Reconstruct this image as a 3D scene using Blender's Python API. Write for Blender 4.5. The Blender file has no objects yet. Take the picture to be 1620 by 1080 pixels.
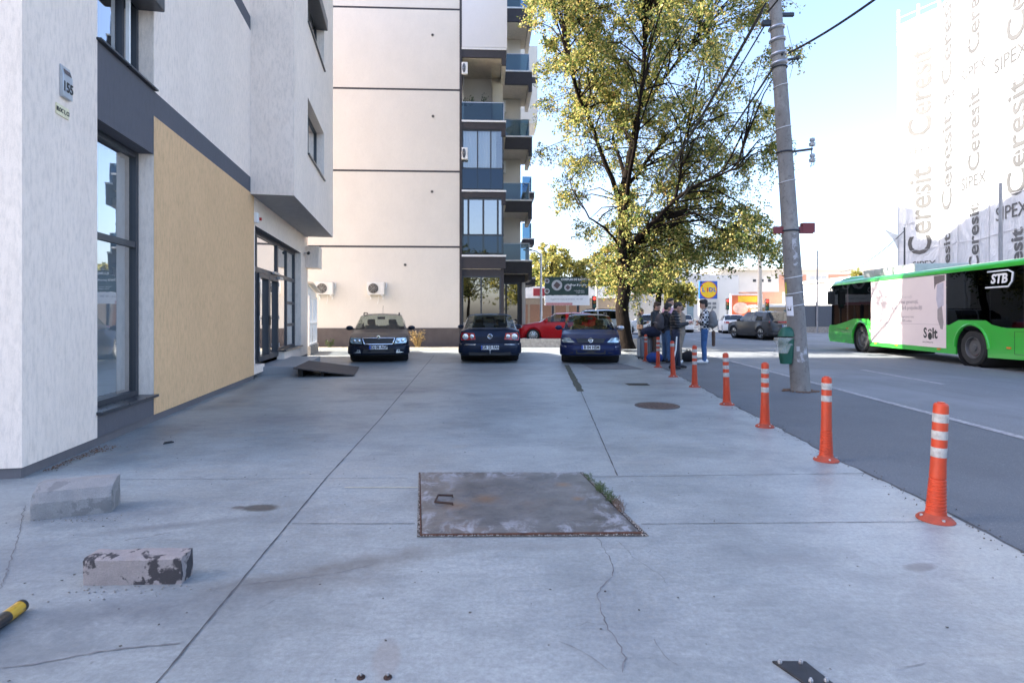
import bpy, bmesh, math, random
from mathutils import Vector, Matrix, noise as mnoise
R = math.radians
sc = bpy.context.scene
col = sc.collection
# ------------------------------------------------------------------ camera, sky, sun, exposure
EYE = 1.42
cd = bpy.data.cameras.new('camera'); cam = bpy.data.objects.new('camera', cd); col.objects.link(cam)
cam.location = (0, 0, EYE); cam.rotation_euler = (R(90), 0, 0)
cd.sensor_width = 36; cd.lens = 36 * 870 / 1620; cd.shift_y = -42 / 1620
cd.clip_start = .05; cd.clip_end = 3000
cd.dof.use_dof = True; cd.dof.focus_distance = 6.0; cd.dof.aperture_fstop = 4.5
sc.camera = cam
SUN_TO = Vector((-1, .006, 0)).normalized(); SUN_EL = R(31)
w = bpy.data.worlds.new('World'); sc.world = w; w.use_nodes = True
wn = w.node_tree
sky = wn.nodes.new('ShaderNodeTexSky'); sky.sky_type = 'NISHITA'; sky.sun_disc = False
sky.sun_elevation = SUN_EL; sky.sun_rotation = math.atan2(SUN_TO.x, SUN_TO.y)
sky.air_density = 1.0; sky.dust_density = 2.6; sky.ozone_density = 3.0
bg = wn.nodes['Background']; bg.inputs['Strength'].default_value = .15
tint = wn.nodes.new('ShaderNodeMix'); tint.data_type = 'RGBA'; tint.blend_type = 'MULTIPLY'; tint.inputs[0].default_value = 1
tint.inputs[7].default_value = (.96, .90, .92, 1)
wn.links.new(sky.outputs[0], tint.inputs[6]); wn.links.new(tint.outputs[2], bg.inputs['Color'])
sl = bpy.data.lights.new('sun', 'SUN'); sl.energy = 4.8; sl.angle = R(.55); sl.color = (1, .93, .82)
so = bpy.data.objects.new('sun', sl); col.objects.link(so)
sd = Vector((SUN_TO.x * math.cos(SUN_EL), SUN_TO.y * math.cos(SUN_EL), math.sin(SUN_EL)))
so.rotation_euler = (-sd).to_track_quat('-Z', 'Y').to_euler(); so.location = (-30, 0, 40)
sc.view_settings.view_transform = 'Standard'; sc.view_settings.look = 'None'
sc.view_settings.gamma = 1; sc.view_settings.exposure = 2.25
sc.cycles.max_bounces = 8; sc.cycles.transparent_max_bounces = 24
# ------------------------------------------------------------------ helpers
def G(px, py, z=0):           # a point of the ground read off the photograph -> metres
    Y = 870 * (EYE - z) / (py - 498)
    return Vector(((px - 810) / 870 * Y, Y, z))
def P(px, py, Y):             # a point at distance Y
    return Vector(((px - 810) / 870 * Y, Y, EYE + (498 - py) / 870 * Y))
MATS = {}
class NT:
    def __init__(s, name):
        s.m = bpy.data.materials.new(name); s.m.use_nodes = True
        s.t = s.m.node_tree; s.n = s.t.nodes; s.p = s.n['Principled BSDF']; s.out = s.n['Material Output']
        s.co = None
    def node(s, typ, **kw):
        x = s.n.new(typ)
        for k, v in kw.items(): setattr(x, k, v)
        return x
    def link(s, a, b): s.t.links.new(a, b)
    def coord(s, sc_=(1, 1, 1), loc=(0, 0, 0), rot=(0, 0, 0)):
        if s.co is None: s.co = s.node('ShaderNodeTexCoord')
        mp = s.node('ShaderNodeMapping'); mp.inputs['Scale'].default_value = sc_
        mp.inputs['Location'].default_value = loc; mp.inputs['Rotation'].default_value = rot
        s.link(s.co.outputs['Object'], mp.inputs['Vector']); return mp.outputs[0]
    def noise(s, scale, detail=4, rough=.55, stretch=(1, 1, 1), dist=0):
        x = s.node('ShaderNodeTexNoise'); x.inputs['Scale'].default_value = scale
        x.inputs['Detail'].default_value = detail; x.inputs['Roughness'].default_value = rough
        x.inputs['Distortion'].default_value = dist
        s.link(s.coord(stretch), x.inputs['Vector']); return x.outputs['Fac']
    def ramp(s, fac, stops):
        x = s.node('ShaderNodeValToRGB'); e = x.color_ramp.elements
        while len(e) < len(stops): e.new(.5)
        for i, (p, c) in enumerate(stops):
            e[i].position = p
            e[i].color = (c, c, c, 1) if not hasattr(c, '__len__') else (*c, 1)
        s.link(fac, x.inputs[0]); return x.outputs[0]
    def mix(s, fac, a, b, mode='MIX'):
        x = s.node('ShaderNodeMix', data_type='RGBA', blend_type=mode)
        for i, v in ((0, fac), (6, a), (7, b)):
            if hasattr(v, 'links') or isinstance(v, bpy.types.NodeSocket): s.link(v, x.inputs[i])
            elif i == 0: x.inputs[0].default_value = v
            else: x.inputs[i].default_value = (*v, 1)
        return x.outputs[2]
    def math(s, op, a, b=0):
        x = s.node('ShaderNodeMath', operation=op)
        for i, v in enumerate((a, b)):
            if isinstance(v, bpy.types.NodeSocket): s.link(v, x.inputs[i])
            else: x.inputs[i].default_value = v
        return x.outputs[0]
    def bump(s, h, strength=.3, dist=.01):
        x = s.node('ShaderNodeBump'); x.inputs['Strength'].default_value = strength
        x.inputs['Distance'].default_value = dist
        s.link(h, x.inputs['Height']); s.link(x.outputs[0], s.p.inputs['Normal'])
    def set(s, **kw):
        for k, v in kw.items():
            k = {'color': 'Base Color', 'rough': 'Roughness', 'metal': 'Metallic', 'coat': 'Coat Weight', 'spec': 'Specular IOR Level'}.get(k, k)
            i = s.p.inputs[k]
            if isinstance(v, bpy.types.NodeSocket): s.link(v, i)
            elif hasattr(v, '__len__') and len(v) == 3: i.default_value = (*v, 1)
            else: i.default_value = v
        return s
def mat(name, c, rough=.6, metal=0, var=.12, scale=6, bump=0, bscale=80, coat=0, spec=.5, stretch=(1, 1, 1), bdist=.004):
    if name in MATS: return MATS[name]
    n = NT(name)
    f = n.noise(scale, 5, .6, stretch)
    f = n.ramp(f, [(.25, 0.0), (.75, 1.0)])
    a = tuple(min(1, v * (1 - var)) for v in c); b = tuple(min(1, v * (1 + var)) for v in c)
    n.set(color=n.mix(f, a, b), metal=metal, coat=coat, spec=spec)
    r = n.noise(scale * 2.3, 3); rr = n.math('MULTIPLY_ADD', r, .2); rr.node.inputs[2].default_value = rough - .1
    n.set(rough=rr)
    if bump: n.bump(n.noise(bscale, 4, .6, stretch), bump, bdist)
    MATS[name] = n.m; return n.m
def glassmat(name, tint=(.5, .55, .6), fres=1.5, gl=(1, 1, 1), boost=1.0):
    if name in MATS: return MATS[name]
    n = NT(name); n.n.remove(n.p)
    tr = n.node('ShaderNodeBsdfTransparent'); tr.inputs[0].default_value = (*tint, 1)
    gs = n.node('ShaderNodeBsdfGlossy'); gs.inputs['Roughness'].default_value = .015; gs.inputs[0].default_value = (*gl, 1)
    geo = n.node('ShaderNodeNewGeometry'); dp = n.node('ShaderNodeVectorMath', operation='DOT_PRODUCT')
    n.link(geo.outputs['Normal'], dp.inputs[0]); n.link(geo.outputs['Incoming'], dp.inputs[1])
    c = n.math('SUBTRACT', 1.0, n.math('ABSOLUTE', dp.outputs['Value'])); f0 = ((fres - 1) / (fres + 1)) ** 2
    f = n.math('MULTIPLY', n.math('ADD', n.math('MULTIPLY', n.math('POWER', c, 5.0), 1 - f0), f0), boost); f.node.use_clamp = True
    nb = n.node('ShaderNodeBump'); nb.inputs['Strength'].default_value = .06; nb.inputs['Distance'].default_value = .02
    n.link(n.noise(1.1, 2), nb.inputs['Height']); n.link(nb.outputs[0], gs.inputs['Normal'])
    mx = n.node('ShaderNodeMixShader'); n.link(f, mx.inputs[0]); n.link(tr.outputs[0], mx.inputs[1]); n.link(gs.outputs[0], mx.inputs[2])
    n.link(mx.outputs[0], n.out.inputs[0]); MATS[name] = n.m; return n.m
class MB:                      # collects shapes into ONE mesh
    def __init__(s): s.v = []; s.f = []; s.mi = []; s.cur = 0; s.T = Matrix.Identity(4); s.sm = []; s.smooth = False
    def add(s, vs, fs):
        o = len(s.v); s.v += [tuple(s.T @ Vector(p)) for p in vs]
        for f in fs: s.f.append([i + o for i in f]); s.mi.append(s.cur); s.sm.append(s.smooth)
        return s
    def box(s, a, b):
        (x0, y0, z0), (x1, y1, z1) = a, b
        x0, x1 = min(x0, x1), max(x0, x1); y0, y1 = min(y0, y1), max(y0, y1); z0, z1 = min(z0, z1), max(z0, z1)
        return s.add([(x0, y0, z0), (x1, y0, z0), (x1, y1, z0), (x0, y1, z0), (x0, y0, z1), (x1, y0, z1), (x1, y1, z1), (x0, y1, z1)],
              [(0, 3, 2, 1), (4, 5, 6, 7), (0, 1, 5, 4), (1, 2, 6, 5), (2, 3, 7, 6), (3, 0, 4, 7)])
    def quad(s, *p): return s.add(p, [tuple(range(len(p)))])
    def prism(s, pts, d):      # pts: planar outline in 3D, d: thickness vector
        n = len(pts); d = Vector(d); a = [Vector(p) for p in pts]; b = [p + d for p in a]
        fs = [tuple(reversed(range(n))), tuple(range(n, 2 * n))]
        fs += [(i, (i + 1) % n, n + (i + 1) % n, n + i) for i in range(n)]
        return s.add(a + b, fs)
    def tube(s, pts, rad, n=8, cap=True):
        pts = [Vector(p) for p in pts]
        if not hasattr(rad, '__len__'): rad = [rad] * len(pts)
        vs = []; fs = []; up = None; sm = s.smooth; s.smooth = True
        for i, p in enumerate(pts):
            t = (pts[min(i + 1, len(pts) - 1)] - pts[max(i - 1, 0)]).normalized()
            if up is None:
                up = t.orthogonal().normalized()
            up = (up - t * up.dot(t)).normalized(); q = t.cross(up)
            for k in range(n):
                a = 2 * math.pi * k / n; vs.append(p + (up * math.cos(a) + q * math.sin(a)) * rad[i])
        for i in range(len(pts) - 1):
            for k in range(n):
                fs.append((i * n + k, i * n + (k + 1) % n, (i + 1) * n + (k + 1) % n, (i + 1) * n + k))
        if cap: fs.append(tuple(reversed(range(n)))); fs.append(tuple(range((len(pts) - 1) * n, len(pts) * n)))
        s.add(vs, fs); s.smooth = sm; return s
    def lathe(s, prof, n=24, cap=True):   # prof: (r, z) about local Z
        vs = []; fs = []; sm = s.smooth; s.smooth = True
        for r, z in prof:
            for k in range(n):
                a = 2 * math.pi * k / n; vs.append((r * math.cos(a), r * math.sin(a), z))
        for i in range(len(prof) - 1):
            for k in range(n):
                fs.append((i * n + k, i * n + (k + 1) % n, (i + 1) * n + (k + 1) % n, (i + 1) * n + k))
        if cap: fs.append(tuple(reversed(range(n)))); fs.append(tuple(range((len(prof) - 1) * n, len(prof) * n)))
        s.add(vs, fs); s.smooth = sm; return s
    def ball(s, c, r, n=12, m=8):
        if not hasattr(r, '__len__'): r = (r, r, r)
        vs = [(c[0], c[1], c[2] - r[2])]; fs = []; sm = s.smooth; s.smooth = True
        for i in range(1, m):
            t = math.pi * i / m
            for k in range(n):
                a = 2 * math.pi * k / n
                vs.append((c[0] + r[0] * math.sin(t) * math.cos(a), c[1] + r[1] * math.sin(t) * math.sin(a), c[2] - r[2] * math.cos(t)))
        vs.append((c[0], c[1], c[2] + r[2])); last = len(vs) - 1
        for k in range(n):
            fs.append((0, 1 + (k + 1) % n, 1 + k)); fs.append((last, last - n + k, last - n + (k + 1) % n))
        for i in range(m - 2):
            for k in range(n):
                a = 1 + i * n + k; b = 1 + i * n + (k + 1) % n; fs.append((a, b, b + n, a + n))
        s.add(vs, fs); s.smooth = sm; return s
    def wall(s, axis, at, u0, u1, z0, z1, holes=(), depth=0):
        # a sheet in the plane axis=at (axis 0: x const, u=y ; axis 1: y const, u=x) with rectangular holes and reveals of `depth`
        us = sorted({u0, u1, *[h[0] for h in holes], *[h[1] for h in holes]}); zs = sorted({z0, z1, *[h[2] for h in holes], *[h[3] for h in holes]})
        us = [u for u in us if u0 <= u <= u1]; zs = [z for z in zs if z0 <= z <= z1]
        pt = (lambda u, z, d=0: (at + d, u, z)) if axis == 0 else (lambda u, z, d=0: (u, at + d, z))
        for i in range(len(us) - 1):
            for j in range(len(zs) - 1):
                uc = (us[i] + us[i + 1]) / 2; zc = (zs[j] + zs[j + 1]) / 2
                if any(h[0] < uc < h[1] and h[2] < zc < h[3] for h in holes): continue
                s.quad(pt(us[i], zs[j]), pt(us[i + 1], zs[j]), pt(us[i + 1], zs[j + 1]), pt(us[i], zs[j + 1]))
        if depth:
            for a, b, c, d in holes:
                for p, q in (((a, c), (a, d)), ((a, d), (b, d)), ((b, d), (b, c)), ((b, c), (a, c))):
                    s.quad(pt(*p), pt(*q), pt(*q, depth), pt(*p, depth))
        return s
    def build(s, name, m, parent=None, bevel=0, sharp=35, seg=2, recalc=True):
        me = bpy.data.meshes.new(name); me.from_pydata(s.v, [], s.f)
        ms = m if isinstance(m, (list, tuple)) else [m]
        for x in ms: me.materials.append(x)
        for p, i, q in zip(me.polygons, s.mi, s.sm): p.material_index = i; p.use_smooth = q
        if recalc:
            bm = bmesh.new(); bm.from_mesh(me); bmesh.ops.recalc_face_normals(bm, faces=bm.faces); bm.to_mesh(me); bm.free()
        if any(s.sm): me.set_sharp_from_angle(angle=R(sharp))
        o = bpy.data.objects.new(name, me); col.objects.link(o)
        if parent: o.parent = parent
        if bevel:
            b = o.modifiers.new('bevel', 'BEVEL'); b.width = bevel; b.segments = seg; b.limit_method = 'ANGLE'; b.angle_limit = R(40)
            for p in me.polygons: p.use_smooth = True
            me.set_sharp_from_angle(angle=R(60))
        return o
def tag(o, label=None, cat=None, group=None, kind=None):
    if label: o['label'] = label
    if cat: o['category'] = cat
    if group: o['group'] = group
    if kind: o['kind'] = kind
    return o
def thing(name, label, cat, loc=(0, 0, 0), rz=0, group=None):
    o = bpy.data.objects.new(name, None); col.objects.link(o); o.empty_display_size = .2
    o.location = loc; o.rotation_euler = (0, 0, rz); return tag(o, label, cat, group)
def kids(o): return [c for c in bpy.data.objects if c.parent == o]
def copy_tree(o, parent=None):
    c = o.copy(); col.objects.link(c); c.parent = parent
    for ch in kids(o): copy_tree(ch, c)
    return c
FONT_CACHE = {}
def text(name, body, size, mtx, m, parent=None, align='CENTER', ext=.002, bold=0, shear=0, sx=1):
    cu = bpy.data.curves.new('t', 'FONT'); cu.body = body; cu.size = size; cu.align_x = align; cu.align_y = 'CENTER'
    cu.extrude = ext; cu.offset = bold; cu.shear = shear; cu.resolution_u = 3
    ob = bpy.data.objects.new('t', cu); me = bpy.data.meshes.new_from_object(ob); me.name = name
    bpy.data.objects.remove(ob); bpy.data.curves.remove(cu)
    me.transform(mtx @ Matrix.Diagonal((sx, 1, 1, 1))); me.materials.clear(); me.materials.append(m)
    o = bpy.data.objects.new(name, me); col.objects.link(o)
    if parent: o.parent = parent
    return o
def fr(o, x, y):              # frame: origin, x axis, y axis
    x = Vector(x).normalized(); y = Vector(y).normalized(); z = x.cross(y)
    return Matrix(((x.x, y.x, z.x, o[0]), (x.y, y.y, z.y, o[1]), (x.z, y.z, z.z, o[2]), (0, 0, 0, 1)))
def lerp(a, b, t): return a + (b - a) * t
def interp(tab, x):
    if x <= tab[0][0]: return tab[0][1]
    for (a, b), (c, d) in zip(tab, tab[1:]):
        if x <= c: return lerp(b, d, (x - a) / (c - a)) if c > a else d
    return tab[-1][1]
# ------------------------------------------------------------------ shared materials
BLACK = mat('black_plastic', (.018, .018, .02), .5)
RUBBER = mat('tyre_rubber', (.02, .02, .021), .8, var=.3)
STEEL = mat('galvanised_steel', (.45, .46, .48), .4, .8, var=.2)
WHITEP = mat('white_paint', (.78, .78, .77), .5, var=.06)
ALU = mat('alloy', (.6, .61, .63), .3, .9)
CHROME = mat('chrome', (.75, .76, .78), .15, 1)
ANTH = mat('anthracite_frame', (.035, .04, .05), .4, var=.1)
WGLASS = glassmat('window_glass', (.55, .6, .64), 1.55, boost=4.2)
# ================================================================== SETTING: ground, lot, pavement, road
def asphalt(name, c, sp=.5, patch=.25, rough=.85, stretch=(1, 1, 1)):
    n = NT(name)
    fine = n.ramp(n.noise(260, 2, .7), [(.3, 0), (.72, 1)])
    mid = n.ramp(n.noise(1.3, 6, .65, stretch), [(.3, 0), (.7, 1)])
    big = n.noise(.22, 4, .6)
    gr = n.ramp(n.noise(55, 4, .8), [(.36, 0), (.64, 1)])
    a = n.mix(fine, tuple(v * (1 - sp) for v in c), tuple(v * (1 + sp) for v in c)); a = n.mix(n.math('MULTIPLY', gr, .55), a, tuple(v * .5 for v in c)); st_ = n.ramp(n.noise(75, 2, .5), [(.62, 0), (.7, .5)]); a = n.mix(st_, a, tuple(v * 2.2 for v in c))
    a = n.mix(n.math('MULTIPLY', mid, patch), a, tuple(v * .55 for v in c))
    a = n.mix(n.ramp(big, [(.45, 0), (.62, .35)]), a, tuple(v * 1.5 for v in c))
    n.set(color=a, rough=rough); n.bump(n.noise(180, 3, .6), .5, .006); return n.m
PAVE = asphalt('pavement_asphalt', (.115, .13, .145), .45, .35)
ROAD = asphalt('road_asphalt', (.19, .205, .22), .55, .5, stretch=(2.2, .12, 1))
FAR = asphalt('far_asphalt', (.11, .11, .11), .3, .3)
def concrete_lot():
    n = NT('lot_concrete')
    big = n.ramp(n.noise(.55, 6, .62, (1, 1.2, 1), .4), [(.3, 0), (.72, 1)])
    trowel = n.ramp(n.noise(2.2, 7, .68, (.55, 2.4, 1), .9), [(.32, 0), (.7, 1)])
    swirl = n.ramp(n.noise(4.5, 8, .72, (.8, 1.3, 1), 1.6), [(.36, 0), (.66, 1)])
    grain = n.noise(300, 2, .7)
    c = n.mix(big, (.265, .30, .308), (.50, .548, .548))
    c = n.mix(n.math('MULTIPLY', trowel, .46), c, (.165, .19, .20))
    c = n.mix(n.math('MULTIPLY', swirl, .34), c, (.55, .59, .59))
    cloud = n.ramp(n.noise(.95, 8, .66), [(.47, 0), (.66, 1)]); c = n.mix(n.math('MULTIPLY', cloud, .62), c, (.165, .192, .205))
    spk = n.ramp(n.noise(120, 3, .6), [(.66, 0), (.72, 1)]); c = n.mix(n.math('MULTIPLY', spk, .6), c, (.06, .06, .065))
    scuff = n.ramp(n.noise(9, 9, .78, (.35, 2.6, 1), .5), [(.5, 0), (.68, 1)]); c = n.mix(n.math('MULTIPLY', scuff, .24), c, (.10, .11, .13))
    mot = n.ramp(n.noise(38, 5, .75), [(.3, 0), (.7, 1)]); c = n.mix(n.math('MULTIPLY', mot, .5), c, (.09, .095, .1))
    pits = n.ramp(n.noise(26, 4, .6), [(.70, 0), (.76, .6)])
    c = n.mix(pits, c, (.06, .06, .064))
    c = n.mix(n.ramp(grain, [(.35, .0), (.75, .5)]), c, (.1, .1, .1))
    wob = n.noise(5, 8, .78)
    # stains and darker patches with a shape of their own: oil spot, dirty run-off from the hatch, rust
    blobs = [((-1.86, 4.05), .15, .085, 0, .95, (.10, .095, .09)), ((-2.02, 4.06), .05, .035, 0, .8, (.11, .1, .1)),
             ((-.82, 3.16), .75, .17, .42, .75, (.19, .18, .17)), ((-1.1, 2.92), .6, .14, .1, .55, (.2, .19, .18)), ((-1.75, 2.66), .8, .2, .25, .6, (.17, .18, .2)),
             ((-.52, 2.28), .06, .16, .15, .28, (.34, .25, .2)), ((-2.75, 3.95), .8, .3, .2, .5, (.17, .19, .22)),
             ((-2.3, 3.7), .6, .08, .3, .6, (.16, .17, .19)), ((-2.9, 3.1), .8, .4, 0, .5, (.17, .2, .24)), ((-2.6, 2.3), .9, .4, .3, .55, (.15, .18, .22)),
             ((-1.9, 2.35), .8, .22, .6, .4, (.18, .2, .22)), ((.5, 2.5), .5, .5, 0, .4, (.2, .23, .26)), ((.2, 3.38), .7, .08, 0, .4, (.24, .24, .24)),
             ((-3.1, 7.4), 1.2, .5, .5, .5, (.2, .21, .24)), ((-2.2, 10.5), 1.6, .9, .2, .5, (.18, .2, .23)), ((.2, 9), 1.4, .7, 0, .3, (.22, .23, .25)),
             ((1.55, 3.2), .3, .1, .2, .3, (.24, .24, .25)), ((-4.1, 6.2), .35, 1.4, .2, .5, (.2, .19, .19)), ((-4.9, 10.5), .3, 2.2, .2, .5, (.19, .19, .2)),
             ((1.2, 5.3), .5, .12, .2, .35, (.5, .5, .5)), ((2.3, 3.1), .12, .05, .3, .7, (.2, .2, .2)), ((-.3, 14.5), 1.6, 1.2, 0, .45, (.19, .2, .22)),
             ((2.2, 15.2), 1.2, 1.0, 0, .5, (.18, .19, .2)), ((-3.7, 15), 1.3, .8, 0, .45, (.18, .19, .2))]
    for (x, y), rx, ry, a, k, cc in blobs:
        g = n.node('ShaderNodeTexGradient', gradient_type='SPHERICAL')
        mp = n.node('ShaderNodeMapping', vector_type='TEXTURE')
        mp.inputs['Location'].default_value = (x, y, 0); mp.inputs['Rotation'].default_value = (0, 0, a); mp.inputs['Scale'].default_value = (rx * 1.35, ry * 1.35, 1)
        n.link(n.co.outputs['Object'], mp.inputs['Vector']); n.link(mp.outputs[0], g.inputs['Vector'])
        hard = .3 if rx < .2 else .75
        f = n.math('ADD', g.outputs['Fac'], n.math('MULTIPLY', n.math('SUBTRACT', wob, .5), 1.5 if rx > .2 else .6))
        f = n.ramp(f, [(.2, 0), (.2 + hard, k)])
        f = n.math('MULTIPLY', f, n.math('GREATER_THAN', g.outputs['Fac'], 0.0))
        c = n.mix(f, c, tuple(v * .62 for v in cc))
    n.set(color=c, rough=n.ramp(trowel, [(0, .56), (1, .36)]), spec=.5)
    h = n.math('ADD', n.math('MULTIPLY', trowel, .5), n.math('MULTIPLY', grain, .35)); n.bump(h, .35, .008)
    return n.m
LOT = concrete_lot()
m = MB(); m.quad((-400, -60, -.05), (400, -60, -.05), (400, 900, -.05), (-400, 900, -.05))
tag(m.build('ground', FAR), kind='structure')
# edge of the lot, ragged
edge = [(2.72, -1.0), (2.8, .8)] + [tuple(G(*p)[:2]) for p in ((1620, 875), (1561, 844), (1520, 822), (1465, 793), (1378, 752), (1330, 731), (1275, 700), (1229, 675), (1162, 642), (1109, 613), (1080, 598), (1060, 587))] + [(4.05, 16.0), (4.3, 19.5), (4.45, 23.5)]
rg = random.Random(4); ed = []
for a, b in zip(edge, edge[1:]):
    L = math.dist(a, b); k = max(2, int(L / .07))
    for i in range(k):
        t = i / k; j = (mnoise.noise(Vector((a[1] + (b[1] - a[1]) * t, 0, 3)) * 5) * .035 + rg.uniform(-.008, .008))
        ed.append((lerp(a[0], b[0], t) + j, lerp(a[1], b[1], t)))
ed.append(edge[-1])
m = MB(); n_ = len(ed)
m.add([(x, y, 0) for x, y in ed] + [(-11, y, 0) for x, y in ed], [(i, n_ + i, n_ + i + 1, i + 1) for i in range(n_ - 1)])
m.add([(x, y, 0) for x, y in ed] + [(x + .012, y, -.04) for x, y in ed], [(i, i + 1, n_ + i + 1, n_ + i) for i in range(n_ - 1)])
m.quad((-11, 23.5, 0), (4.45, 23.5, 0), (4.45, 24.6, 0), (-11, 24.6, 0))
lot = tag(m.build('parking_lot', LOT), kind='structure')
def rl(Y): return 5.45 + .078 * Y
m = MB(); m.quad((2.2, -8, -.022), (rl(-8), -8, -.022), (rl(23.9), 23.9, -.022), (2.2, 23.9, -.022))
pave = tag(m.build('pavement', PAVE), kind='structure')
m = MB(); m.quad((rl(-20), -20, -.03), (40, -20, -.03), (60, 160, -.03), (rl(160) - 12, 160, -.03), (rl(40) - 8, 40, -.03), (rl(30), 30, -.03))
road = tag(m.build('road', ROAD), kind='structure')
n = NT('road_marking'); f = n.ramp(n.noise(14, 6, .75), [(.42, 0), (.6, 1)])
n.set(color=n.mix(f, (.36, .36, .365), (.19, .19, .2)), rough=.8); MARK = n.m
def strip(mb, pts, wd, z):
    for i in range(len(pts) - 1):
        a = Vector(pts[i]); b = Vector(pts[i + 1])
        w0 = wd[i] if hasattr(wd, '__len__') else wd; w1 = wd[i + 1] if hasattr(wd, '__len__') else wd
        def nrm(j):
            p = Vector(pts[max(j - 1, 0)]); q = Vector(pts[min(j + 1, len(pts) - 1)]); d = (q - p).normalized(); return Vector((-d.y, d.x))
        n0 = nrm(i) * w0 / 2; n1 = nrm(i + 1) * w1 / 2
        mb.quad((*(a - n0), z), (*(b - n1), z), (*(b + n1), z), (*(a + n0), z))
m = MB(); strip(m, [(rl(y) + .04, y) for y in range(-6, 34, 2)], .13, -.017); m.build('edge_line', MARK, road)
for y in (2.6, 11.5, 20.4, 29.3, 38.2):
    m = MB(); strip(m, [(8.15 + .075 * y, y), (8.15 + .075 * (y + 3), y + 3)], .13, -.025); m.build('lane_dash', MARK, road)
# seams, cracks and the yellow line of the lot
SEAM = mat('seam_dirt', (.075, .075, .08), .9, var=.5, scale=12)
CRACK = mat('crack_dirt', (.16, .16, .165), .9, var=.4, scale=20)
m = MB(); rg = random.Random(8)
def wob(a, b, k, j, w0=.012):
    out = []; ws = []
    for i in range(k + 1):
        t = i / k; out.append((lerp(a[0], b[0], t) + rg.uniform(-j, j), lerp(a[1], b[1], t) + rg.uniform(-j, j))); ws.append(w0 * .75 * rg.uniform(.5, 1.5))
    return out, ws
for a, b, k, j, wd in (((-1.28, 1.2), (-1.37, 2.12), 20, .002, .011), ((-1.37, 2.12), (-1.617, 4.77), 60, .002, .011), ((-1.617, 4.77), (-1.79, 7.4), 40, .002, .012), ((-1.79, 7.4), (-2.75, 19.5), 70, .003, .016),
                       ((1.28, 10.2), (.93, 4.86), 50, .002, .013), ((-3.45, 4.74), (-.9, 4.79), 40, .002, .006), ((.68, 4.82), (3.2, 4.93), 50, .002, .009),
                       ((-1.5, 3.74), (-.66, 3.74), 16, .002, .009), ((.88, 3.735), (2.93, 3.78), 40, .002, .008), ((-5.4, 11.2), (3.4, 11.4), 60, .003, .007), ((1.28, 11.4), (3.6, 11.4), 30, .003, .02)):
    p_, w_ = wob(a, b, k, j, wd); strip(m, p_, w_, .003)
m.build('seam', SEAM, lot)
m = MB()
def crack(px, wd, br=0):
    pts = [G(*p) for p in px]; out = []; ws = []
    for a, b in zip(pts, pts[1:]):
        k = max(3, int((b - a).length / .03))
        for i in range(k):
            t = i / k; out.append((lerp(a.x, b.x, t) + rg.uniform(-.008, .008), lerp(a.y, b.y, t) + rg.uniform(-.006, .006))); ws.append(wd * rg.uniform(.3, 1.3))
    strip(m, out, ws, .003)
crack([(945, 851), (969, 890), (971, 908), (944, 939), (958, 988), (976, 1010), (990, 1041), (983, 1073)], .0055)
crack([(0, 1057), (70, 1048), (120, 1038), (200, 1024), (300, 1016)], .010)
crack([(980, 858), (1005, 885), (1040, 905), (1062, 930)], .003)
crack([(958, 988), (930, 985), (900, 995)], .003)
crack([(38, 800), (30, 850), (12, 900), (0, 935)], .006)
crack([(196, 855), (240, 848), (280, 841)], .006)
crack([(380, 925), (450, 918), (540, 905), (600, 890)], .006)
crack([(1035, 1010), (1046, 1030), (1080, 1060)], .003)
m.build('crack', CRACK, lot)
m = MB(); strip(m, [(G(545, 771).x, 4.525), (G(662, 771).x, 4.525)], .018, .003); m.build('yellow_line', mat('faded_yellow', (.46, .42, .31), .8, var=.3, scale=20), lot)
m = MB(); p_, w_ = wob((1.27, 10.2), (1.55, 15.6), 60, .006, .15); strip(m, p_, [x * .5 + .075 for x in w_], .003)
m.build('drain_slot', mat('drain_moss', (.05, .055, .04), .95, var=.7, scale=9, bump=.8, bscale=40), lot)
m = MB(); m.quad((2.35, 11.05, .004), (2.78, 11.05, .004), (2.8, 11.42, .004), (2.33, 11.42, .004)); m.build('drain_grate', mat('old_iron', (.03, .03, .032), .6, .5), lot)
m = MB(); m.quad((2.1, 14.3, .004), (3.46, 14.3, .004), (3.2, 16.1, .004), (2.0, 16.1, .004)); m.build('repair_patch', mat('patch_tar', (.13, .135, .14), .85, var=.3), lot)
m = MB()
for k in range(26):
    x = rg.uniform(-3.6, 2.6); y = rg.uniform(2.2, 9) ; a = rg.gauss(.1, .5); l = rg.uniform(.04, .28); b = rg.uniform(-.3, .3); pts = [(x + math.cos(a + b * i / 5) * l * i / 5, y + math.sin(a + b * i / 5) * l * i / 5) for i in range(6)]
    strip(m, pts, [rg.uniform(.002, .007) * f for f in (.2, 1, 1.2, .8, 1, .2)], .0025)
m.build('scuff_mark', mat('scuff_dirt', (.2, .21, .22), .9, var=.3, scale=30), lot)
m = MB(); strip(m, [(x + .012, y) for x, y in ed[::2]], [.012 + .02 * rg.random() ** 2 for _ in ed[::2]], .0025); m.build('edge_dirt', mat('edge_dirt', (.06, .06, .06), .95, var=.5, scale=30), lot)
m = MB()
for k in range(1500):
    i = rg.randrange(len(ed)); x, y = ed[i]; q = rg.gauss(0, .07); r = rg.uniform(.002, .008); z = .003 if q < 0 else -.018; m.ball((x + q, y + rg.uniform(-.05, .05), z), (r, r * .8, r * .6), 5, 4)
tag(m.build('edge_grit', mat('edge_grit', (.12, .11, .1), .95, var=.6, scale=50)), 'grit and crumbs along the ragged edge between concrete and asphalt', 'grit', kind='stuff')
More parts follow.
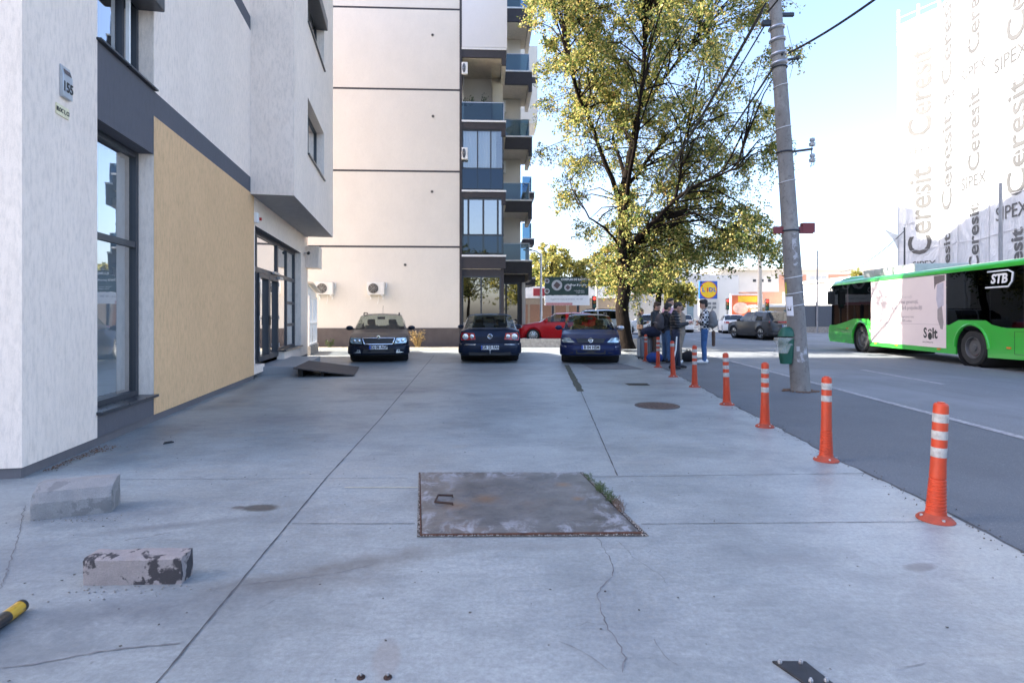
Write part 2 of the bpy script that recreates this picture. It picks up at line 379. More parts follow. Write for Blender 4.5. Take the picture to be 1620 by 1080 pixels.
# sand strip in front of the back wall, raised ground and its kerb behind the cars
n = NT('dry_sand'); n.set(color=n.mix(n.ramp(n.noise(7, 6, .7), [(.4, 0), (.6, 1)]), (.42, .36, .28), (.2, .17, .12)), rough=.95); n.bump(n.noise(30, 4), .8, .03); SAND = n.m
m = MB()
pts = [(-9, 22.9), (-7.4, 22.2), (-5, 22.5), (-4.2, 22.1), (-3, 22.3), (-2, 22.9), (0, 23.2), (.2, 24.5), (-10, 24.5), (-10, 22.9)]
m.quad(*[(x, y, .006) for x, y in pts]); tag(m.build('sand_strip', SAND), kind='structure')
m = MB(); m.box((-2.3, 24.6, -.06), (6.8, 33, .1)); tag(m.build('raised_yard', mat('yard_paving', (.3, .29, .27), .9, var=.25, scale=3)), kind='structure')
STONE = mat('old_concrete', (.36, .34, .31), .9, var=.35, scale=7, bump=.6, bscale=30)
m = MB(); m.box((.1, 24.15, -.02), (6.4, 24.58, .36)); tag(m.build('low_concrete_kerb', STONE, bevel=.02), 'low weathered concrete kerb wall in front of the red car', 'kerb')
# ================================================================== LEFT BUILDING
def plaster(name, c, streak=.5, soil=.15, warm=None, cell=55):
    n = NT(name)
    v = n.noise(cell * .42, 5, .72, (1, 1, .26)); g = n.noise(220, 2, .6)
    soiln = n.ramp(n.noise(.9, 6, .65, (1, 1, .7)), [(.35, 0), (.75, 1)])
    st = n.ramp(v, [(.46, 0), (.66, 1)])
    a = n.mix(n.math('MULTIPLY', st, streak * .6), c, tuple(x * .55 for x in c))
    a = n.mix(n.math('MULTIPLY', soiln, soil), a, tuple(x * .62 for x in c))
    fine = n.ramp(n.noise(10, 7, .75, (1, 1, .3)), [(.48, 0), (.75, 1)]); grit = n.ramp(n.noise(95, 4, .75), [(.4, 0), (.7, 1)]); a = n.mix(n.math('MULTIPLY', grit, .22 + .2 * streak * .5), a, tuple(x * .6 for x in c)); a = n.mix(n.math('MULTIPLY', fine, soil * .8), a, tuple(x * .7 for x in c))
    n.set(color=a, rough=.9, spec=.2)
    n.bump(n.math('ADD', n.math('MULTIPLY', v, 1.0), n.math('MULTIPLY', g, .35)), .55, .012); return n.m
PL_W = plaster('light_render', (.93, .80, .69), .66, .32)
PL_G = plaster('grey_render', (.125, .125, .14), .35, .15)
PL_Y = plaster('ochre_render', (.78, .515, .285), .75, .28)
PL_P = plaster('plinth_render', (.16, .155, .165), .3, .4)
PL_C = plaster('cream_render', (.73, .685, .62), .18, .2, cell=80)
SILL = mat('dark_sill', (.04, .045, .055), .3, .3)
CURT = mat('pale_blind', (.66, .68, .66), .8, var=.05, stretch=(1, 1, .1))
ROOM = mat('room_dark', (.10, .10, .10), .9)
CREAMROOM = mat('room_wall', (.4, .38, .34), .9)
ang = math.atan2(.1914, .9815)
LB = thing('corner_building', 'light rendered building with an ochre panel and overhanging bay along the left side', 'building', (-4.25, 4.77, 0), ang)
H = 17.0; UE = 14.3
win_lo = (1.19, 2.55, .36, 3.54); win_up = (1.19, 2.55, 4.38, 6.9); entry = (7.56, 13.05, .1, 3.4)
m = MB()   # the light render: pillar, reveals, upper wall, wall around the entrance, front face, back faces
m.wall(0, 0, 0, 1.19, .095, H); m.wall(0, 0, 1.19, 2.55, 4.38, H, [win_up])
for h in (win_lo, win_up):
    a, b, c, d = h
    for (p, q) in (((a, c), (a, d)), ((b, d), (b, c)), ((b, c), (a, c))): m.quad((0, *p), (0, *q), (-.24, *q), (-.24, *p))
m.wall(0, 0, 2.55, UE, 4.38, 7.53); m.wall(0, 0, 2.55, UE, 7.83, H)
m.wall(0, 0, 7.47, UE, .1, 4.05, [entry]); a, b, c, d = entry
for (p, q) in (((a, c), (a, d)), ((b, d), (b, c))): m.quad((0, *p), (0, *q), (-.24, *q), (-.24, *p))
m.quad((-14, 0, .095), (0, 0, .095), (0, 0, H), (-14, 0, H)); m.quad((-14, UE, 0), (0, UE, 0), (0, UE, H), (-14, UE, H)); m.quad((-14, 0, 0), (-14, UE, 0), (-14, UE, H), (-14, 0, H))
m.build('wall', PL_W, LB)
m = MB(); m.quad((-14, 0, H), (0, 0, H), (0, UE, H), (-14, UE, H)); m.box((-14, -.04, H), (.04, UE + .04, H + .1)); m.build('roof', SILL, LB)
m = MB()
m.wall(0, 0, 1.19, 2.55, 3.54, 4.38); m.wall(0, 0, 2.55, UE, 4.05, 4.38); m.wall(0, 0, 2.55, UE, 7.53, 7.83)
m.quad((0, 1.19, 3.54), (0, 2.55, 3.54), (-.24, 2.55, 3.54), (-.24, 1.19, 3.54)); m.quad((0, 1.19, 6.9), (0, 2.55, 6.9), (-.24, 2.55, 6.9), (-.24, 1.19, 6.9))
m.wall(0, 0, 1.19, 2.55, .095, .335)
m.quad((0, 7.56, 3.4), (0, 13.05, 3.4), (-.24, 13.05, 3.4), (-.24, 7.56, 3.4))
m.build('grey_band', PL_G, LB)
m = MB(); m.wall(0, .002, 2.55, 7.47, .1, 4.05); m.quad((0, 7.47, .1), (.002, 7.47, .1), (.002, 7.47, 4.05), (0, 7.47, 4.05)); m.build('ochre_panel', PL_Y, LB)
m = MB(); m.wall(0, -.02, 0.02, 7.56, -.03, .1); m.quad((-14, .02, -.03), (-.02, .02, -.03), (-.02, .02, .1), (-14, .02, .1)); m.build('plinth', PL_P, LB)
m = MB(); m.wall(0, -.02, 13.05, UE, -.03, .1); m.build('plinth', PL_P, LB)
# --- bay that overhangs the entrance
B0, B1, BZ = 7.2, 13.8, 4.02; bw = [(8.91, 11.72, 5.42, 6.83), (8.91, 11.72, 8.7, 10.2), (8.91, 11.72, 12, 13.4)]
m = MB(); m.wall(0, .89, B0, B1, BZ, H, bw, -.3)
m.quad((0, B0, BZ), (.89, B0, BZ), (.89, B0, H), (0, B0, H)); m.quad((0, B1, BZ), (.89, B1, BZ), (.89, B1, H), (0, B1, H)); m.quad((0, B0, H), (.89, B0, H), (.89, B1, H), (0, B1, H))
bay = m.build('bay', PL_W, LB)
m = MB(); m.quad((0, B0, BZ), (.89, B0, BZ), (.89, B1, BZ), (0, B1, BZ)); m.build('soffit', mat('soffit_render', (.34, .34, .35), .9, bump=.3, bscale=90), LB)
m = MB(); m.box((-.4, 13.85, 3.0), (.42, 14.6, 3.72)); m.build('end_beam', PL_W, LB)
def window(par, x, a, b, c, d, mulls=(), trans=(), fw=.07, name='window', blind=None, room=1.6, fm=ANTH, gm=None, roomm=None, axis=0):
    """frame as the part, glass pane and blind as its sub-parts; axis 0: plane x=const facing +x ; axis 1: plane y=const facing -y"""
    sw = (lambda p: (p[0], p[1], p[2])) if axis == 0 else (lambda p: (p[1], -p[0], p[2]))
    mb = MB()
    def bx(p, q): mb.box(sw(p), sw(q))
    bx((x - .05, a, c), (x + .02, a + fw, d)); bx((x - .05, b - fw, c), (x + .02, b, d)); bx((x - .05, a + fw, d - fw), (x + .019, b - fw, d)); bx((x - .05, a + fw, c), (x + .019, b - fw, c + fw))
    for u in mulls: bx((x - .05, u - fw / 2, c + fw), (x + .017, u + fw / 2, d - fw))
    for t in trans:
        z, u0, u1, th = t if hasattr(t, '__len__') else (t, a + fw, b - fw, fw)
        bx((x - .05, u0, z - th / 2), (x + .015, u1, z + th / 2))
    f = mb.build(name, fm, par)
    g = MB(); g.quad(*[sw(p) for p in ((x - .02, a, c), (x - .02, b, c), (x - .02, b, d), (x - .02, a, d))]); g.build('pane', gm or WGLASS, f, recalc=False)
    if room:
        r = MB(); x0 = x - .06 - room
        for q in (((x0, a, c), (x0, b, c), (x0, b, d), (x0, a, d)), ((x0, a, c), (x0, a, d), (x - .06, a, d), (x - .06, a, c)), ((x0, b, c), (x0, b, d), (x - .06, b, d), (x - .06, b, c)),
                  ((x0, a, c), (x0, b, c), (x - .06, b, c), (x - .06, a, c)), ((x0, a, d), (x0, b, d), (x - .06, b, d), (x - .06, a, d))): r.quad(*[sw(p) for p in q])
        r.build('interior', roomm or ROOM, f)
    if blind:
        for bl in blind:
            q = MB(); u0, u1, z0, z1 = bl; k = max(2, int((u1 - u0) / .06))
            for i in range(k):
                ua = lerp(u0, u1, i / k); ub = lerp(u0, u1, (i + 1) / k); xa = x - .12 - (.03 if i % 2 else 0); xb = x - .12 - (0 if i % 2 else .03)
                q.quad(*[sw(p) for p in ((xa, ua, z0), (xb, ub, z0), (xb, ub, z1), (xa, ua, z1))])
            q.build('blind', CURT, f)
    return f
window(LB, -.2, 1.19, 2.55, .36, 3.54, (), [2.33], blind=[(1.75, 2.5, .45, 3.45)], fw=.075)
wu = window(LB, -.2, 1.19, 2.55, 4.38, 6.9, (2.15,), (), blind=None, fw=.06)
m = MB(); m.box((-.16, 2.16, 4.42), (-.12, 2.2, 6.85)); m.build('casement_edge', WHITEP, wu)
m = MB(); m.box((-.19, 1.5, 5.42), (.14, 2.55, 5.72)); m.build('shutter_box', ANTH, LB, bevel=.02)
m = MB(); m.box((-.17, 1.17, .337), (.055, 2.58, .372)); m.build('sill', SILL, LB, bevel=.006)
m = MB(); m.box((-.16, 1.17, 4.383), (.05, 2.58, 4.41)); m.build('sill', SILL, LB, bevel=.005)
for i, (a, b, c, d) in enumerate(bw):
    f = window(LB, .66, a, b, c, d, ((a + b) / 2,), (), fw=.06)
    q = MB(); q.box((.68, a - .02, c - .012), (.94, b + .03, c + .022)); q.build('sill', SILL, f)
    if i: q = MB(); q.box((.64, a, d - .3), (1.0, b, d + .02)); q.build('shutter_box', ANTH, f, bevel=.02)
# --- entrance: double door, fanlights, shop window
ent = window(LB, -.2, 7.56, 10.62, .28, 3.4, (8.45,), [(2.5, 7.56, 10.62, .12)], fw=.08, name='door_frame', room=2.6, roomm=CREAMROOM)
for k, (a, b) in enumerate(((8.5, 9.52), (9.54, 10.54))):
    q = MB(); x = -.17
    q.box((x - .05, a, .3), (x + .03, a + .09, 2.42)); q.box((x - .05, b - .09, .3), (x + .03, b, 2.42)); q.box((x - .05, a + .09, 2.32), (x + .028, b - .09, 2.42)); q.box((x - .05, a + .09, .3), (x + .028, b - .09, .42))
    d = q.build('door', ANTH, LB)
    hx = b - .045 if k == 0 else a + .045
    q = MB(); q.box((x + .03, hx - .025, 1.16), (x + .045, hx + .025, 1.4)); q.tube([(x + .04, hx, 1.33), (x + .09, hx, 1.33), (x + .09, hx + (.13 if k else -.13), 1.33)], .013, 6); q.build('handle', BLACK, d)
    q = MB()
    for z in (.55, 1.3, 2.2): q.tube([(x + .04, (a if k == 0 else b), z), (x + .04, (a if k == 0 else b), z + .1)], .016, 6)
    q.build('hinge', STEEL, d)
q = MB(); q.box((-.16, 9.9, 2.50), (-.1, 10.5, 2.56)); q.box((-.14, 10.35, 2.38), (-.06, 10.75, 2.45)); q.build('door_closer', STEEL, LB)
window(LB, -.2, 10.62, 13.05, .43, 3.4, (11.85,), [(2.5, 10.7, 12.97, .11), (1.78, 11.88, 12.97, .09), (1.12, 11.88, 12.97, .09)], fw=.08, name='shop_window', blind=[(11.95, 12.95, .55, 3.3)], room=2.4, roomm=CREAMROOM)
m = MB(); m.box((-.2, 10.62, .1), (-.005, 13.05, .41)); m.build('stub_wall', PL_W, LB); m = MB(); m.box((-.2, 7.56, .1), (-.005, 8.42, .27)); m.build('stub_wall', PL_W, LB)
m = MB(); m.box((-.19, 10.55, .412), (.06, 13.12, .45)); m.build('sill', SILL, LB, bevel=.006)
def wl(x, y, z): return LB.matrix_basis @ Vector((x, y, z))
LB.matrix_basis  # (location and rotation already set)
WB = Matrix.Translation((-4.25, 4.77, 0)) @ Matrix.Rotation(ang, 4, 'Z')
def onwall(o): o.location = WB @ Vector(o.location); o.rotation_euler = (0, 0, ang); return o
# --- step and ramp
m = MB(); m.box((-.2, 8.3, -.02), (.8, 11.6, .2)); st = onwall(m.build('entrance_step', mat('terrazzo', (.27, .28, .29), .5, var=.5, scale=90), bevel=.01)); tag(st, 'grey terrazzo step under the glass entrance door', 'step')
m = MB(); m.add([(.78, 7.67, .2), (2.1, 7.67, .012), (2.05, 9.75, .012), (.78, 9.75, .2), (.78, 7.67, .222), (2.12, 7.67, .03), (2.07, 9.75, .03), (.78, 9.75, .222)], [(0, 1, 2, 3), (4, 5, 6, 7), (0, 1, 5, 4), (1, 2, 6, 5), (2, 3, 7, 6), (3, 0, 4, 7)])
rp = thing('access_ramp', 'dark sheet metal ramp leading up to the entrance step', 'ramp', WB @ Vector((0, 0, 0)), ang)
rp0 = m.build('ramp_plate', mat('ramp_steel', (.05, .044, .045), .7, .1, var=.25, scale=5), rp)
m = MB(); m.box((.85, 7.85, 0), (.95, 9.6, .17)); m.box((1.35, 7.85, 0), (1.42, 9.6, .1)); m.build('support_bar', mat('old_iron', (.03, .03, .032), .6, .5), rp)
# --- solar house number lamp, address plate, alarm, camera
hn = thing('house_number_lamp', 'small grey solar house number lamp reading 155 on the light pillar', 'house number', WB @ Vector((0, .60, 3.66)), ang); hn.scale = (.8, .68, .8)
m = MB(); m.prism([(0, -.11, -.17), (.045, -.11, -.17), (.045, -.11, .1), (.012, -.11, .22), (0, -.11, .22)], (0, .22, 0)); m.build('case', mat('silver_plastic', (.42, .45, .48), .35, .4), hn, bevel=.012)
m = MB(); m.add([(.044, -.075, .115), (.044, .085, .115), (.026, .08, .175), (.026, -.07, .175)], [(0, 1, 2, 3)]); m.add([(.047, -.075, .115), (.047, .085, .115), (.029, .08, .175), (.029, -.07, .175)], [(0, 1, 2, 3)]); m.build('solar_cell', mat('solar_blue', (.01, .015, .04), .2), hn)
text('numerals', '155', .165, fr((.048, -.005, -.045), (0, 1, 0), (0, 0, 1)), BLACK, hn, bold=.004)
pl = thing('address_plate', 'small cream address plate lettered BLOC 1, C1 below the house number', 'address plate', WB @ Vector((0, .56, 3.385)), ang); pl.scale = (1, .66, .9)
m = MB(); m.box((.002, -.15, -.055), (.012, .15, .06)); m.build('plate', mat('cream_plastic', (.75, .68, .45), .4), pl)
text('lettering', 'BLOC 1, C1', .062, fr((.014, 0, 0), (0, 1, 0), (0, 0, 1)), BLACK, pl, bold=.001)
al = thing('alarm_siren', 'white alarm siren with a red beacon beside the top of the entrance', 'alarm', WB @ Vector((0, 7.5, 3.55)), ang)
m = MB(); m.box((.002, -.06, -.1), (.09, .06, .12)); m.build('case', WHITEP, al, bevel=.015)
m = MB(); m.tube([(.03, .1, .0), (.13, .1, .0)], .035, 10); m.build('beacon', mat('red_plastic', (.5, .03, .02), .3), al)
cc = thing('security_camera', 'small dark security camera under the bay at the end of the shopfront', 'camera', WB @ Vector((0, 13.6, 3.45)), ang)
m = MB(); m.tube([(0, 0, 0), (.14, 0, .02)], .02, 6); m.build('bracket', STEEL, cc)
m = MB(); m.tube([(.14, .05, .02), (.16, -.16, -.02)], .05, 10); m.ball((.165, -.17, -.02), .045); m.build('housing', BLACK, cc)
# --- glazed porch in the gap
gp = thing('glazed_porch', 'low white framed glazed porch past the far end of the light building', 'porch', (-7.13, 19.3, 0), math.atan2(.23, 1.0))
window(gp, 0, 0, 2.25, .32, 2.1, (.75, 1.5), (1.1,), fw=.07, fm=WHITEP, room=0)
m = MB(); m.box((-.15, 0, -.02), (.06, 2.3, .31)); m.build('base_wall', STONE, gp)
m = MB(); m.add([(.15, -.1, 2.5), (.15, 2.4, 2.25), (-1.8, 2.4, 2.6), (-1.8, -.1, 2.85), (.15, -.1, 2.56), (.15, 2.4, 2.31), (-1.8, 2.4, 2.66), (-1.8, -.1, 2.91)], [(0, 1, 2, 3), (4, 5, 6, 7), (0, 1, 5, 4), (1, 2, 6, 5), (2, 3, 7, 6), (3, 0, 4, 7)]); m.build('canopy', mat('beige_metal', (.5, .46, .4), .5), gp)
m = MB(); m.quad((-.03, 0, 2.1), (-.03, 2.25, 2.1), (-.03, 2.25, 2.27), (-.03, 0, 2.5)); m.build('fascia', WHITEP, gp)
# ================================================================== APARTMENT BLOCK at the back
bang = R(2.6); BX, BY = -2.385, 25.0
AB = thing('apartment_block', 'tall cream apartment block with dark grooves and stacked glass balconies behind the cars', 'building', (BX, BY, 0), bang)
BH = 26.0; DK = mat('brown_cladding', (.035, .030, .034), .6, var=.15)
BGL = glassmat('balcony_glass', (.10, .20, .30), 1.5, (.85, .93, 1), 1.2)
grooves = [4.5, 7.92, 11.62, 15.28, 19.0]
m = MB(); zz = [.83] + grooves + [BH]
for a, b in zip(zz, zz[1:]): m.quad((-18, 0, a + (.045 if a > 1 else 0)), (0, 0, a + (.045 if a > 1 else 0)), (0, 0, b - (.045 if b < BH else 0)), (-18, 0, b - (.045 if b < BH else 0)))
m.quad((0, .02, 0), (0, 14, 0), (0, 14, BH), (0, .02, BH)); m.quad((-18, 14, 0), (0, 14, 0), (0, 14, BH), (-18, 14, BH)); m.quad((-18, 0, 0), (-18, 14, 0), (-18, 14, BH), (-18, 0, BH)); m.quad((-18, 0, BH), (0, 0, BH), (0, 14, BH), (-18, 14, BH))
m.build('wall', PL_C, AB)
m = MB()
for g in grooves: m.quad((-18, .018, g - .05), (0, .018, g - .05), (0, .018, g + .05), (-18, .018, g + .05))
m.build('groove', mat('groove_grey', (.06, .06, .07), .8), AB)
m = MB(); m.box((0, -.03, 0), (.1, .25, BH)); m.build('corner_trim', DK, AB)
m = MB(); m.box((-18, -.03, -.05), (-.003, .05, .83)); m.build('plinth', mat('plinth_brown', (.105, .09, .088), .85, var=.2, scale=2, bump=.4, bscale=60), AB)
m = MB()
for x, z in ((-1.22, 14.1), (-1.2, 10.42), (-1.24, 7.0), (-2.45, 3.68)):
    m.T = Matrix.Translation((x, .0, z)) @ Matrix.Rotation(R(90), 4, 'X'); m.lathe([(.075, -.0), (.075, .012), (.05, .014), (.05, 0)], 14, False); m.T = Matrix.Identity(4)
m.build('vent_ring', STONE, AB)
m = MB()
for x, z in ((-1.22, 14.1), (-1.2, 10.42), (-1.24, 7.0), (-2.45, 3.68)):
    m.T = Matrix.Translation((x, -.008, z)) @ Matrix.Rotation(R(90), 4, 'X'); m.lathe([(.052, 0), (.052, .003)], 14); m.T = Matrix.Identity(4)
m.build('vent_hole', BLACK, AB)
WS = mat('white_edge', (.8, .8, .8), .5, var=.05)
SOF = mat('cream_soffit', (.62, .55, .45), .9)
def slab(x0, x1, y0, y1, z0, z1, beam=.3):
    m = MB(); m.box((x0, y0, z0), (x1, y1, z1)); o = m.build('balcony_slab', DK, AB)
    m = MB(); m.box((x0 + .02, y0 + .08, z0 - .03), (x1 - .22, y1, z0 - .002)); m.build('soffit', SOF, o)
    if beam:
        m = MB(); m.box((x1 - .2, y0 + .003, z0 - beam), (x1 - .003, y0 + .12, z0 + .01)); m.build('beam_end', DK, o)
        m = MB(); m.box((x1 - .2, y0 + .12, z0 - beam), (x1 - .005, y1, z0 - .004)); m.build('beam', SOF, o)
    m = MB(); m.box((x0, y0 - .03, z1 + .002), (x1 + .02, y0 + .1, z1 + .08)); m.build('slab_edge', WS, o)
    return o
def rail(x0, x1, y0, y1, z0, z1, o, gm=None):
    m = MB(); m.quad((x0, y0, z0), (x1, y0, z0), (x1, y0, z1), (x0, y0, z1)); m.quad((x1, y0, z0), (x1, y1, z0), (x1, y1, z1), (x1, y0, z1)); m.build('balcony_glass', gm or BGL, o, recalc=False)
    m = MB(); m.box((x0, y0 - .015, z1), (x1 + .015, y0 + .02, z1 + .035)); m.box((x1 - .02, y0 + .02, z1), (x1 + .015, y1, z1 + .035)); m.box((x1 - .02, y0 - .01, z0), (x1 + .012, y0 + .02, z1)); m.build('handrail', STEEL, o)
S0, S1, SD = .1, 2.02, 4.2
def acunit(name, label, cat, loc, rz, group=None, parent=None):
    if parent: t = MB().box((-.38, -.26, .0), (.38, 0, .56)).build('air_conditioner', WHITEP, parent, bevel=.02); t.location = loc; t.rotation_euler = (0, 0, rz)
    else:
        t = thing(name, label, cat, loc, rz, group); MB().box((-.38, -.3, .0), (.38, -.04, .56)).build('case', mat('ac_case', (.68, .67, .64), .5, var=.08), t, bevel=.02)
    y = -.3 if not parent else -.26
    q = MB()
    q.T = Matrix.Translation((-.1, y - .003, .28)) @ Matrix.Rotation(R(90), 4, 'X'); q.lathe([(.225, 0), (.225, .006), (.0, .006)], 20, False); q.T = Matrix.Identity(4)
    q.build('fan_opening', BLACK, t)
    q = MB()
    for r in (.07, .12, .17, .22):
        pts = [(-.1 + r * math.cos(a), y - .016, .28 + r * math.sin(a)) for a in [k * math.pi / 10 for k in range(21)]]; q.tube(pts, .005, 4)
    for k in range(8): a = k * math.pi / 4; q.tube([(-.1, y - .016, .28), (-.1 + .23 * math.cos(a), y - .016, .28 + .23 * math.sin(a))], .005, 4)
    q.build('fan_grille', STEEL, t)
    if not parent:
        q = MB(); q.box((-.3, -.32, -.05), (-.25, .0, -.003)); q.box((.25, -.32, -.05), (.3, .0, -.003)); q.box((-.3, -.02, -.2), (-.25, 0, -.05)); q.box((.25, -.02, -.2), (.3, 0, -.05)); q.build('bracket', WHITEP, t)
        q = MB(); q.tube([(.36, -.1, .3), (.42, -.1, .33), (.44, -.03, .5), (.44, -.02, .56)], .02, 6); q.tube([(.1, -.15, -.01), (.1, -.12, -.2), (.04, -.05, -.4)], .012, 6); q.build('hose', WHITEP, t)
    return t
# stack beside the blank wall
z = .05
m = MB(); m.box((S0, .1, 3.2), (S1, .4, 3.53)); m.box((S1 - .14, .1, .1), (S1, .4, 3.2)); m.build('shop_lintel', DK, AB)
SHG = glassmat('shop_glass', (.25, .28, .3), 1.6, boost=6)
window(AB, -.12, S0, S1 - .14, .1, 3.2, (.98,), (), fw=.07, axis=1, name='shop_window', gm=SHG, room=3)
s1 = slab(S0, S1 + .08, 0, SD, 3.53, 4.07, 0)
f1 = window(AB, -.06, S0, S1 - .02, 4.18, 6.76, (S0 + .3, S0 + .98, S0 + 1.64), [(5.06, S0, S1, .08)], fw=.09, axis=1, name='balcony_window', gm=SHG, room=2, roomm=CREAMROOM)
m = MB(); m.quad((S0 + .02, .03, 4.2), (S1 - .03, .03, 4.2), (S1 - .03, .03, 5.03), (S0 + .02, .03, 5.03)); m.build('balcony_glass', BGL, f1, recalc=False)
s2 = slab(S0, S1 + .08, 0, SD, 6.76, 7.02, .32)
f2 = window(AB, -.06, S0, S1 - .02, 7.13, 9.87, (S0 + .72, S0 + 1.32), [(8.1, S0, S1, .05)], fw=.06, axis=1, name='balcony_window', blind=[(S0 + .08, S1 - .35, 8.1, 9.8)], room=2)
m = MB(); m.quad((S0 + .02, .03, 7.15), (S1 - .03, .03, 7.15), (S1 - .03, .03, 8.08), (S0 + .02, .03, 8.08)); m.build('balcony_glass', BGL, f2, recalc=False)
s3 = slab(S0, S1 + .08, 0, SD, 9.87, 10.19, .3); rail(S0, S1, .05, 2, 10.28, 11.08, s3)
s4 = slab(S0, S1 + .1, 0, SD, 13.13, 13.48, .32)
m = MB(); m.wall(1, 2.2, S0, S1, 10.19, 13.1); m.quad((S0 + 1.35, .25, 10.19), (S0 + 1.35, 2.2, 10.19), (S0 + 1.35, 2.2, 13.1), (S0 + 1.35, .25, 13.1)); m.build('loggia_wall', PL_C, AB)
m = MB(); m.box((S1 - .5, 1.9, 10.19), (S1 - .05, 2.19, 12.8)); m.build('loggia_pier', PL_C, AB)
for k, (z0, z1) in enumerate(((4.07, 6.76), (7.02, 9.87))):
    m = MB(); m.quad((S1 - .02, .06, z0), (S1 - .02, SD, z0), (S1 - .02, SD, z1), (S1 - .02, .06, z1)); m.build('side_glazing', BGL, AB, recalc=False)
m = MB(); m.box((S0 + .01, -.04, 13.57), (S1 + .14, SD, 17.2)); m.build('upper_room', plaster('white_render', (.72, .71, .72), .1, .1), AB)
for z0 in (17.3, 20.4):
    s = slab(S0, S1 + .1, 0, SD, z0, z0 + .4, 0); rail(S0, S1, .05, 2, z0 + .5, z0 + 1.4, s)
for i, (zz_, hh) in enumerate(((10.2, .42), (10.2, .3), (10.2, .5))):
    pass
m = MB(); rg = random.Random(3)
for cx_, hz in ((S0 + .15, 11.2), (S0 + .45, 11.3), (S0 + 1.0, 11.4)):
    for k in range(60):
        c = Vector((cx_ + rg.gauss(0, .07), .4 + rg.gauss(0, .07), hz + rg.gauss(0, .1))); d = Vector((rg.gauss(0, 1), rg.gauss(0, 1), rg.gauss(0, 1))).normalized() * .05; e = d.orthogonal().normalized() * .02
        m.quad(c - d, c + e, c + d, c - e)
m.build('balcony_plant', mat('balcony_leaf', (.05, .08, .035), .6), AB)
for z0 in (8.45, 12.3):
    q = acunit('', '', '', (S0 + .14, -.02, z0), R(0), parent=AB); q.scale = (.35, .6, .95)
# second stack, further back and further out
T0, T1, TY, TD = 1.95, 3.52, 4.5, 3.0
for k, (z0, z1) in enumerate(((3.66, 4.3), (6.95, 7.55), (10.34, 10.98), (13.8, 14.5), (17.2, 17.9), (20.4, 21))):
    s = slab(T0, T1 + .16, TY, TY + TD, z0, z1, .35); rail(T0, T1, TY + .03, TY + TD, z1 + .1, z1 + .95, s)
    m = MB(); m.wall(1, TY + 1.9, T0, T1 - .35, z1, z1 + 3.2); m.quad((T1 - .35, TY + 1.9, z1), (T1 - .35, TY + 5, z1), (T1 - .35, TY + 5, z1 + 3.2), (T1 - .35, TY + 1.9, z1 + 3.2)); m.build('loggia_wall', PL_C, AB)
    if k in (1, 2, 3): q = acunit('', '', '', (T0 + .2, TY + 1.85, z1 + 1.95), 0, parent=AB); q.scale = (.45, .8, 1.2)
m = MB(); m.box((T0, TY + .6, 3.2), (T1 - .2, TY + 3, 3.64)); m.box((T1 - .5, TY + .6, 0), (T1 - .36, TY + .8, 3.2)); m.build('shop_lintel', DK, AB)
m = MB(); m.box((T1 - .34, TY + .62, 0), (T1 - .16, TY + .85, 3.2)); m.build('shop_pier', PL_C, AB)
window(AB, -(TY + .7), T0, T1 - .5, .1, 3.2, (T0 + .35,), (), fw=.1, axis=1, name='shop_window', gm=SHG, room=2.2)
# third balconies and the far wing
for z0 in (6.1, 9.2):
    s = slab(3.6, 4.4, 11.5, 13.2, z0, z0 + .35, 0); rail(3.6, 4.2, 11.53, 13, z0 + .42, z0 + 1.4, s)
s = slab(3.3, 4.3, 9.5, 12, 3.3, 3.7, 0)
m = MB(); m.box((0.001, 14.01, 0), (3.6, 22, 25.9)); m.box((-18, 14.01, 0), (-.001, 22, 25.9)); m.build('rear_wing', PL_C, AB)
m = MB(); m.box((3.5, 19, 16.8), (5.3, 22, 23)); m.build('rear_bay', PL_C, AB)
m = MB(); m.box((3.48, 18.98, 20.0), (5.32, 19.3, 20.5)); m.build('rear_band', DK, AB)
CB = Matrix.Translation((BX, BY, 0)) @ Matrix.Rotation(bang, 4, 'Z')
acunit('air_conditioner', 'white air conditioner unit on the cream wall, nearer the glass entrance', 'air conditioner', CB @ Vector((-5.98, 0, 2.32)), bang, 'outdoor air conditioner units on the cream wall')
acunit('air_conditioner', 'white air conditioner unit on the cream wall, above the dark estate car', 'air conditioner', CB @ Vector((-3.72, 0, 2.32)), bang, 'outdoor air conditioner units on the cream wall')
# ================================================================== VEHICLES
def paint(name, c, coat=.8, metal=.15, rough=.4):
    if name in MATS: return MATS[name]
    n = NT(name); f = n.noise(400, 1); g = n.ramp(n.noise(2.2, 5, .65), [(.45, 0), (.7, 1)])
    a = n.mix(n.ramp(f, [(.4, 0), (.7, .35)]), c, tuple(min(1, v * 1.5 + .01) for v in c))
    a = n.mix(n.math('MULTIPLY', g, .05), a, (.16, .15, .14))
    n.set(color=a, metal=metal, coat=coat * .3, rough=rough, spec=.18); n.p.inputs['Coat Roughness'].default_value = .08
    MATS[name] = n.m; return n.m
CGLASS = glassmat('car_glass', (.55, .60, .58), 1.5, boost=.8)
DGLASS = glassmat('tinted_glass', (.12, .14, .15), 1.5, boost=1.0)
INT = mat('car_interior', (.025, .025, .028), .8); SEAT = mat('seat_cloth', (.045, .044, .045), .9)
HL = glassmat('headlamp_lens', (.85, .9, .92), 1.45, boost=1.6)
LAMPIN = mat('lamp_reflector', (.62, .66, .68), .2, .6)
REDL = mat('red_lens', (.45, .012, .015), .12, coat=.6); ORANGEL = mat('amber_lens', (.6, .2, .03), .2, coat=.5)
PLATE = mat('plate_white', (.8, .81, .82), .35, var=.02); PBLUE = mat('plate_blue', (.03, .09, .45), .4)
BUMP = mat('bumper_black', (.02, .02, .022), .6)
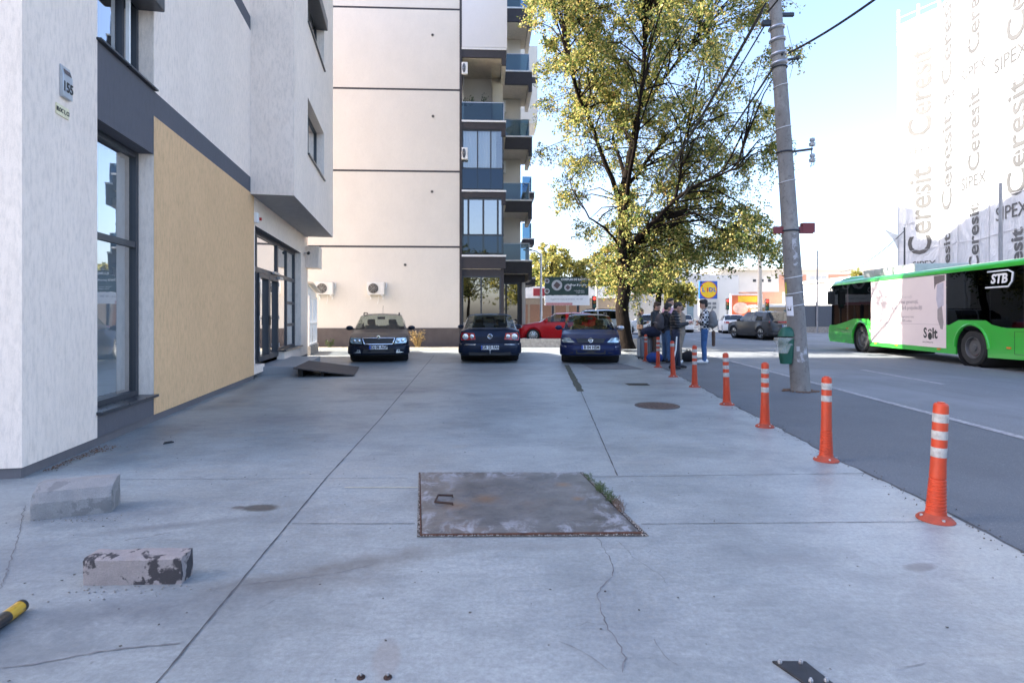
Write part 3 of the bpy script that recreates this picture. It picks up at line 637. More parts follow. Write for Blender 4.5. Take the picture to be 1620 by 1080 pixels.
def wheel(par, x, y, Rw, wd, side, spokes=7, name='wheel', rimm=None, hub=.66):
    o = MB(); o.T = Matrix.Translation((x, y, Rw)) @ Matrix.Rotation(R(-90) * side, 4, 'X')
    h = wd / 2; ri = Rw * hub
    o.lathe([(ri, -h * .85), (Rw * .9, -h), (Rw * .985, -h * .7), (Rw, -h * .3), (Rw, h * .3), (Rw * .985, h * .7), (Rw * .9, h), (ri + .005, h * .86), (ri, h * .5), (ri, -h * .85)], 32, False)
    t = o.build(name, RUBBER, par)
    o = MB(); o.T = Matrix.Translation((x, y, Rw)) @ Matrix.Rotation(R(-90) * side, 4, 'X')
    o.lathe([(ri + .004, h * .88), (ri - .012, h * .9), (ri - .03, h * .62), (ri - .03, h * .3)], 28, False)
    if spokes:
        for k in range(spokes):
            a = 2 * math.pi * k / spokes; T0 = o.T.copy(); o.T = o.T @ Matrix.Rotation(a, 4, 'Z')
            q = ri * .07 + .008
            o.add([(.03, -q, h * .75), (ri - .02, -q * 1.5, h * .6), (ri - .02, q * 1.5, h * .6), (.03, q, h * .75), (.03, -q, h * .5), (ri - .02, -q * 1.5, h * .35), (ri - .02, q * 1.5, h * .35), (.03, q, h * .5)], [(0, 1, 2, 3), (0, 4, 5, 1), (3, 2, 6, 7), (4, 7, 6, 5)]); o.T = T0
        o.lathe([(.0, h * .82), (.05, h * .8), (.055, h * .6)], 14, False)
    else:
        o.lathe([(ri - .03, h * .3), (ri * .72, h * .25), (ri * .68, h * .5), (ri * .35, h * .55), (ri * .32, h * .8), (.0, h * .82)], 24, False)
    o.build('rim', rimm or ALU, t)
    o = MB(); o.T = Matrix.Translation((x, y, Rw)) @ Matrix.Rotation(R(-90) * side, 4, 'X'); o.lathe([(ri - .02, h * .2), (0, h * .2)], 20, False); o.build('brake_disc', BLACK, t)
    return t
def car(name, label, cat, loc, rz, L=4.5, W=1.77, Hh=1.46, pm=None, hood=.98, nose=.70, cowl=.95, rf=.25, rr=-1.5, tail=-2.1, deck=1.0, belt=.94, tailz=.80, axf=1.35, axr=-1.25, Rw=.32, pillars=((.62, -.32), (-.40, -1.35)),
        glass=None, rearglass=None, group=None, roofrails=False, sedan=False, spokes=7, qglass=None, seats=True, trim=None, front=None, rear=None, detail=True):
    t = thing(name, label, cat, loc, rz, group); hl = L / 2; hw = W / 2
    fs, rs = hl - .5, -hl + .38
    def wid(x):
        if x > fs: u = min(1, (x - fs) / (hl - fs)); return hw * max(0, 1 - u ** 3) ** (1 / 3)
        if x < rs: u = min(1, (rs - x) / (rs + hl)); return hw * max(0, 1 - u ** 3.6) ** (1 / 3.6)
        return hw
    def xf(y, e=1):
        u = min(.999, abs(y) / hw)
        return fs + (hl - fs) * (1 - u ** 3) ** (1 / 3) if e > 0 else rs - (rs + hl) * (1 - u ** 3.6) ** (1 / 3.6)
    top = [(-hl, tailz - .06), (-hl + .05, tailz + .02)]
    if sedan: top += [(-hl + .1, deck - .03), (tail, deck), (rr, Hh - .05)]
    else: top += [(-hl + .1, deck - .06), (tail, deck), (rr, Hh - .05)]
    top += [((rr + rf) / 2 - .1, Hh), (rf, Hh - .045), (cowl, hood), (lerp(cowl, hl, .55), lerp(hood, nose, .38)), (hl - .12, nose + .04), (hl - .03, nose - .02), (hl, nose - .07)]
    keys = [-hl + .004, -hl + .03, -hl + .1, tail, rr, rf, cowl, hl - .12, hl - .03, hl - .004, *[p for q in pillars for p in q]] + ([*qglass] if qglass else [])
    xs = sorted({round(k, 4) for k in keys} | {round(-hl + .12 + i * (L - .24) / 64, 4) for i in range(65)} | {round(hl - v, 4) for v in (.008, .02, .05, .09)} | {round(-hl + v, 4) for v in (.012, .05, .08)})
    xs = [x for i, x in enumerate(xs) if i == 0 or x - xs[i - 1] > .0015]
    sill = .19
    vs = []; NP = 11
    for x in xs:
        w_ = max(.02, wid(x)); zt = interp(top, x); a = max(0, min(1, (zt - belt - .02) / (Hh - belt - .02)))
        lo = sill + (.05 if abs(x) > hl - .5 else 0); ar = 0
        for ax in (axf, axr):
            d = abs(x - ax); ra = Rw + .055
            if d < ra: ar = max(ar, Rw + math.sqrt(ra * ra - d * d))
        lo2 = max(lo, ar); zb = min(belt, zt - .05)
        yin = w_ * .8
        wr = lerp(w_ * .86, min(w_ * .86, hw * .735), a)
        pr = [(0, lo if not ar else lo), (yin, lo), (w_ * .97, lo2), (w_ * (1.0 if not ar else 1.012), max(.43, lo2 + .035)), (w_ * 1.0, max(lerp(.43, zb, .55), lo2 + .06)), (w_ * .965, zb)]
        p6 = (w_ * .925, zb + .012 + .01 * a); p8 = (wr, zt - lerp(.022, .055, a)); p7 = (lerp(p6[0], p8[0], .5) + .03 * a, lerp(p6[1], p8[1], .5))
        pr += [p6, p7, p8, (wr * .72, zt - lerp(.008, .014, a)), (0, zt)]
        row = [(x, y, z) for y, z in pr]; vs.append(row + [(x, -y, z) for y, z in pr[-2:0:-1]])
    N = len(vs[0]); body = MB(); body.smooth = True
    wsm = MB(); rwm = MB(); sides = {}; arch = MB(); wsm.smooth = rwm.smooth = True
    def inr(x0, x1, a, b): return min(a, b) - 1e-4 <= x0 and x1 <= max(a, b) + 1e-4
    flat = [p for r in vs for p in r]; faces = []
    for i in range(len(xs) - 1):
        x0, x1 = xs[i], xs[i + 1]
        for j in range(N):
            k = (j + 1) % N; q = (i * N + j, i * N + k, (i + 1) * N + k, (i + 1) * N + j)
            pts = [flat[v] for v in q]; jj = j if j < NP - 1 else N - 1 - j
            if jj in (8, 9):
                if inr(x0, x1, rf - .02, cowl - .0): wsm.quad(*pts); continue
                if inr(x0, x1, rr + .0, tail) and (sedan or tail < rr): rwm.quad(*pts); continue
            if jj in (6, 7):
                hit = None
                for n_, (pa, pb) in enumerate(list(pillars) + ([qglass] if qglass else [])):
                    if inr(x0, x1, pa, pb): hit = n_
                if hit is not None:
                    sg = 1 if j < NP - 1 else -1
                    sides.setdefault((hit, sg), MB()).quad(*pts); sides[(hit, sg)].smooth = True; continue
            faces.append(q)
    body.add(flat, faces); body.add(vs[-1], [tuple(range(N))]); body.add(vs[0], [tuple(range(N))])
    b = body.build('body', pm, t, sharp=50)
    bm = bmesh.new(); bm.from_mesh(b.data); bmesh.ops.remove_doubles(bm, verts=bm.verts, dist=.0008); bmesh.ops.recalc_face_normals(bm, faces=bm.faces); bm.to_mesh(b.data); bm.free(); b.data.set_sharp_from_angle(angle=R(38))
    gl = glass or CGLASS
    if wsm.v: wsm.build('windshield', gl, t, sharp=80)
    if rwm.v: rwm.build('rear_window', rearglass or gl, t, sharp=80)
    for q in sides.values(): q.build('side_window', rearglass if (rearglass and 0) else gl, t, sharp=80)
    u = MB(); u.box((-hl + .35, -hw * .72, .2), (hl - .35, hw * .72, .46)); u.build('underbody', BLACK, t)
    if seats:
        s = MB()
        for sx in ((.05, .35), (.05, -.35)):
            s.box((sx[0] - .1, sx[1] - .23, .42), (sx[0] + .35, sx[1] + .23, .56)); s.prism([(sx[0] - .12, sx[1] - .22, .5), (sx[0] + .0, sx[1] - .22, .5), (sx[0] - .16, sx[1] - .2, 1.08), (sx[0] - .26, sx[1] - .2, 1.08)], (0, .42, 0))
            s.box((sx[0] - .28, sx[1] - .13, 1.1), (sx[0] - .18, sx[1] + .13, 1.27))
        s.box((-.95, -.62, .42), (-.5, .62, .56)); s.prism([(-1.0, -.62, .5), (-.88, -.62, .5), (-1.08, -.6, 1.02), (-1.18, -.6, 1.02)], (0, 1.22, 0))
        for y in (-.38, .38): s.box((-1.2, y - .12, 1.03), (-1.1, y + .12, 1.17))
        s.build('seats', SEAT, t, bevel=.03)
        d = MB(); d.box((cowl - .55, -hw * .8, .6), (cowl - .05, hw * .8, .93)); d.tube([(cowl - .62 + .02 * math.cos(a), .35 + .18 * math.sin(a), .93 + .18 * math.cos(a)) for a in [k * math.pi / 8 for k in range(17)]], .015, 6); d.build('dashboard', INT, t)
        d = MB(); d.box((rf + .05, -.12, Hh - .19), (rf + .09, .12, Hh - .11)); d.build('interior_mirror', BLACK, t)
    for ax in (axf, axr):
        for sg in (1, -1): wheel(t, ax, sg * (hw - .115), Rw, .2, sg, spokes)
        a_ = MB(); a_.T = Matrix.Translation((ax, 0, Rw)) @ Matrix.Rotation(R(90), 4, 'X'); a_.lathe([(Rw + .052, -hw * .93), (Rw + .052, hw * .93)], 24, False); a_.build('wheel_well', BLACK, t)
    for sg in (1, -1):
        mm = MB(); mm.smooth = True; x = cowl - .3; mm.ball((x, sg * (hw + .09), belt + .06), (.075, .115, .075), 12, 8)
        for i, v in enumerate(mm.v):
            if v[0] < x - .03: mm.v[i] = (x - .03, v[1], v[2])
        mo = mm.build('wing_mirror', (trim or {}).get('mirror%d' % sg, pm), t)
        st_ = MB(); st_.tube([(x + .0, sg * (hw - .1), belt + .0), (x, sg * (hw + .03), belt + .04)], .03, 6); st_.build('mirror_arm', BLACK, mo)
    def patch(nm, pts, e, m_, off=.012, th=.06, parent=None, sub=5, bev=0):
        # polygon in (y,z) laid on the rounded nose (e=1) or tail (e=-1)
        dense = []
        for i, p in enumerate(pts):
            q = pts[(i + 1) % len(pts)]
            for k in range(sub): dense.append((lerp(p[0], q[0], k / sub), lerp(p[1], q[1], k / sub)))
        o = MB(); n_ = len(dense)
        zs_lo = min(p[1] for p in dense)
        F = [(xf(y, e) + e * off - e * max(0, z - .62) * .28 * (1 if e > 0 else .35), y, z) for y, z in dense]; B = [(x - e * th, y, z) for x, y, z in F]
        # strips between left and right borders keep the face on the curve
        c = (sum(p[0] for p in dense) / n_, sum(p[1] for p in dense) / n_)
        Fc = (xf(c[0], e) + e * off - e * max(0, c[1] - .62) * .28 * (1 if e > 0 else .35), c[0], c[1])
        o.smooth = True
        o.add(F + B + [Fc], [(i, (i + 1) % n_, 2 * n_) for i in range(n_)] + [(i, (i + 1) % n_, n_ + (i + 1) % n_, n_ + i) for i in range(n_)] + [tuple(range(n_, 2 * n_))])
        return o.build(nm, m_, parent or t, sharp=50)
    def bumper(e, z0, z1, out, m_, nm):
        o = MB(); o.smooth = True; ys = [hw * math.sin(k / 16 * math.pi / 2) * .998 for k in range(-16, 17)]
        prof = [(0, z0), (out * .8, z0 + .02), (out, lerp(z0, z1, .35)), (out, lerp(z0, z1, .75)), (out * .7, z1 - .01), (-.01, z1)]
        vs_ = [];
        for y in ys:
            d = Vector((e * (xf(y, e) - 0), y, 0)); base = xf(y, e)
            for q, z in prof: vs_.append((base + e * q * (1 if abs(y) < hw * .9 else .6), y * (1 + q / hw * .35), z))
        n_ = len(prof)
        o.add(vs_, [(i * n_ + k, (i + 1) * n_ + k, (i + 1) * n_ + k + 1, i * n_ + k + 1) for i in range(len(ys) - 1) for k in range(n_ - 1)])
        return o.build(nm, m_, t, sharp=50)
    def plate(e, z, txt, wd=.52, off=.1):
        xx = xf(.2, e) + e * off; o = MB(); o.box((xx, -wd / 2, z - .058), (xx + e * .012, wd / 2, z + .058)); p = o.build('number_plate', PLATE, t)
        sg = -1 if e > 0 else 1   # viewer's left
        ya = -sg * 0
        left = (-wd / 2 if e > 0 else wd / 2)
        o = MB(); o.box((xx + e * .0125, left, z - .056), (xx + e * .015, left + (.045 if e > 0 else -.045), z + .056)); o.build('country_strip', PBLUE, p)
        text('lettering', txt, .125, fr((xx + e * .015, (.025 if e > 0 else -.025), z), (0, 1 if e > 0 else -1, 0), (0, 0, 1)), BLACK, p, bold=.004, sx=.86)
    if front: front(t, patch, bumper, plate, xf, hw, hl)
    if rear: rear(t, patch, bumper, plate, xf, hw, hl)
    if roofrails:
        for sg in (1, -1):
            o = MB(); o.tube([(rf - .15, sg * hw * .64, Hh - .05), (rf - .25, sg * hw * .645, Hh + .02), (rr + .2, sg * hw * .645, Hh + .02), (rr + .08, sg * hw * .64, Hh - .06)], .018, 6); o.build('roof_rail', BLACK, t)
    return t
def mir(p): return [(-y, z) for y, z in reversed(p)]
def ring(par, nm, c, r, e, m_, w_=.006):
    o = MB(); o.tube([(c[0], c[1] + r * math.cos(a), c[2] + r * math.sin(a)) for a in [k * math.pi / 10 for k in range(21)]], w_, 5, False); return o.build(nm, m_, par)
# --- dark estate car seen from the front
def oct_front(t, patch, bumper, plate, xf, hw, hl):
    bm_ = bumper(1, .25, .52, .07, MATS['navy_paint'], 'bumper')
    patch('grille', [(-.40, .56), (.40, .56), (.47, .735), (-.47, .735)], 1, BLACK, .045, .08)
    ch = [(-.40, .56), (.40, .56), (.47, .735), (-.47, .735)]
    o = MB()
    dense = []
    for i in range(4):
        a, b = ch[i], ch[(i + 1) % 4]; dense += [(lerp(a[0], b[0], k / 8), lerp(a[1], b[1], k / 8)) for k in range(8)]
    dense.append(dense[0]); o.tube([(xf(y) + .047 - max(0, z - .62) * .28, y, z) for y, z in dense], .016, 6); o.build('grille_surround', CHROME, t)
    b = MB(); b.T = fr((xf(0) + .04, 0, .765), (0, 1, 0), (0, 0, 1)); b.lathe([(.055, -.02), (.055, .012), (.0, .018)], 20); bd = b.build('badge', CHROME, t)
    b = MB(); b.T = fr((xf(0) + .06, 0, .765), (0, 1, 0), (0, 0, 1)); b.prism([(-.03, -.015, 0), (.0, -.02, 0), (.03, .01, 0), (.012, .012, 0), (.02, .03, 0), (-.012, .02, 0), (-.02, .0, 0)], (0, 0, .004)); b.build('badge_emblem', mat('badge_green', (.03, .09, .05), .4), bd)
    for s in (1, -1):
        pts = [(.46, .57), (.80, .59), (.83, .66), (.80, .745), (.52, .735)]
        pts = pts if s > 0 else mir(pts)
        h = patch('headlight', pts, 1, LAMPIN, .03, .1); patch('lens', pts, 1, HL, .05, .012, h)
        o = MB()
        for y in (.56, .69): o.ball((xf(y) + .025, s * y, .655), (.02, .05, .05), 12, 8)
        o.build('bulb_bowl', CHROME, h)
        f = patch('fog_light', [(s * y, z) for y, z in (((.5, .30), (.72, .31), (.71, .39), (.53, .4)))] if s > 0 else mir([(.5, .30), (.72, .31), (.71, .39), (.53, .4)]), 1, LAMPIN, .075, .03)
    patch('lower_grille', [(-.46, .3), (.46, .3), (.42, .42), (-.42, .42)], 1, BLACK, .078, .02)
    patch('bumper_strip', [(-.7, .46), (.7, .46), (.7, .475), (-.7, .475)], 1, CHROME if 0 else BUMP, .08, .02)
    plate(1, .47, 'DJ 06 AGF', off=.09)
    o = MB(); o.tube([(-1.0, 0, 1.45), (-1.2, 0, 1.75)], .006, 5); o.build('aerial', BLACK, t)
    o = MB(); o.tube([(.93, -.5, .975), (.90, .0, 1.01), (.93, .15, .985)], .01, 5); o.tube([(.93, .0, .975), (.90, .5, 1.0)], .01, 5); o.build('wiper', BLACK, t)
NAVY = paint('navy_paint', (.004, .008, .02), .7)
car('estate_car', 'dark blue estate car facing the camera with a chrome edged grille, by the cream wall', 'car', (-4.37, 18.45, 0), R(-79), L=4.55, W=1.77, Hh=1.47, pm=NAVY, cowl=.98, rf=.28, rr=-1.75, tail=-2.13, deck=1.02, roofrails=True, front=oct_front, qglass=(-1.43, -1.95))
# --- dark saloon seen from the rear
def pas_rear(t, patch, bumper, plate, xf, hw, hl):
    bumper(-1, .28, .60, .08, MATS['deep_blue_paint'], 'bumper')
    for s in (1, -1):
        pts = [(.42, .70), (.84, .67), (.865, .78), (.82, .90), (.46, .885)]; pts = pts if s > 0 else mir(pts)
        l = patch('taillight', pts, -1, REDL, .018, .08)
        for y, r, z in ((.72, .085, .78), (.53, .06, .79)):
            for rr_, mm in ((r, CHROME), (r * .62, LAMPIN)):
                o = MB(); o.T = fr((xf(y, -1) - .03 - (r - rr_) * .3, s * y, z), (0, -1, 0), (0, 0, 1)); o.lathe([(rr_, -.02), (rr_, .006), (rr_ * .7, .012), (0, .012)], 20, False); o.build('round_lamp', mm, l)
    for y0, y1 in ((-.86, -.42), (.42, .86)): patch('bumper_strip', [(y0, .55), (y1, .55), (y1, .572), (y0, .572)], -1, CHROME, .088, .03)
    x = xf(0, -1) - .018; b = ring(t, 'badge', (x, 0, .79), .065, -1, CHROME, .009)
    o = MB()
    for pts in ([(-.045, .04), (-.018, -.045), (0, -.0), (.018, -.045), (.045, .04)], [(-.025, .055), (0, .01), (.025, .055)]):
        o.tube([(x - .004, -y, .79 + z) for y, z in pts], .007, 5)
    o.build('badge_letters', CHROME, b)
    plate(-1, .47, 'GR 23 FAN', off=.1)
    patch('boot_lip', [(-.6, .972), (.6, .972), (.58, 1.0), (-.58, 1.0)], -1, MATS['deep_blue_paint'], -.02, .06)
    o = MB(); o.tube([(xf(0, -1) - .02, 0, .32), (xf(0, -1) - .16, 0, .31), (xf(0, -1) - .18, 0, .37)], .02, 6); o.ball((xf(0, -1) - .18, 0, .39), .027); o.build('tow_hook', STEEL, t)
    patch('lower_valance', [(-.6, .25), (.6, .25), (.62, .33), (-.62, .33)], -1, BUMP, .084, .03)
DBLUE = paint('deep_blue_paint', (.003, .010, .03), .7)
car('saloon_car', 'dark blue saloon car seen from behind with round tail lamps', 'car', (-.75, 18.5, 0), R(92.5), L=4.77, W=1.82, Hh=1.47, pm=DBLUE, sedan=True, cowl=1.05, rf=.35, rr=-1.0, tail=-1.78, deck=1.04, belt=.95, rear=pas_rear, pillars=((.68, -.28), (-.36, -1.1)), tailz=.86)
# --- blue small estate car seen from the front
def ast_front(t, patch, bumper, plate, xf, hw, hl):
    bumper(1, .25, .55, .08, MATS['royal_blue_paint'], 'bumper')
    patch('grille', [(-.36, .62), (.36, .62), (.42, .735), (-.42, .735)], 1, BLACK, .035, .07)
    x = xf(0) + .035; b = ring(t, 'badge', (x, 0, .69), .058, 1, CHROME, .009)
    o = MB(); o.tube([(x + .002, -.075, .68), (x + .004, .02, .69), (x + .004, -.02, .69), (x + .002, .075, .70)], .009, 5); o.build('badge_bolt', CHROME, b)
    for s in (1, -1):
        pts = [(.46, .63), (.80, .62), (.84, .69), (.76, .765), (.60, .755)]; pts = pts if s > 0 else mir(pts)
        h = patch('headlight', pts, 1, LAMPIN, .03, .1); patch('lens', pts, 1, HL, .045, .012, h)
        p2 = [(.70, .49), (.86, .49), (.86, .512), (.70, .512)]; patch('bumper_strip', p2 if s > 0 else mir(p2), 1, WHITEP, .086, .02)
        p3 = [(.5, .32), (.66, .32), (.66, .38), (.5, .38)]; patch('fog_light', p3 if s > 0 else mir(p3), 1, BLACK, .082, .02)
    patch('lower_grille', [(-.42, .3), (.42, .3), (.42, .41), (-.42, .41)], 1, BLACK, .084, .02)
    plate(1, .49, 'B 04 HSM', off=.1)
    o = MB(); o.tube([(.98, -.45, .985), (.94, .0, 1.02), (.97, .1, 1.0)], .01, 5); o.tube([(.98, .0, .985), (.94, .5, 1.0)], .01, 5); o.build('wiper', BLACK, t)
RBLUE = paint('royal_blue_paint', (.004, .012, .06), .7)
car('small_estate_car', 'royal blue estate car facing the camera with one silver wing mirror, nearest the bollards', 'car', (2.5, 17.9, 0), R(-96.5), L=4.2, W=1.74, Hh=1.46, pm=RBLUE, cowl=1.0, rf=.3, rr=-1.6, tail=-1.98, deck=1.0, belt=.96, axf=1.25, axr=-1.25, Rw=.31, roofrails=True, front=ast_front, trim={'mirror1': mat('sunlit_mirror', (.5, .52, .55), .35, .6)}, qglass=(-1.43, -1.8))  # pale mirror colour stands in for the sun falling on it
# --- red hatchback side on
def red_front(t, patch, bumper, plate, xf, hw, hl):
    bumper(1, .2, .52, .06, MATS['red_paint'], 'bumper')
    for s in (1, -1):
        pts = [(.45, .66), (.85, .70), (.86, .78), (.7, .77)]; pts = pts if s > 0 else mir(pts); h = patch('headlight', pts, 1, LAMPIN, .02, .12); patch('lens', pts, 1, HL, .035, .012, h)
    patch('grille', [(-.4, .6), (.4, .6), (.42, .7), (-.42, .7)], 1, BLACK, .03, .05)
def red_rear(t, patch, bumper, plate, xf, hw, hl):
    bumper(-1, .2, .55, .06, MATS['red_paint'], 'bumper')
    for s in (1, -1):
        pts = [(.5, .85), (.84, .86), (.84, .98), (.55, .97)]; patch('taillight', pts if s > 0 else mir(pts), -1, REDL, .02, .1)
    o = MB()
    for sg in (1, -1): o.box((.02, sg * (hw + .0), .77), (.16, sg * (hw + .018), .79)); o.box((-.88, sg * (hw + .0), .79), (-.74, sg * (hw + .018), .81))
    o.build('door_handle', MATS['red_paint'], t)
RED = paint('red_paint', (.52, .008, .014), 1)
car('red_hatchback', 'bright red hatchback seen side on behind the low concrete kerb', 'car', (2.36, 27.6, .1), R(180), L=4.35, W=1.8, Hh=1.45, pm=RED, cowl=1.02, rf=.2, rr=-1.5, tail=-2.0, deck=1.0, belt=.95, axf=1.33, axr=-1.3, front=red_front, rear=red_rear, spokes=9)
SILV = paint('silver_paint', (.48, .5, .52), .7, .5)
car('silver_estate_car', 'pale silver estate car mostly hidden behind the red hatchback and blue car', 'car', (4.4, 31.2, .1), R(180), L=4.6, W=1.8, Hh=1.62, pm=SILV, cowl=1.1, rf=.35, rr=-1.85, tail=-2.15, deck=1.1, belt=1.08, front=None, rear=None, glass=DGLASS, roofrails=True, seats=False)
# --- traffic: SUV and pale saloons
def suv_rear(t, patch, bumper, plate, xf, hw, hl):
    bumper(-1, .3, .72, .08, MATS['graphite_paint'], 'bumper'); bumper(-1, .25, .42, .1, BUMP, 'bumper_lower')
    patch('taillight', [(-.9, .98), (.9, .98), (.9, 1.06), (-.9, 1.06)], -1, REDL, .03, .06)
    plate(-1, .8, 'B 71 KTR', off=.03)
    o = MB()
    for sg in (1, -1): o.box((-1.8, sg * (hw + .0), .3), (1.8, sg * (hw + .03), .42))
    o.build('side_cladding', BUMP, t)
GRAPH = paint('graphite_paint', (.05, .052, .058), 1, .5)
car('suv', 'dark graphite SUV driving away on the road, left of the concrete pole', 'car', (15.0, 33.2, 0), R(101), L=4.5, W=1.86, Hh=1.66, pm=GRAPH, hood=1.1, nose=.85, cowl=1.0, rf=.3, rr=-1.6, tail=-2.12, deck=1.1, belt=1.05, tailz=.95, Rw=.36, rear=suv_rear, glass=DGLASS, roofrails=True, seats=False, spokes=5)
def gen_rear(t, patch, bumper, plate, xf, hw, hl):
    bumper(-1, .22, .6, .07, MATS['white_car_paint'], 'bumper')
    for s in (1, -1):
        pts = [(.5, .78), (.84, .77), (.85, .92), (.52, .9)]; patch('taillight', pts if s > 0 else mir(pts), -1, REDL, .02, .08)
    plate(-1, .5, 'B 50 LNC', off=.09)
WCAR = paint('white_car_paint', (.72, .72, .71), .8, 0)
car('white_saloon', 'white saloon car seen from behind on the far side of the crossing', 'car', (17.6, 44, 0), R(76), L=4.5, W=1.8, Hh=1.45, pm=WCAR, sedan=True, cowl=1.0, rf=.3, rr=-1.0, tail=-1.75, deck=1.03, rear=gen_rear, glass=DGLASS, seats=False, pillars=((.62, -.3), (-.38, -1.1)))
car('beige_saloon', 'pale beige saloon car waiting behind the group of people', 'car', (14.6, 47, 0), R(72), L=4.4, W=1.78, Hh=1.46, pm=paint('beige_car_paint', (.55, .52, .46), .8, .2), sedan=True, cowl=1.0, rf=.3, rr=-1.0, tail=-1.75, deck=1.03, rear=gen_rear, glass=DGLASS, seats=False, pillars=((.62, -.3), (-.38, -1.1)))
car('white_hatchback', 'white hatchback on the side street behind the tree trunks', 'car', (10.2, 42, 0), R(176), L=4.2, W=1.75, Hh=1.5, pm=WCAR, tail=-1.95, rr=-1.5, glass=DGLASS, seats=False, front=None)
# ================================================================== BUS
FL = Vector((13.80, 24.0, 0)); hd = Vector((.107, .9943, 0)); rt = Vector((.9943, -.107, 0))
bl, bwid, bz0, bz1 = 12.0, 2.5, .27, 2.86
bc = FL - hd * 6 + rt * (bwid / 2)
BUS = thing('city_bus', 'bright green and black city bus with a pink advert on its side', 'bus', bc, math.atan2(hd.y, hd.x))
n = NT('bus_green'); g_ = n.ramp(n.noise(1.6, 5, .6, (.5, 1, 1.6)), [(.45, 0), (.75, 1)])
n.set(color=n.mix(n.math('MULTIPLY', g_, .35), (.030, .41, .035), (.06, .28, .05)), rough=.3, coat=.7); BGREEN = n.m
BBLK = mat('bus_black_panel', (.012, .012, .014), .12, coat=.5)
BWIN = glassmat('bus_glass', (.10, .11, .12), 1.5, boost=.9)
n = NT('advert_film'); n.set(color=n.mix(n.noise(2, 3), (.70, .60, .60), (.78, .68, .68)), rough=.35, coat=.3); ADV = n.m
hy = bwid / 2; AXF, AXR = 6 - 2.72, 6 - 8.62; BRW = .5
def sx(s): return 6 - s
def busside(sg, y):
    out = [(6, bz0 + .03), ]
    # lower shell outline, front to rear along the bottom with wheel arches, back along the shaped waist line
    def arc(ax):
        return [(ax + .62 * math.cos(a), .5 + .62 * math.sin(a)) for a in [math.pi * k / 14 for k in range(15)]]
    bot = [(5.85, bz0 + .02), (AXF + .62, bz0), *arc(AXF), (AXF - .62, bz0), (AXR + .62, bz0), *arc(AXR), (AXR - .62, bz0), (-5.85, bz0 + .06)]
    topl = [(-5.98, .6), (-5.98, 1.1), (AXR - 1.2, 1.08), (AXR - .75, 1.16), (AXR - .55, 1.27), (AXR + .5, 1.27), (AXR + .9, 1.12), (sx(7.62), 1.12), (sx(3.46), 1.12), (AXF - .72, 1.14), (AXF - .5, 1.27), (AXF + .55, 1.27), (AXF + 1.1, 1.15), (5.3, 1.0), (5.86, .98), (5.97, .8), (5.97, .5)]
    return bot + topl
m = MB()
for sg in (1, -1):
    pl_ = [(x, sg * hy, z) for x, z in busside(sg, hy)]
    m.prism(pl_, (0, -sg * .05, 0))
m.box((-5.98, -hy + .06, .3), (-5.9, hy - .06, 1.1)); m.box((5.88, -hy + .06, .3), (5.97, hy - .06, 1.0))
bb = m.build('body', BGREEN, BUS)
for a in (AXF, AXR):
    for sg in (1, -1):
        m = MB(); pts = [(a + .66 * math.cos(t_), sg * (hy + .004), .5 + .66 * math.sin(t_)) for t_ in [math.pi * k / 16 for k in range(17)]]; m.tube(pts, .035, 6); m.build('wheel_arch_lip', BGREEN, bb)
m = MB()
for a in (AXF, AXR): m.T = Matrix.Translation((a, 0, .5)) @ Matrix.Rotation(R(90), 4, 'X'); m.lathe([(.61, -hy + .03), (.61, hy - .03)], 24, False)
m.T = Matrix.Identity(4); m.box((-5.7, -hy + .1, .3), (AXR - .65, hy - .1, .9)); m.box((AXR + .65, -hy + .1, .3), (AXF - .65, hy - .1, .42)); m.box((AXF + .65, -hy + .1, .3), (5.7, hy - .1, .6)); m.build('underframe', BLACK, BUS)
# glazed upper body
m = MB()
ZT = 2.66
for sg in (1, -1):
    y = sg * (hy - .012)
    for s0, s1 in ((.32, 1.6), (1.72, 3.44), (7.64, 9.3), (9.32, 10.4)):
        q = MB(); q.box((sx(s0), y, .99 if s0 < 8 else 1.1), (sx(s1), y - sg * .01, ZT)); q.build('side_window', BWIN, BUS)
    for s0, s1 in ((1.6, 1.72), (10.4, 11.96), (9.3, 9.32), (3.44, 3.46), (7.6, 7.64)): m.box((sx(s0), y, 1.0), (sx(s1), y - sg * .04, ZT))
    if sg < 0: m.box((sx(3.46), y, 1.1), (sx(7.6), y + .04, ZT))
m.box((-5.96, -hy + .06, 1.1), (-5.9, hy - .06, ZT)); m.build('pillar_panel', BBLK, BUS)
m = MB(); m.smooth = True
fv = [(5.96, .98), (5.93, 1.6), (5.82, 2.3), (5.66, 2.72)]
ys = [k / 8 * (hy - .02) for k in range(-8, 9)]
vs_ = [(x - (abs(y) / hy) ** 3 * .22, y, z) for y in ys for x, z in fv]; m.add(vs_, [(i * 4 + k, (i + 1) * 4 + k, (i + 1) * 4 + k + 1, i * 4 + k + 1) for i in range(16) for k in range(3)]); m.build('windshield', BWIN, BUS)
m = MB(); m.smooth = True   # roof with rounded shoulders
pr = [(hy, ZT), (hy + .005, ZT + .08), (hy - .04, ZT + .15), (hy - .2, ZT + .2), (0, ZT + .24)]; pr = pr + [(-y, z) for y, z in reversed(pr[:-1])]
xs_ = [-5.98, -5.9, 4.9, 5.5, 5.72, 5.82]; dz = [-.05, 0, 0, 0, -.06, -.16]
vs_ = [(x, y * (1 if i < 4 else .97), z + (d if z > ZT + .05 else 0)) for i, (x, d) in enumerate(zip(xs_, dz)) for y, z in pr]; k_ = len(pr)
m.add(vs_, [(i * k_ + j, i * k_ + j + 1, (i + 1) * k_ + j + 1, (i + 1) * k_ + j) for i in range(5) for j in range(k_ - 1)] + [tuple(range(k_)), tuple(range(5 * k_, 6 * k_))]); m.build('roof', BGREEN, BUS, sharp=50)
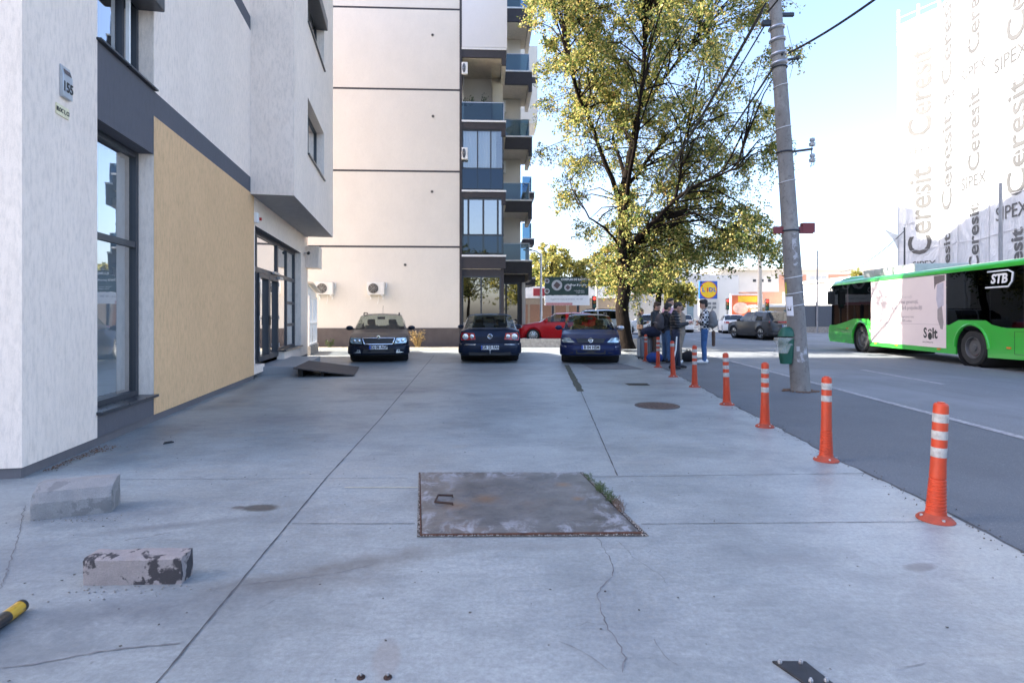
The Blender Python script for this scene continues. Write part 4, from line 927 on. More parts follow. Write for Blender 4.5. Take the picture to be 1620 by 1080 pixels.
m = MB(); m.smooth = True; m.ball((5.1, 0, ZT + .2), (.75, 1.1, .2), 20, 8); m.build('front_dome', BGREEN, BUS)
for a, b, h in ((.6, 3.9, .3),):
    m = MB(); m.box((a, -.85, ZT + .2), (b, .85, ZT + .2 + h))
    for k in range(5): m.box((lerp(a, b, .1 + k * .17), .84, ZT + .25), (lerp(a, b, .1 + k * .17) + .25, .87, ZT + .17 + h))
    m.build('roof_unit', mat('roof_unit_grey', (.45, .46, .47), .6), BUS, bevel=.03)
# advert
m = MB(); m.box((sx(3.47), hy + .002, .42), (sx(7.6), hy + .012, ZT - .02)); ad = m.build('advert_panel', ADV, BUS)
def adt(nm, s, z, body, size, mm, bold=0, sxx=1): return text(nm, body, size, fr((sx(s), hy + .014, z), (-1, 0, 0), (0, 0, 1)), mm, ad, 'LEFT', .001, bold, sx=sxx)
AGREY = mat('advert_grey', (.33, .27, .30), .5); ADK = mat('advert_ink', (.012, .012, .014), .4)
adt('headline', 5.35, 2.02, 'Fii cu toții', .15, mat('advert_pale_ink', (.55, .47, .49), .5)); adt('headline', 5.35, 1.85, 'mai generoși,', .17, AGREY, .002); adt('headline', 5.35, 1.65, 'fără prejudecăți', .17, AGREY, .002)
adt('small_print', 5.35, 1.36, 'Împrumut nou', .12, AGREY); adt('small_print', 5.35, 1.22, '100% online', .12, AGREY)
adt('brand_word', 6.55, .84, 'S', .44, ADK, .012, .85); adt('brand_word', 6.97, .84, 'lt', .44, ADK, .014)
m = MB(); y = hy + .0145; m.prism([(sx(6.87) + .1 * math.cos(a), y, .76 + .115 * math.sin(a)) for a in [k * math.pi / 10 for k in range(20)]], (0, .002, 0)); m.build('lock_emblem', ADK, ad)
m = MB(); m.tube([(sx(6.87) + .065 * math.cos(a), y, .9 + .07 * math.sin(a)) for a in [k * math.pi / 8 for k in range(9)]], .016, 5); m.build('lock_shackle', ADK, ad)
adt('small_print', 6.5, .57, 'scor și bani pe loc', .07, ADK)
m = MB(); y = hy + .0125   # partner picture: hand holding a phone-like card, as flat shapes on the film
m.prism([(sx(s), y, z) for s, z in ((7.05, 2.62), (7.55, 2.62), (7.55, 2.45), (7.15, 2.35), (7.08, 2.2))], (0, .002, 0)); m.build('picture_hair', mat('advert_dark', (.16, .13, .13), .5), ad)
m = MB(); m.prism([(sx(s), y, z) for s, z in ((7.2, 2.35), (7.5, 2.4), (7.5, 1.7), (7.25, 1.6), (7.16, 1.9))], (0, .0015, 0)); m.build('picture_sleeve', mat('advert_lilac', (.46, .44, .52), .5), ad)
m = MB(); m.prism([(sx(s), y, z) for s, z in ((7.22, 1.6), (7.42, 1.7), (7.5, 1.2), (7.46, .98), (7.36, 1.0), (7.22, 1.3))], (0, .0015, 0)); m.build('picture_hand', mat('advert_mauve', (.30, .26, .27), .5), ad)
m = MB()
for s, z0, z1 in ((4.9, .44, ZT - .05),): m.box((sx(s), hy + .0122, z0), (sx(s) + .008, hy + .0135, z1))
m.box((sx(3.5), hy + .0122, 1.12), (sx(7.55), hy + .0135, 1.128)); m.build('panel_joint', AGREY, ad)
# line emblem on the black glass
WLG = mat('emblem_white', (.8, .8, .8), .4)
em = text('operator_emblem', 'STB', .34, fr((sx(9.63), hy + .004, 2.36), (-1, 0, 0), (0, 0, 1)), WLG, BUS, 'CENTER', .003, .012, .18, 1.0)
m = MB(); y = hy + .006
m.tube([(sx(9.25), y, 2.57), (sx(9.95), y, 2.57), (sx(10.1), y, 2.5), (sx(10.07), y, 2.28), (sx(9.95), y, 2.15), (sx(9.18), y, 2.15)], .022, 5); m.build('emblem_frame', WLG, em)
for k in range(8):
    m = MB(); m.box((sx(10.5), hy - .01, 1.3 + k * .14), (sx(11.7), hy + .004, 1.36 + k * .14)); m.build('louvre', BLACK, BUS)
for s, z in ((7.2, .36), (9.9, .55), (3.7, .36), (5.0, .36), (1.6, .85)):
    m = MB(); m.box((sx(s), hy + .0, z), (sx(s) - .14, hy + .016, z + .05)); m.build('side_marker', ORANGEL, BUS)
m = MB()
for a, b, c, d in ((10.15, 11.55, .42, 1.0),):
    for q in (((a, c), (b, c)), ((b, c), (b, d)), ((b, d), (a, d)), ((a, d), (a, c))): m.tube([(sx(q[0][0]), hy, q[0][1]), (sx(q[1][0]), hy, q[1][1])], .006, 4)
m.build('hatch_seam', BLACK, BUS)
m = MB(); m.tube([(5.6, hy - .05, 2.55), (5.35, hy + .2, 2.55), (5.29, hy + .2, 2.38)], .03, 6); mi_ = m.build('mirror_arm', BLACK, BUS)
m = MB(); m.box((5.22, hy + .06, 1.85), (5.36, hy + .34, 2.42)); m.build('wing_mirror', BLACK, BUS, bevel=.04)
for ax in (AXF, AXR):
    for sg in (1, -1): wheel(BUS, ax, sg * (hy - .17), BRW, .28, sg, 0, rimm=mat('bus_rim', (.12, .12, .125), .5, .4), hub=.6)
m = MB()
for s in (2.3, 4.2, 5.4, 6.6, 8.4, 9.2):
    for y in (-.85, -.4, .4, .85): m.box((sx(s), y - .2, .8), (sx(s) - .4, y + .2, 1.2)); m.box((sx(s) - .35, y - .2, 1.2), (sx(s) - .45, y + .2, 1.75))
m.build('seats', mat('bus_seat', (.03, .06, .2), .8), BUS)
m = MB()
for s in (2.9, 5.0, 7.9, 9.0): m.tube([(sx(s), .3, .4), (sx(s), .3, 2.7)], .02, 6)
m.tube([(sx(2.5), .5, 2.3), (sx(10), .5, 2.3)], .018, 6); m.build('grab_pole', mat('pole_yellow', (.5, .4, .03), .4), BUS)
m = MB(); m.box((-5.85, -hy + .1, .7), (5.6, hy - .1, .72)); m.build('floor', BLACK, BUS)
# ================================================================== STREET OBJECTS ON THE LOT AND PAVEMENT
n = NT('bollard_orange'); f = n.ramp(n.noise(9, 6, .7, (1, 1, .6)), [(.42, 0), (.7, 1)])
n.set(color=n.mix(n.math('MULTIPLY', f, .65), (.47, .045, .010), (.26, .04, .02)), rough=.5); BOR = n.m
n = NT('reflective_tape'); f = n.ramp(n.noise(30, 5, .7), [(.4, 0), (.65, 1)]); n.set(color=n.mix(n.math('MULTIPLY', f, .7), (.40, .40, .39), (.22, .21, .20)), rough=.35); TAPE = n.m
FOOT = mat('dirty_rubber_foot', (.30, .05, .025), .75, var=.35, scale=12)
def make_bollard(label, bands=((.682, .743), (.566, .625), (.442, .509))):
    t = thing('bollard', label, 'bollard', (0, 0, 0), 0, 'orange flexible bollards along the edge of the lot')
    o = MB(); prof = [(.076, .03), (.078, .05)]
    z = .06
    while z < .29:
        r = lerp(.0755, .063, (z - .06) / .23); prof += [(r, z), (r, z + .012), (r - .006, z + .016), (r - .006, z + .021)]; z += .0235
    prof += [(.062, .30), (.058, .40), (.056, .78), (.054, .80), (.044, .812), (.0, .815)]; o.lathe(prof, 28, False); o.build('post', BOR, t, sharp=28)
    o = MB(); o.lathe([(.142, 0), (.142, .008), (.125, .022), (.09, .034), (.076, .05)], 32); f_ = o.build('base', FOOT, t)
    for k in range(4):
        a = .6 + k * math.pi / 2; b = MB(); b.T = Matrix.Translation((.112 * math.cos(a), .112 * math.sin(a), .02)); b.lathe([(.013, 0), (.013, .014), (0, .016)], 6); b.build('bolt', STEEL, f_)
    for a, b in bands:
        r = .0575; o = MB(); o.lathe([(r, a), (r + .001, a + .004), (r + .001, b - .004), (r, b)], 28, False); o.build('reflective_band', TAPE, t)
    o = MB(); o.T = Matrix.Translation((0, 0, .812)); o.lathe([(.03, 0), (.03, .006), (.022, .01), (0, .008)], 16); o.build('cap', BOR, t)
    return t
spots = [((1480, 822), 'orange bollard with three silver bands, largest and nearest on the right', 0),
         ((1307, 728), 'orange bollard with two silver bands, second nearest along the lot edge', 1),
         ((1210, 675), 'orange bollard with three bands left of the concrete pole, third from the nearest', 0),
         ((1150, 640), 'orange three banded bollard, fourth from the nearest along the edge', 0),
         ((1099, 612), 'orange bollard standing in front of the man in the checked shirt', 0),
         ((1065, 596), 'orange bollard with one silver band in front of the man in the black jacket', 2),
         ((1041, 581), 'orange bollard directly behind the one banded bollard, before the jeans', 0),
         ((1022, 571), 'orange bollard in front of the grey suitcase, farthest of the upright row', 1)]
BN = {0: ((.682, .743), (.566, .625), (.442, .509)), 1: ((.693, .757), (.578, .636)), 2: ((.695, .765),)}
protos = {}
for (px, lab, kd) in spots:
    g = G(*px)
    if kd not in protos: b = protos[kd] = make_bollard(lab, BN[kd]); 
    else: b = copy_tree(protos[kd]); b['label'] = lab
    b.scale = (.80, .80, 1); b.location = g; b.rotation_euler = (0, R(random.Random(px[0]).uniform(-2.2, 2.2)), random.Random(px[1]).uniform(0, 6))
b = copy_tree(protos[2]); b['label'] = 'orange bollard leaning over to the right beside the tree trunk'; b.location = (4.35, 22.6, 0); b.rotation_euler = (0, R(17), .0); b.scale = (1.0, 1.0, 1.2)
t = thing('marker_post', 'thin black tilted marker post left of the grey suitcase', 'post', (4.42, 18.6, 0)); t.rotation_euler = (0, R(-9), 0)
MB().tube([(0, 0, .04), (0, 0, .72)], .035, 10).build('shaft', BLACK, t); MB().lathe([(.08, 0), (.08, .03), (.05, .05)], 14).build('foot', BLACK, t)
o = MB(); o.tube([(0, 0, .55), (0, 0, .62)], .037, 10); o.build('reflective_band', mat('red_band', (.5, .06, .04), .4), t)
# --- steel hatch plate with its frame, gravel gap and weeds
n = NT('hatch_steel')
b1 = n.ramp(n.noise(2.6, 7, .65), [(.35, 0), (.65, 1)]); b2 = n.ramp(n.noise(7, 8, .75, (1, .6, 1), .6), [(.5, 0), (.6, 1)]); b3 = n.ramp(n.noise(1.9, 5, .6), [(.58, 0), (.7, 1)])
c = n.mix(b1, (.085, .083, .084), (.175, .165, .16)); c = n.mix(n.math('MULTIPLY', b3, .3), c, (.17, .10, .06))
# pale worn patches mostly near the rim
sep = n.node('ShaderNodeSeparateXYZ'); n.link(n.coord(), sep.inputs[0])
ex = n.math('MULTIPLY', n.math('ABSOLUTE', n.math('ADD', sep.outputs[0], -.02)), 1.30); ey = n.math('MULTIPLY', n.math('ABSOLUTE', n.math('ADD', sep.outputs[1], -4.23)), 1.42)
e = n.ramp(n.math('MAXIMUM', ex, ey), [(.5, 0.06), (.95, .8)])
c = n.mix(n.math('MULTIPLY', b2, e), c, (.40, .41, .44))
sc_ = n.ramp(n.noise(30, 6, .7, (.3, 1, 1)), [(.55, 0), (.68, .5)]); c = n.mix(sc_, c, (.05, .045, .045))
for (x, y), r in (((.42, 4.55), .09), ((-.42, 4.05), .13), ((-.2, 4.2), .14), ((.5, 4.2), .07)):
    g = n.node('ShaderNodeTexGradient', gradient_type='SPHERICAL'); mp = n.node('ShaderNodeMapping', vector_type='TEXTURE'); mp.inputs['Location'].default_value = (x, y, 0); mp.inputs['Scale'].default_value = (r, r, 1)
    n.link(n.co.outputs['Object'], mp.inputs[0]); n.link(mp.outputs[0], g.inputs[0]); c = n.mix(n.math('MULTIPLY', g.outputs['Fac'], n.math('MULTIPLY', n.noise(18, 5), 1.5)), c, (.20, .115, .06))
n.set(color=c, rough=n.ramp(b2, [(0, .42), (1, .6)]), metal=.35); n.bump(n.noise(5, 6, .6), .35, .02); HATCH = n.m
q = [G(668, 847), G(1010, 843), G(917, 749), G(665, 749)]
hp = thing('steel_hatch', 'rusty scratched steel hatch plate set in the concrete in the foreground', 'hatch', (0, 0, 0))
bm = bmesh.new(); bm.verts.ensure_lookup_table()
o = MB(); o.smooth = True; NX, NY = 24, 18; vs_ = []
for j in range(NY + 1):
    for i in range(NX + 1):
        u, v = i / NX, j / NY; p = q[0].lerp(q[1], u).lerp(q[3].lerp(q[2], u), v)
        e_ = min(u, 1 - u, v, 1 - v); vs_.append((p.x, p.y, .018 + .007 * mnoise.noise(p * 2.2) * min(1, e_ * 8) - (.004 if e_ == 0 else 0)))
o.add(vs_, [(j * (NX + 1) + i, j * (NX + 1) + i + 1, (j + 1) * (NX + 1) + i + 1, (j + 1) * (NX + 1) + i) for j in range(NY) for i in range(NX)])
o.smooth = False
for a, b in ((0, 1), (1, 2), (2, 3), (3, 0)): o.quad((q[a].x, q[a].y, -.01), (q[b].x, q[b].y, -.01), (q[b].x, q[b].y, .014), (q[a].x, q[a].y, .014))
o.build('plate', HATCH, hp)
bm.free()
cen = sum(q, Vector()) / 4
def off(p, d): v = (p - cen); return p + Vector((math.copysign(d, v.x), math.copysign(d, v.y), 0))
q2 = [off(q[0], .028), off(q[1], .055) , off(q[2], .035), off(q[3], .02)]
o = MB()
for a, b in ((0, 1), (1, 2), (2, 3), (3, 0)): o.quad((*q[a][:2], .0045), (*q2[a][:2], .0045), (*q2[b][:2], .0045), (*q[b][:2], .0045))
o.build('gap_dirt', mat('gap_gravel', (.07, .06, .05), .95, var=.8, scale=55, bump=1, bscale=70), hp)
o = MB()
for a, b in ((0, 1), (3, 0)):
    d = (q[b] - q[a]); k = (q2[b] - q2[a]); o.prism([(*lerp(q[a], q2[a], .15)[:2], .002), (*lerp(q[b], q2[b], .15)[:2], .002), (*lerp(q[b], q2[b], .42)[:2], .002), (*lerp(q[a], q2[a], .42)[:2], .002)], (0, 0, .012))
o.build('rim_angle', mat('rust_iron', (.10, .045, .03), .8, .2, var=.5, scale=20), hp)
o = MB(); h0 = Vector((-.62, 4.19, .02)); h0 = P(714, 795, 4.15); h0.z = .02
o.tube([(h0.x, h0.y + .09, .015), (h0.x, h0.y + .09, .03), (h0.x - .11, h0.y + .085, .034), (h0.x - .115, h0.y - .07, .034), (h0.x + .02, h0.y - .09, .03), (h0.x + .02, h0.y - .09, .012)], .008, 6); o.build('lifting_handle', mat('rust_iron_dark', (.05, .028, .022), .8, .3, var=.4), hp)
rg = random.Random(11); o = MB()
for k in range(700):
    s = rg.random(); sd_ = rg.choice([0, 1, 1, 3]); a, b = ((0, 1), (1, 2), (2, 3), (3, 0))[sd_]
    p = lerp(lerp(q[a], q2[a], rg.uniform(.4, 1.05)), lerp(q[b], q2[b], rg.uniform(.4, 1.05)), s); r = rg.uniform(.002, .006)
    o.ball((p.x, p.y, .005 + r * .5), (r, r * rg.uniform(.6, 1), r * .7), 5, 4)
tag(o.build('gravel', mat('pale_gravel', (.28, .26, .24), .9, var=.6, scale=90), hp), kind='stuff')
WEED = mat('weed_leaf', (.055, .085, .025), .6, var=.5, scale=30); WEEDD = mat('weed_dry', (.13, .085, .06), .7, var=.4, scale=30)
def weed(p, n_, sp, hgt, mm, name, label):
    o = MB(); rg = random.Random(int(p.x * 1000))
    for k in range(n_):
        bx_ = p.x + rg.uniform(-sp[0], sp[0]); by = p.y + rg.uniform(-sp[1], sp[1]); h = hgt * rg.uniform(.3, 1); a = rg.uniform(0, 6.28); d = Vector((math.cos(a), math.sin(a), 0)) * rg.uniform(.01, .035)
        tip = Vector((bx_, by, h)) + d
        o.tube([(bx_, by, .0), ((bx_ + tip.x) / 2, (by + tip.y) / 2, h * .7), tip], [.0015, .0012, .0006], 4, False)
        for j in range(5):
            c = Vector((bx_, by, 0)).lerp(tip, rg.uniform(.3, 1)); l = rg.uniform(.006, .013); a2 = rg.uniform(0, 6.28); u = Vector((math.cos(a2), math.sin(a2), rg.uniform(-.2, .5))) * l; v = Vector((-u.y, u.x, 0)) * .45
            o.quad(c, c + u * .5 + v, c + u, c + u * .5 - v)
    return tag(o.build(name, mm), label, 'weed', 'weeds along the right edge of the steel hatch')
for i, (tt, nn, hh, mm, lab) in enumerate(((.86, 40, .035, WEED, 'tiny green weed patch at the far right corner of the steel hatch'), (.66, 90, .06, WEED, 'thick green weed tuft midway along the right edge of the hatch'), (.5, 80, .055, WEED, 'low leafy weed spreading over the right rim of the hatch, nearer than the thick tuft'), (.36, 50, .075, WEEDD, 'reddish dry weed sprig at the near end of the hatch edge weeds'))):
    p = lerp(lerp(q[1], q2[1], .8), lerp(q[2], q2[2], .8), tt); weed(p, nn, (.035, .11), hh, mm, 'weed', lab)
# --- manhole cover, base plates, bolts
mh = thing('manhole_cover', 'round rusty manhole cover in the concrete near the bollards', 'manhole', (2.27, 8.6, 0))
o = MB(); o.lathe([(.345, 0), (.345, .006), (.31, .008), (.308, .003)], 40); o.build('ring', mat('rust_ring', (.09, .075, .068), .7, .4, var=.3, scale=14), mh)
o = MB(); o.lathe([(.303, .002), (.303, .007), (0, .0075)], 40)
for k in range(-4, 5):
    for j in range(-4, 5):
        if math.hypot(k, j) < 4.2: o.box((k * .062 - .02, j * .062 - .02, .007), (k * .062 + .02, j * .062 + .02, .012))
o.build('lid', mat('rust_lid', (.12, .085, .07), .75, .4, var=.4, scale=14), mh)
bp = thing('base_plate', 'small black steel base plate bolted to the concrete at the lower right', 'base plate', (1.135, 2.185, 0), R(-3))
o = MB(); o.prism([(-.075, .06, 0), (-.0, -.09, 0), (.11, -.09, 0), (.06, .065, 0)][::-1], (0, 0, .009)); o.build('plate', mat('old_steel', (.035, .037, .042), .45, .7, var=.3, scale=20), bp, bevel=.002)
for x, y in ((-.05, .045), (.035, .05), (.02, -.065), (.08, -.06)):
    o = MB(); o.T = Matrix.Translation((x, y, .009)); o.lathe([(.009, 0), (.009, .007), (.005, .008), (.005, .014), (0, .015)], 6); o.build('bolt', STEEL, bp)
for x, lab in ((-.592, 'rusty anchor bolt stub in the concrete, left of the pair at the bottom edge'), (-.487, 'rusty anchor bolt stub in the concrete, right of the pair at the bottom edge')):
    bt = thing('anchor_bolt', lab, 'bolt', (x, 2.155, 0), 0, 'anchor bolt stubs at the bottom edge')
    o = MB(); o.lathe([(.017, 0), (.017, .003), (.009, .004), (.009, .01)], 12); o.build('washer', mat('rust_iron_dark', (.05, .028, .022), .8), bt)
    o = MB(); o.lathe([(.005, .004), (.005, .02), (0, .021)], 8); o.build('stud', STEEL, bt)
# --- loose concrete kerb blocks
def stone(name, pale, dark, spots=.5, th=.55):
    n = NT(name); a = n.ramp(n.noise(9, 7, .7), [(.3, 0), (.7, 1)]); s = n.ramp(n.noise(7.5, 5, .6, (1, 1, 1), .4), [(th, 0), (th + .04, 1)])
    g = n.ramp(n.noise(120, 3, .7), [(.4, 0), (.7, 1)])
    c = n.mix(a, tuple(v * .75 for v in pale), pale); c = n.mix(n.math('MULTIPLY', g, .35), c, tuple(v * .45 for v in pale)); c = n.mix(n.math('MULTIPLY', s, spots), c, dark)
    n.set(color=c, rough=.95); n.bump(n.math('ADD', n.noise(40, 6, .7), n.noise(160, 3)), .8, .012); return n.m
def block(name, label, loc, rz, prof, ln, mm, seed, tilt=(0, 0)):
    # prof: (y,z) section, ln along x ; subdivided and roughened
    o = bmesh.new(); k = 26; nP = len(prof); dense = []
    for i in range(nP):
        a, b = prof[i], prof[(i + 1) % nP]; m_ = max(2, int(math.dist(a, b) / .02))
        dense += [(lerp(a[0], b[0], j / m_), lerp(a[1], b[1], j / m_)) for j in range(m_)]
    rings = []
    for i in range(k + 1):
        x = -ln / 2 + ln * i / k; e = min(i, k - i); sh = 1 - (.025 if e == 0 else 0); row = []
        for y, z in dense:
            cy = sum(p[0] for p in dense) / len(dense); cz = sum(p[1] for p in dense) / len(dense)
            p = Vector((x, cy + (y - cy) * sh, cz + (z - cz) * sh)); d = .0015 * mnoise.noise(p * 18 + Vector((seed, 0, 0))) + .0022 * mnoise.noise(p * 70)
            ch = mnoise.noise(p * 6 + Vector((0, seed, 0)))
            if ch > .3: d -= min(.004, (ch - .3) * .05)
            v = Vector((p.x * .1, p.y - cy, p.z - cz)).normalized(); row.append(o.verts.new(p + v * d))
        rings.append(row)
    N_ = len(dense)
    for i in range(k):
        for j in range(N_): o.faces.new((rings[i][j], rings[i][(j + 1) % N_], rings[i + 1][(j + 1) % N_], rings[i + 1][j]))
    o.faces.new(rings[0][::-1]); o.faces.new(rings[-1]); bmesh.ops.recalc_face_normals(o, faces=o.faces)
    me = bpy.data.meshes.new(name); o.to_mesh(me); o.free(); me.materials.append(mm)
    for p in me.polygons: p.use_smooth = True
    me.set_sharp_from_angle(angle=R(24))
    ob = bpy.data.objects.new(name, me); col.objects.link(ob); ob.location = loc; ob.rotation_euler = (tilt[0], tilt[1], rz); return tag(ob, label, 'concrete block', 'loose concrete kerb blocks')
block('concrete_block', 'loose grey kerb block with a rounded top and chipped face, farther and leftmost', (-3.14, 3.97, -.005), R(20), [(-.10, 0), (-.105, .12), (-.07, .19), (.02, .23), (.11, .23), (.11, 0)], .47, stone('kerb_stone', (.36, .35, .345), (.15, .147, .15), .5, .54), 3)
block('concrete_block', 'loose pale kerb block with peeling black stains, nearer and in front', (-2.0, 2.95, -.004), R(2), [(-.055, 0), (-.06, .135), (-.045, .148), (.055, .15), (.06, 0)], .505, stone('stained_stone', (.38, .34, .335), (.035, .033, .04), .95, .52), 9)
n = NT('pole_stripes'); wv = n.node('ShaderNodeSeparateXYZ'); n.link(n.coord(), wv.inputs[0])
bk = n.math('GREATER_THAN', n.math('FRACT', n.math('MULTIPLY', n.math('ADD', wv.outputs[2], .01), 4.2)), .5)
sc2 = n.ramp(n.noise(45, 6, .75, (1, 1, .25)), [(.60, 0), (.66, 1)])
n.set(color=n.mix(n.math('MAXIMUM', bk, n.math('MULTIPLY', sc2, .8)), (.62, .36, .015), (.012, .012, .014)), rough=.35, coat=.3)
pp = thing('fallen_post', 'yellow and black striped post lying on the concrete at the left edge', 'post', (-2.345, 2.63, .03)); pp.scale = (.86, .86, .92); pp.rotation_euler = (R(-96 + 180 + 96), 0, 0)
pp.rotation_euler = Vector((.16, -1, .0)).to_track_quat('Z', 'Y').to_euler()
MB().lathe([(.0, 0), (.03, .0), (.034, .006), (.034, .9)], 24).build('tube', n.m, pp); MB().lathe([(.0, -.012), (.028, -.011), (.0345, -.003), (.0345, .016)], 24, False).build('end_cap', BLACK, pp)
o = MB(); g = G(267, 701); o.tube([(g.x - .05, g.y, .008), (g.x, g.y + .05, .01), (g.x + .04, g.y + .02, .012), (g.x - .01, g.y - .03, .008), (g.x - .03, g.y - .05, .008)], .007, 5); tag(o.build('wire_scrap', BLACK), 'small curl of black wire lying on the concrete', 'wire scrap')
# dry leaves by the pillar, cigarette ends and crumbs
DRYL = mat('dry_leaf', (.16, .085, .045), .8, var=.6, scale=40)
rg = random.Random(21); o = MB()
for k in range(420):
    s = rg.random() ** .8; b = WB @ Vector((.05 + abs(rg.gauss(0, .05)) * (1 if s < .7 else 2), .15 + s * 1.0, .006)); l = rg.uniform(.008, .02); a = rg.uniform(0, 6.3); u = Vector((math.cos(a), math.sin(a), rg.uniform(-.3, .6))) * l; v = Vector((-u.y, u.x, rg.uniform(-.004, .01))) * .5
    b.z += rg.uniform(0, .012); o.quad(b, b + u * .5 + v, b + u, b + u * .5 - v)
tag(o.build('leaf_litter', DRYL), 'strip of dry brown leaves along the foot of the light pillar', 'leaf litter', kind='stuff')
o = MB()
for k in range(420):
    p = Vector((rg.uniform(-4, 3.2), rg.uniform(2, 15), .004)); r = rg.uniform(.002, .007) * (1 + p.y * .05); a = rg.uniform(0, 6.3)
    o.add([(p.x + r * math.cos(a + t_) * rg.uniform(.6, 1.5), p.y + r * math.sin(a + t_), .0035 + (.003 if i == 2 else 0)) for i, t_ in enumerate((0, 1.3, 2.4, 3.6, 5))], [(0, 1, 2, 3, 4)])
tag(o.build('crumb_litter', mat('crumb', (.06, .055, .05), .9)), 'scattered dark crumbs and specks lying over the concrete', 'litter', kind='stuff')
o = MB()
for bx_, by, wx in ((-3.1, 3.85, .3), (-2.0, 2.88, .32)):
    for k in range(70):
        p = Vector((bx_ + rg.gauss(0, wx * .6), by + rg.gauss(0, .05) - .02, .002)); r = rg.uniform(.002, .007); o.ball((p.x, p.y, r * .5), (r, r * rg.uniform(.6, 1), r * .6), 5, 4)
tag(o.build('concrete_crumbs', mat('crumb_grey', (.22, .21, .2), .9, var=.5, scale=60)), 'small grey crumbs broken off the loose kerb blocks', 'rubble', kind='stuff')
# dry grass tuft by the wall
def tuft(loc, hgt, n_, sp, mm, label, name='dry_grass', cat='plant', seed=1):
    o = MB(); rg = random.Random(seed)
    for k in range(n_):
        a = rg.uniform(0, 6.28); r = rg.uniform(0, sp * .25); b = Vector((r * math.cos(a), r * math.sin(a) * .6, 0)); h = hgt * rg.uniform(.4, 1); l = sp * rg.uniform(.2, 1)
        m_ = b + Vector((math.cos(a) * l * .45, math.sin(a) * l * .3, h * .7)); tp = b + Vector((math.cos(a) * l, math.sin(a) * l * .6, h)); o.tube([b, m_, tp], [.012, .009, .003], 4, False)
        for j in range(5):
            c = m_.lerp(tp, rg.random()); u = Vector((rg.gauss(0, 1), rg.gauss(0, 1), rg.uniform(0, 1.2))).normalized() * .09; v = u.orthogonal().normalized() * .02; o.quad(c, c + u * .5 + v, c + u, c + u * .5 - v)
    ob = o.build(name, mm); ob.location = loc; return tag(ob, label, cat)
tuft((-4.15, 24.2, 0), .8, 46, .46, mat('straw', (.42, .30, .13), .8, var=.4, scale=9), 'dry straw coloured weed by the brown plinth between the two dark cars', seed=5)
tuft((-8.0, 24.1, 0), .35, 14, .3, WEED, 'small green weed at the foot of the brown plinth by the glazed porch', 'green_weed', seed=6)
# ================================================================== UTILITY POLE, WIRES, BIN
PB = Vector((5.47, 10.42, -.02)); PT = Vector((4.86, 10.42, 9.2))
def pz(z): return PB.lerp(PT, z / 9.2)
n = NT('pole_concrete'); a = n.ramp(n.noise(3, 7, .65, (1, 1, .35)), [(.3, 0), (.7, 1)]); b_ = n.ramp(n.noise(16, 6, .7), [(.55, 0), (.62, 1)]); l_ = n.ramp(n.noise(2.1, 6, .7, (1, 1, .6)), [(.52, 0), (.60, 1)])
c = n.mix(a, (.16, .148, .14), (.25, .235, .22)); c = n.mix(n.math('MULTIPLY', b_, .45), c, (.07, .065, .06)); c = n.mix(n.math('MULTIPLY', l_, .3), c, (.36, .355, .34))
n.set(color=c, rough=.9); n.bump(n.noise(60, 5), .6, .012)
UP = thing('utility_pole', 'leaning round concrete utility pole on the pavement with straps, posters and wires', 'pole', (0, 0, 0))
o = MB(); o.tube([pz(z) for z in (0, .6, 1.2, 2, 3, 4.5, 6, 7.5, 9.2)], [.173 - .0086 * z_ for z_ in (0, .6, 1.2, 2, 3, 4.5, 6, 7.5, 9.2)], 28); o.build('shaft', n.m, UP)
def prad(z): return lerp(.173, .094, z / 9.2) + .004
o = MB()
def band(z, h, m_, nm, tilt=.0, ex=.006):
    q = MB(); c = pz(z); r = prad(z) + ex; q.tube([(c.x + r * math.cos(a), c.y + r * math.sin(a), c.z + tilt * math.cos(a)) for a in [k * math.pi / 14 for k in range(29)]], h / 2, 6, False); return q.build(nm, m_, UP)
DSTEEL = mat('dark_strap', (.05, .055, .065), .5, .6)
for z in (6.85, 6.62, 6.35, 6.18): band(z, .06, STEEL, 'strap', .015)
for z in (6.1, 4.5, 3.02): band(z, .035, DSTEEL, 'strap', .0)
CLEAR = glassmat('clear_tape', (.9, .9, .92), 1.5, boost=2.5)
for z in (5.75, 4.96, 3.95, 2.15, 1.85, 1.62): band(z, .018, mat('tape_white', (.55, .55, .56), .3), 'tape', .03, .003)
c = pz(4.5); o = MB(); o.tube([c, c + Vector((.52, 0, .07))], .022, 6); br = o.build('bracket', DSTEEL, UP)
o = MB(); ins = c + Vector((.5, 0, .0)); o.tube([ins + Vector((0, 0, -.05)), ins + Vector((.02, 0, .24))], .01, 5); o.build('insulator_pin', DSTEEL, br)
for dz in (.2, -.1):
    o = MB(); o.T = Matrix.Translation(ins + Vector((.02, 0, dz))); o.lathe([(.02, -.08), (.055, -.07), (.06, -.02), (.03, 0), (.05, .03), (.045, .07), (.02, .08)], 14); o.build('insulator', mat('insulator_glaze', (.30, .33, .36), .2, coat=.5), br)
o = MB(); o.tube([ins + Vector((.03, 0, -.15)), ins + Vector((-.02, 0, -.27)), ins + Vector((.05, 0, -.22)), ins + Vector((.05, 0, -.12))], .008, 5); o.build('wire_loop', DSTEEL, br)
c = pz(7.1); o = MB(); o.box((c.x + .0, c.y - .03, c.z - .03), (c.x + .34, c.y + .03, c.z + .04)); o.box((c.x - .26, c.y - .03, c.z - .2), (c.x - .1, c.y + .05, c.z - .1)); o.build('cross_bracket', DSTEEL, UP, bevel=.01)
c = pz(6.22); o = MB(); o.tube([c, c + Vector((.3, -.05, .04))], .025, 6); o.ball(c + Vector((.33, -.05, .05)), .045); o.build('cable_clamp', DSTEEL, UP)
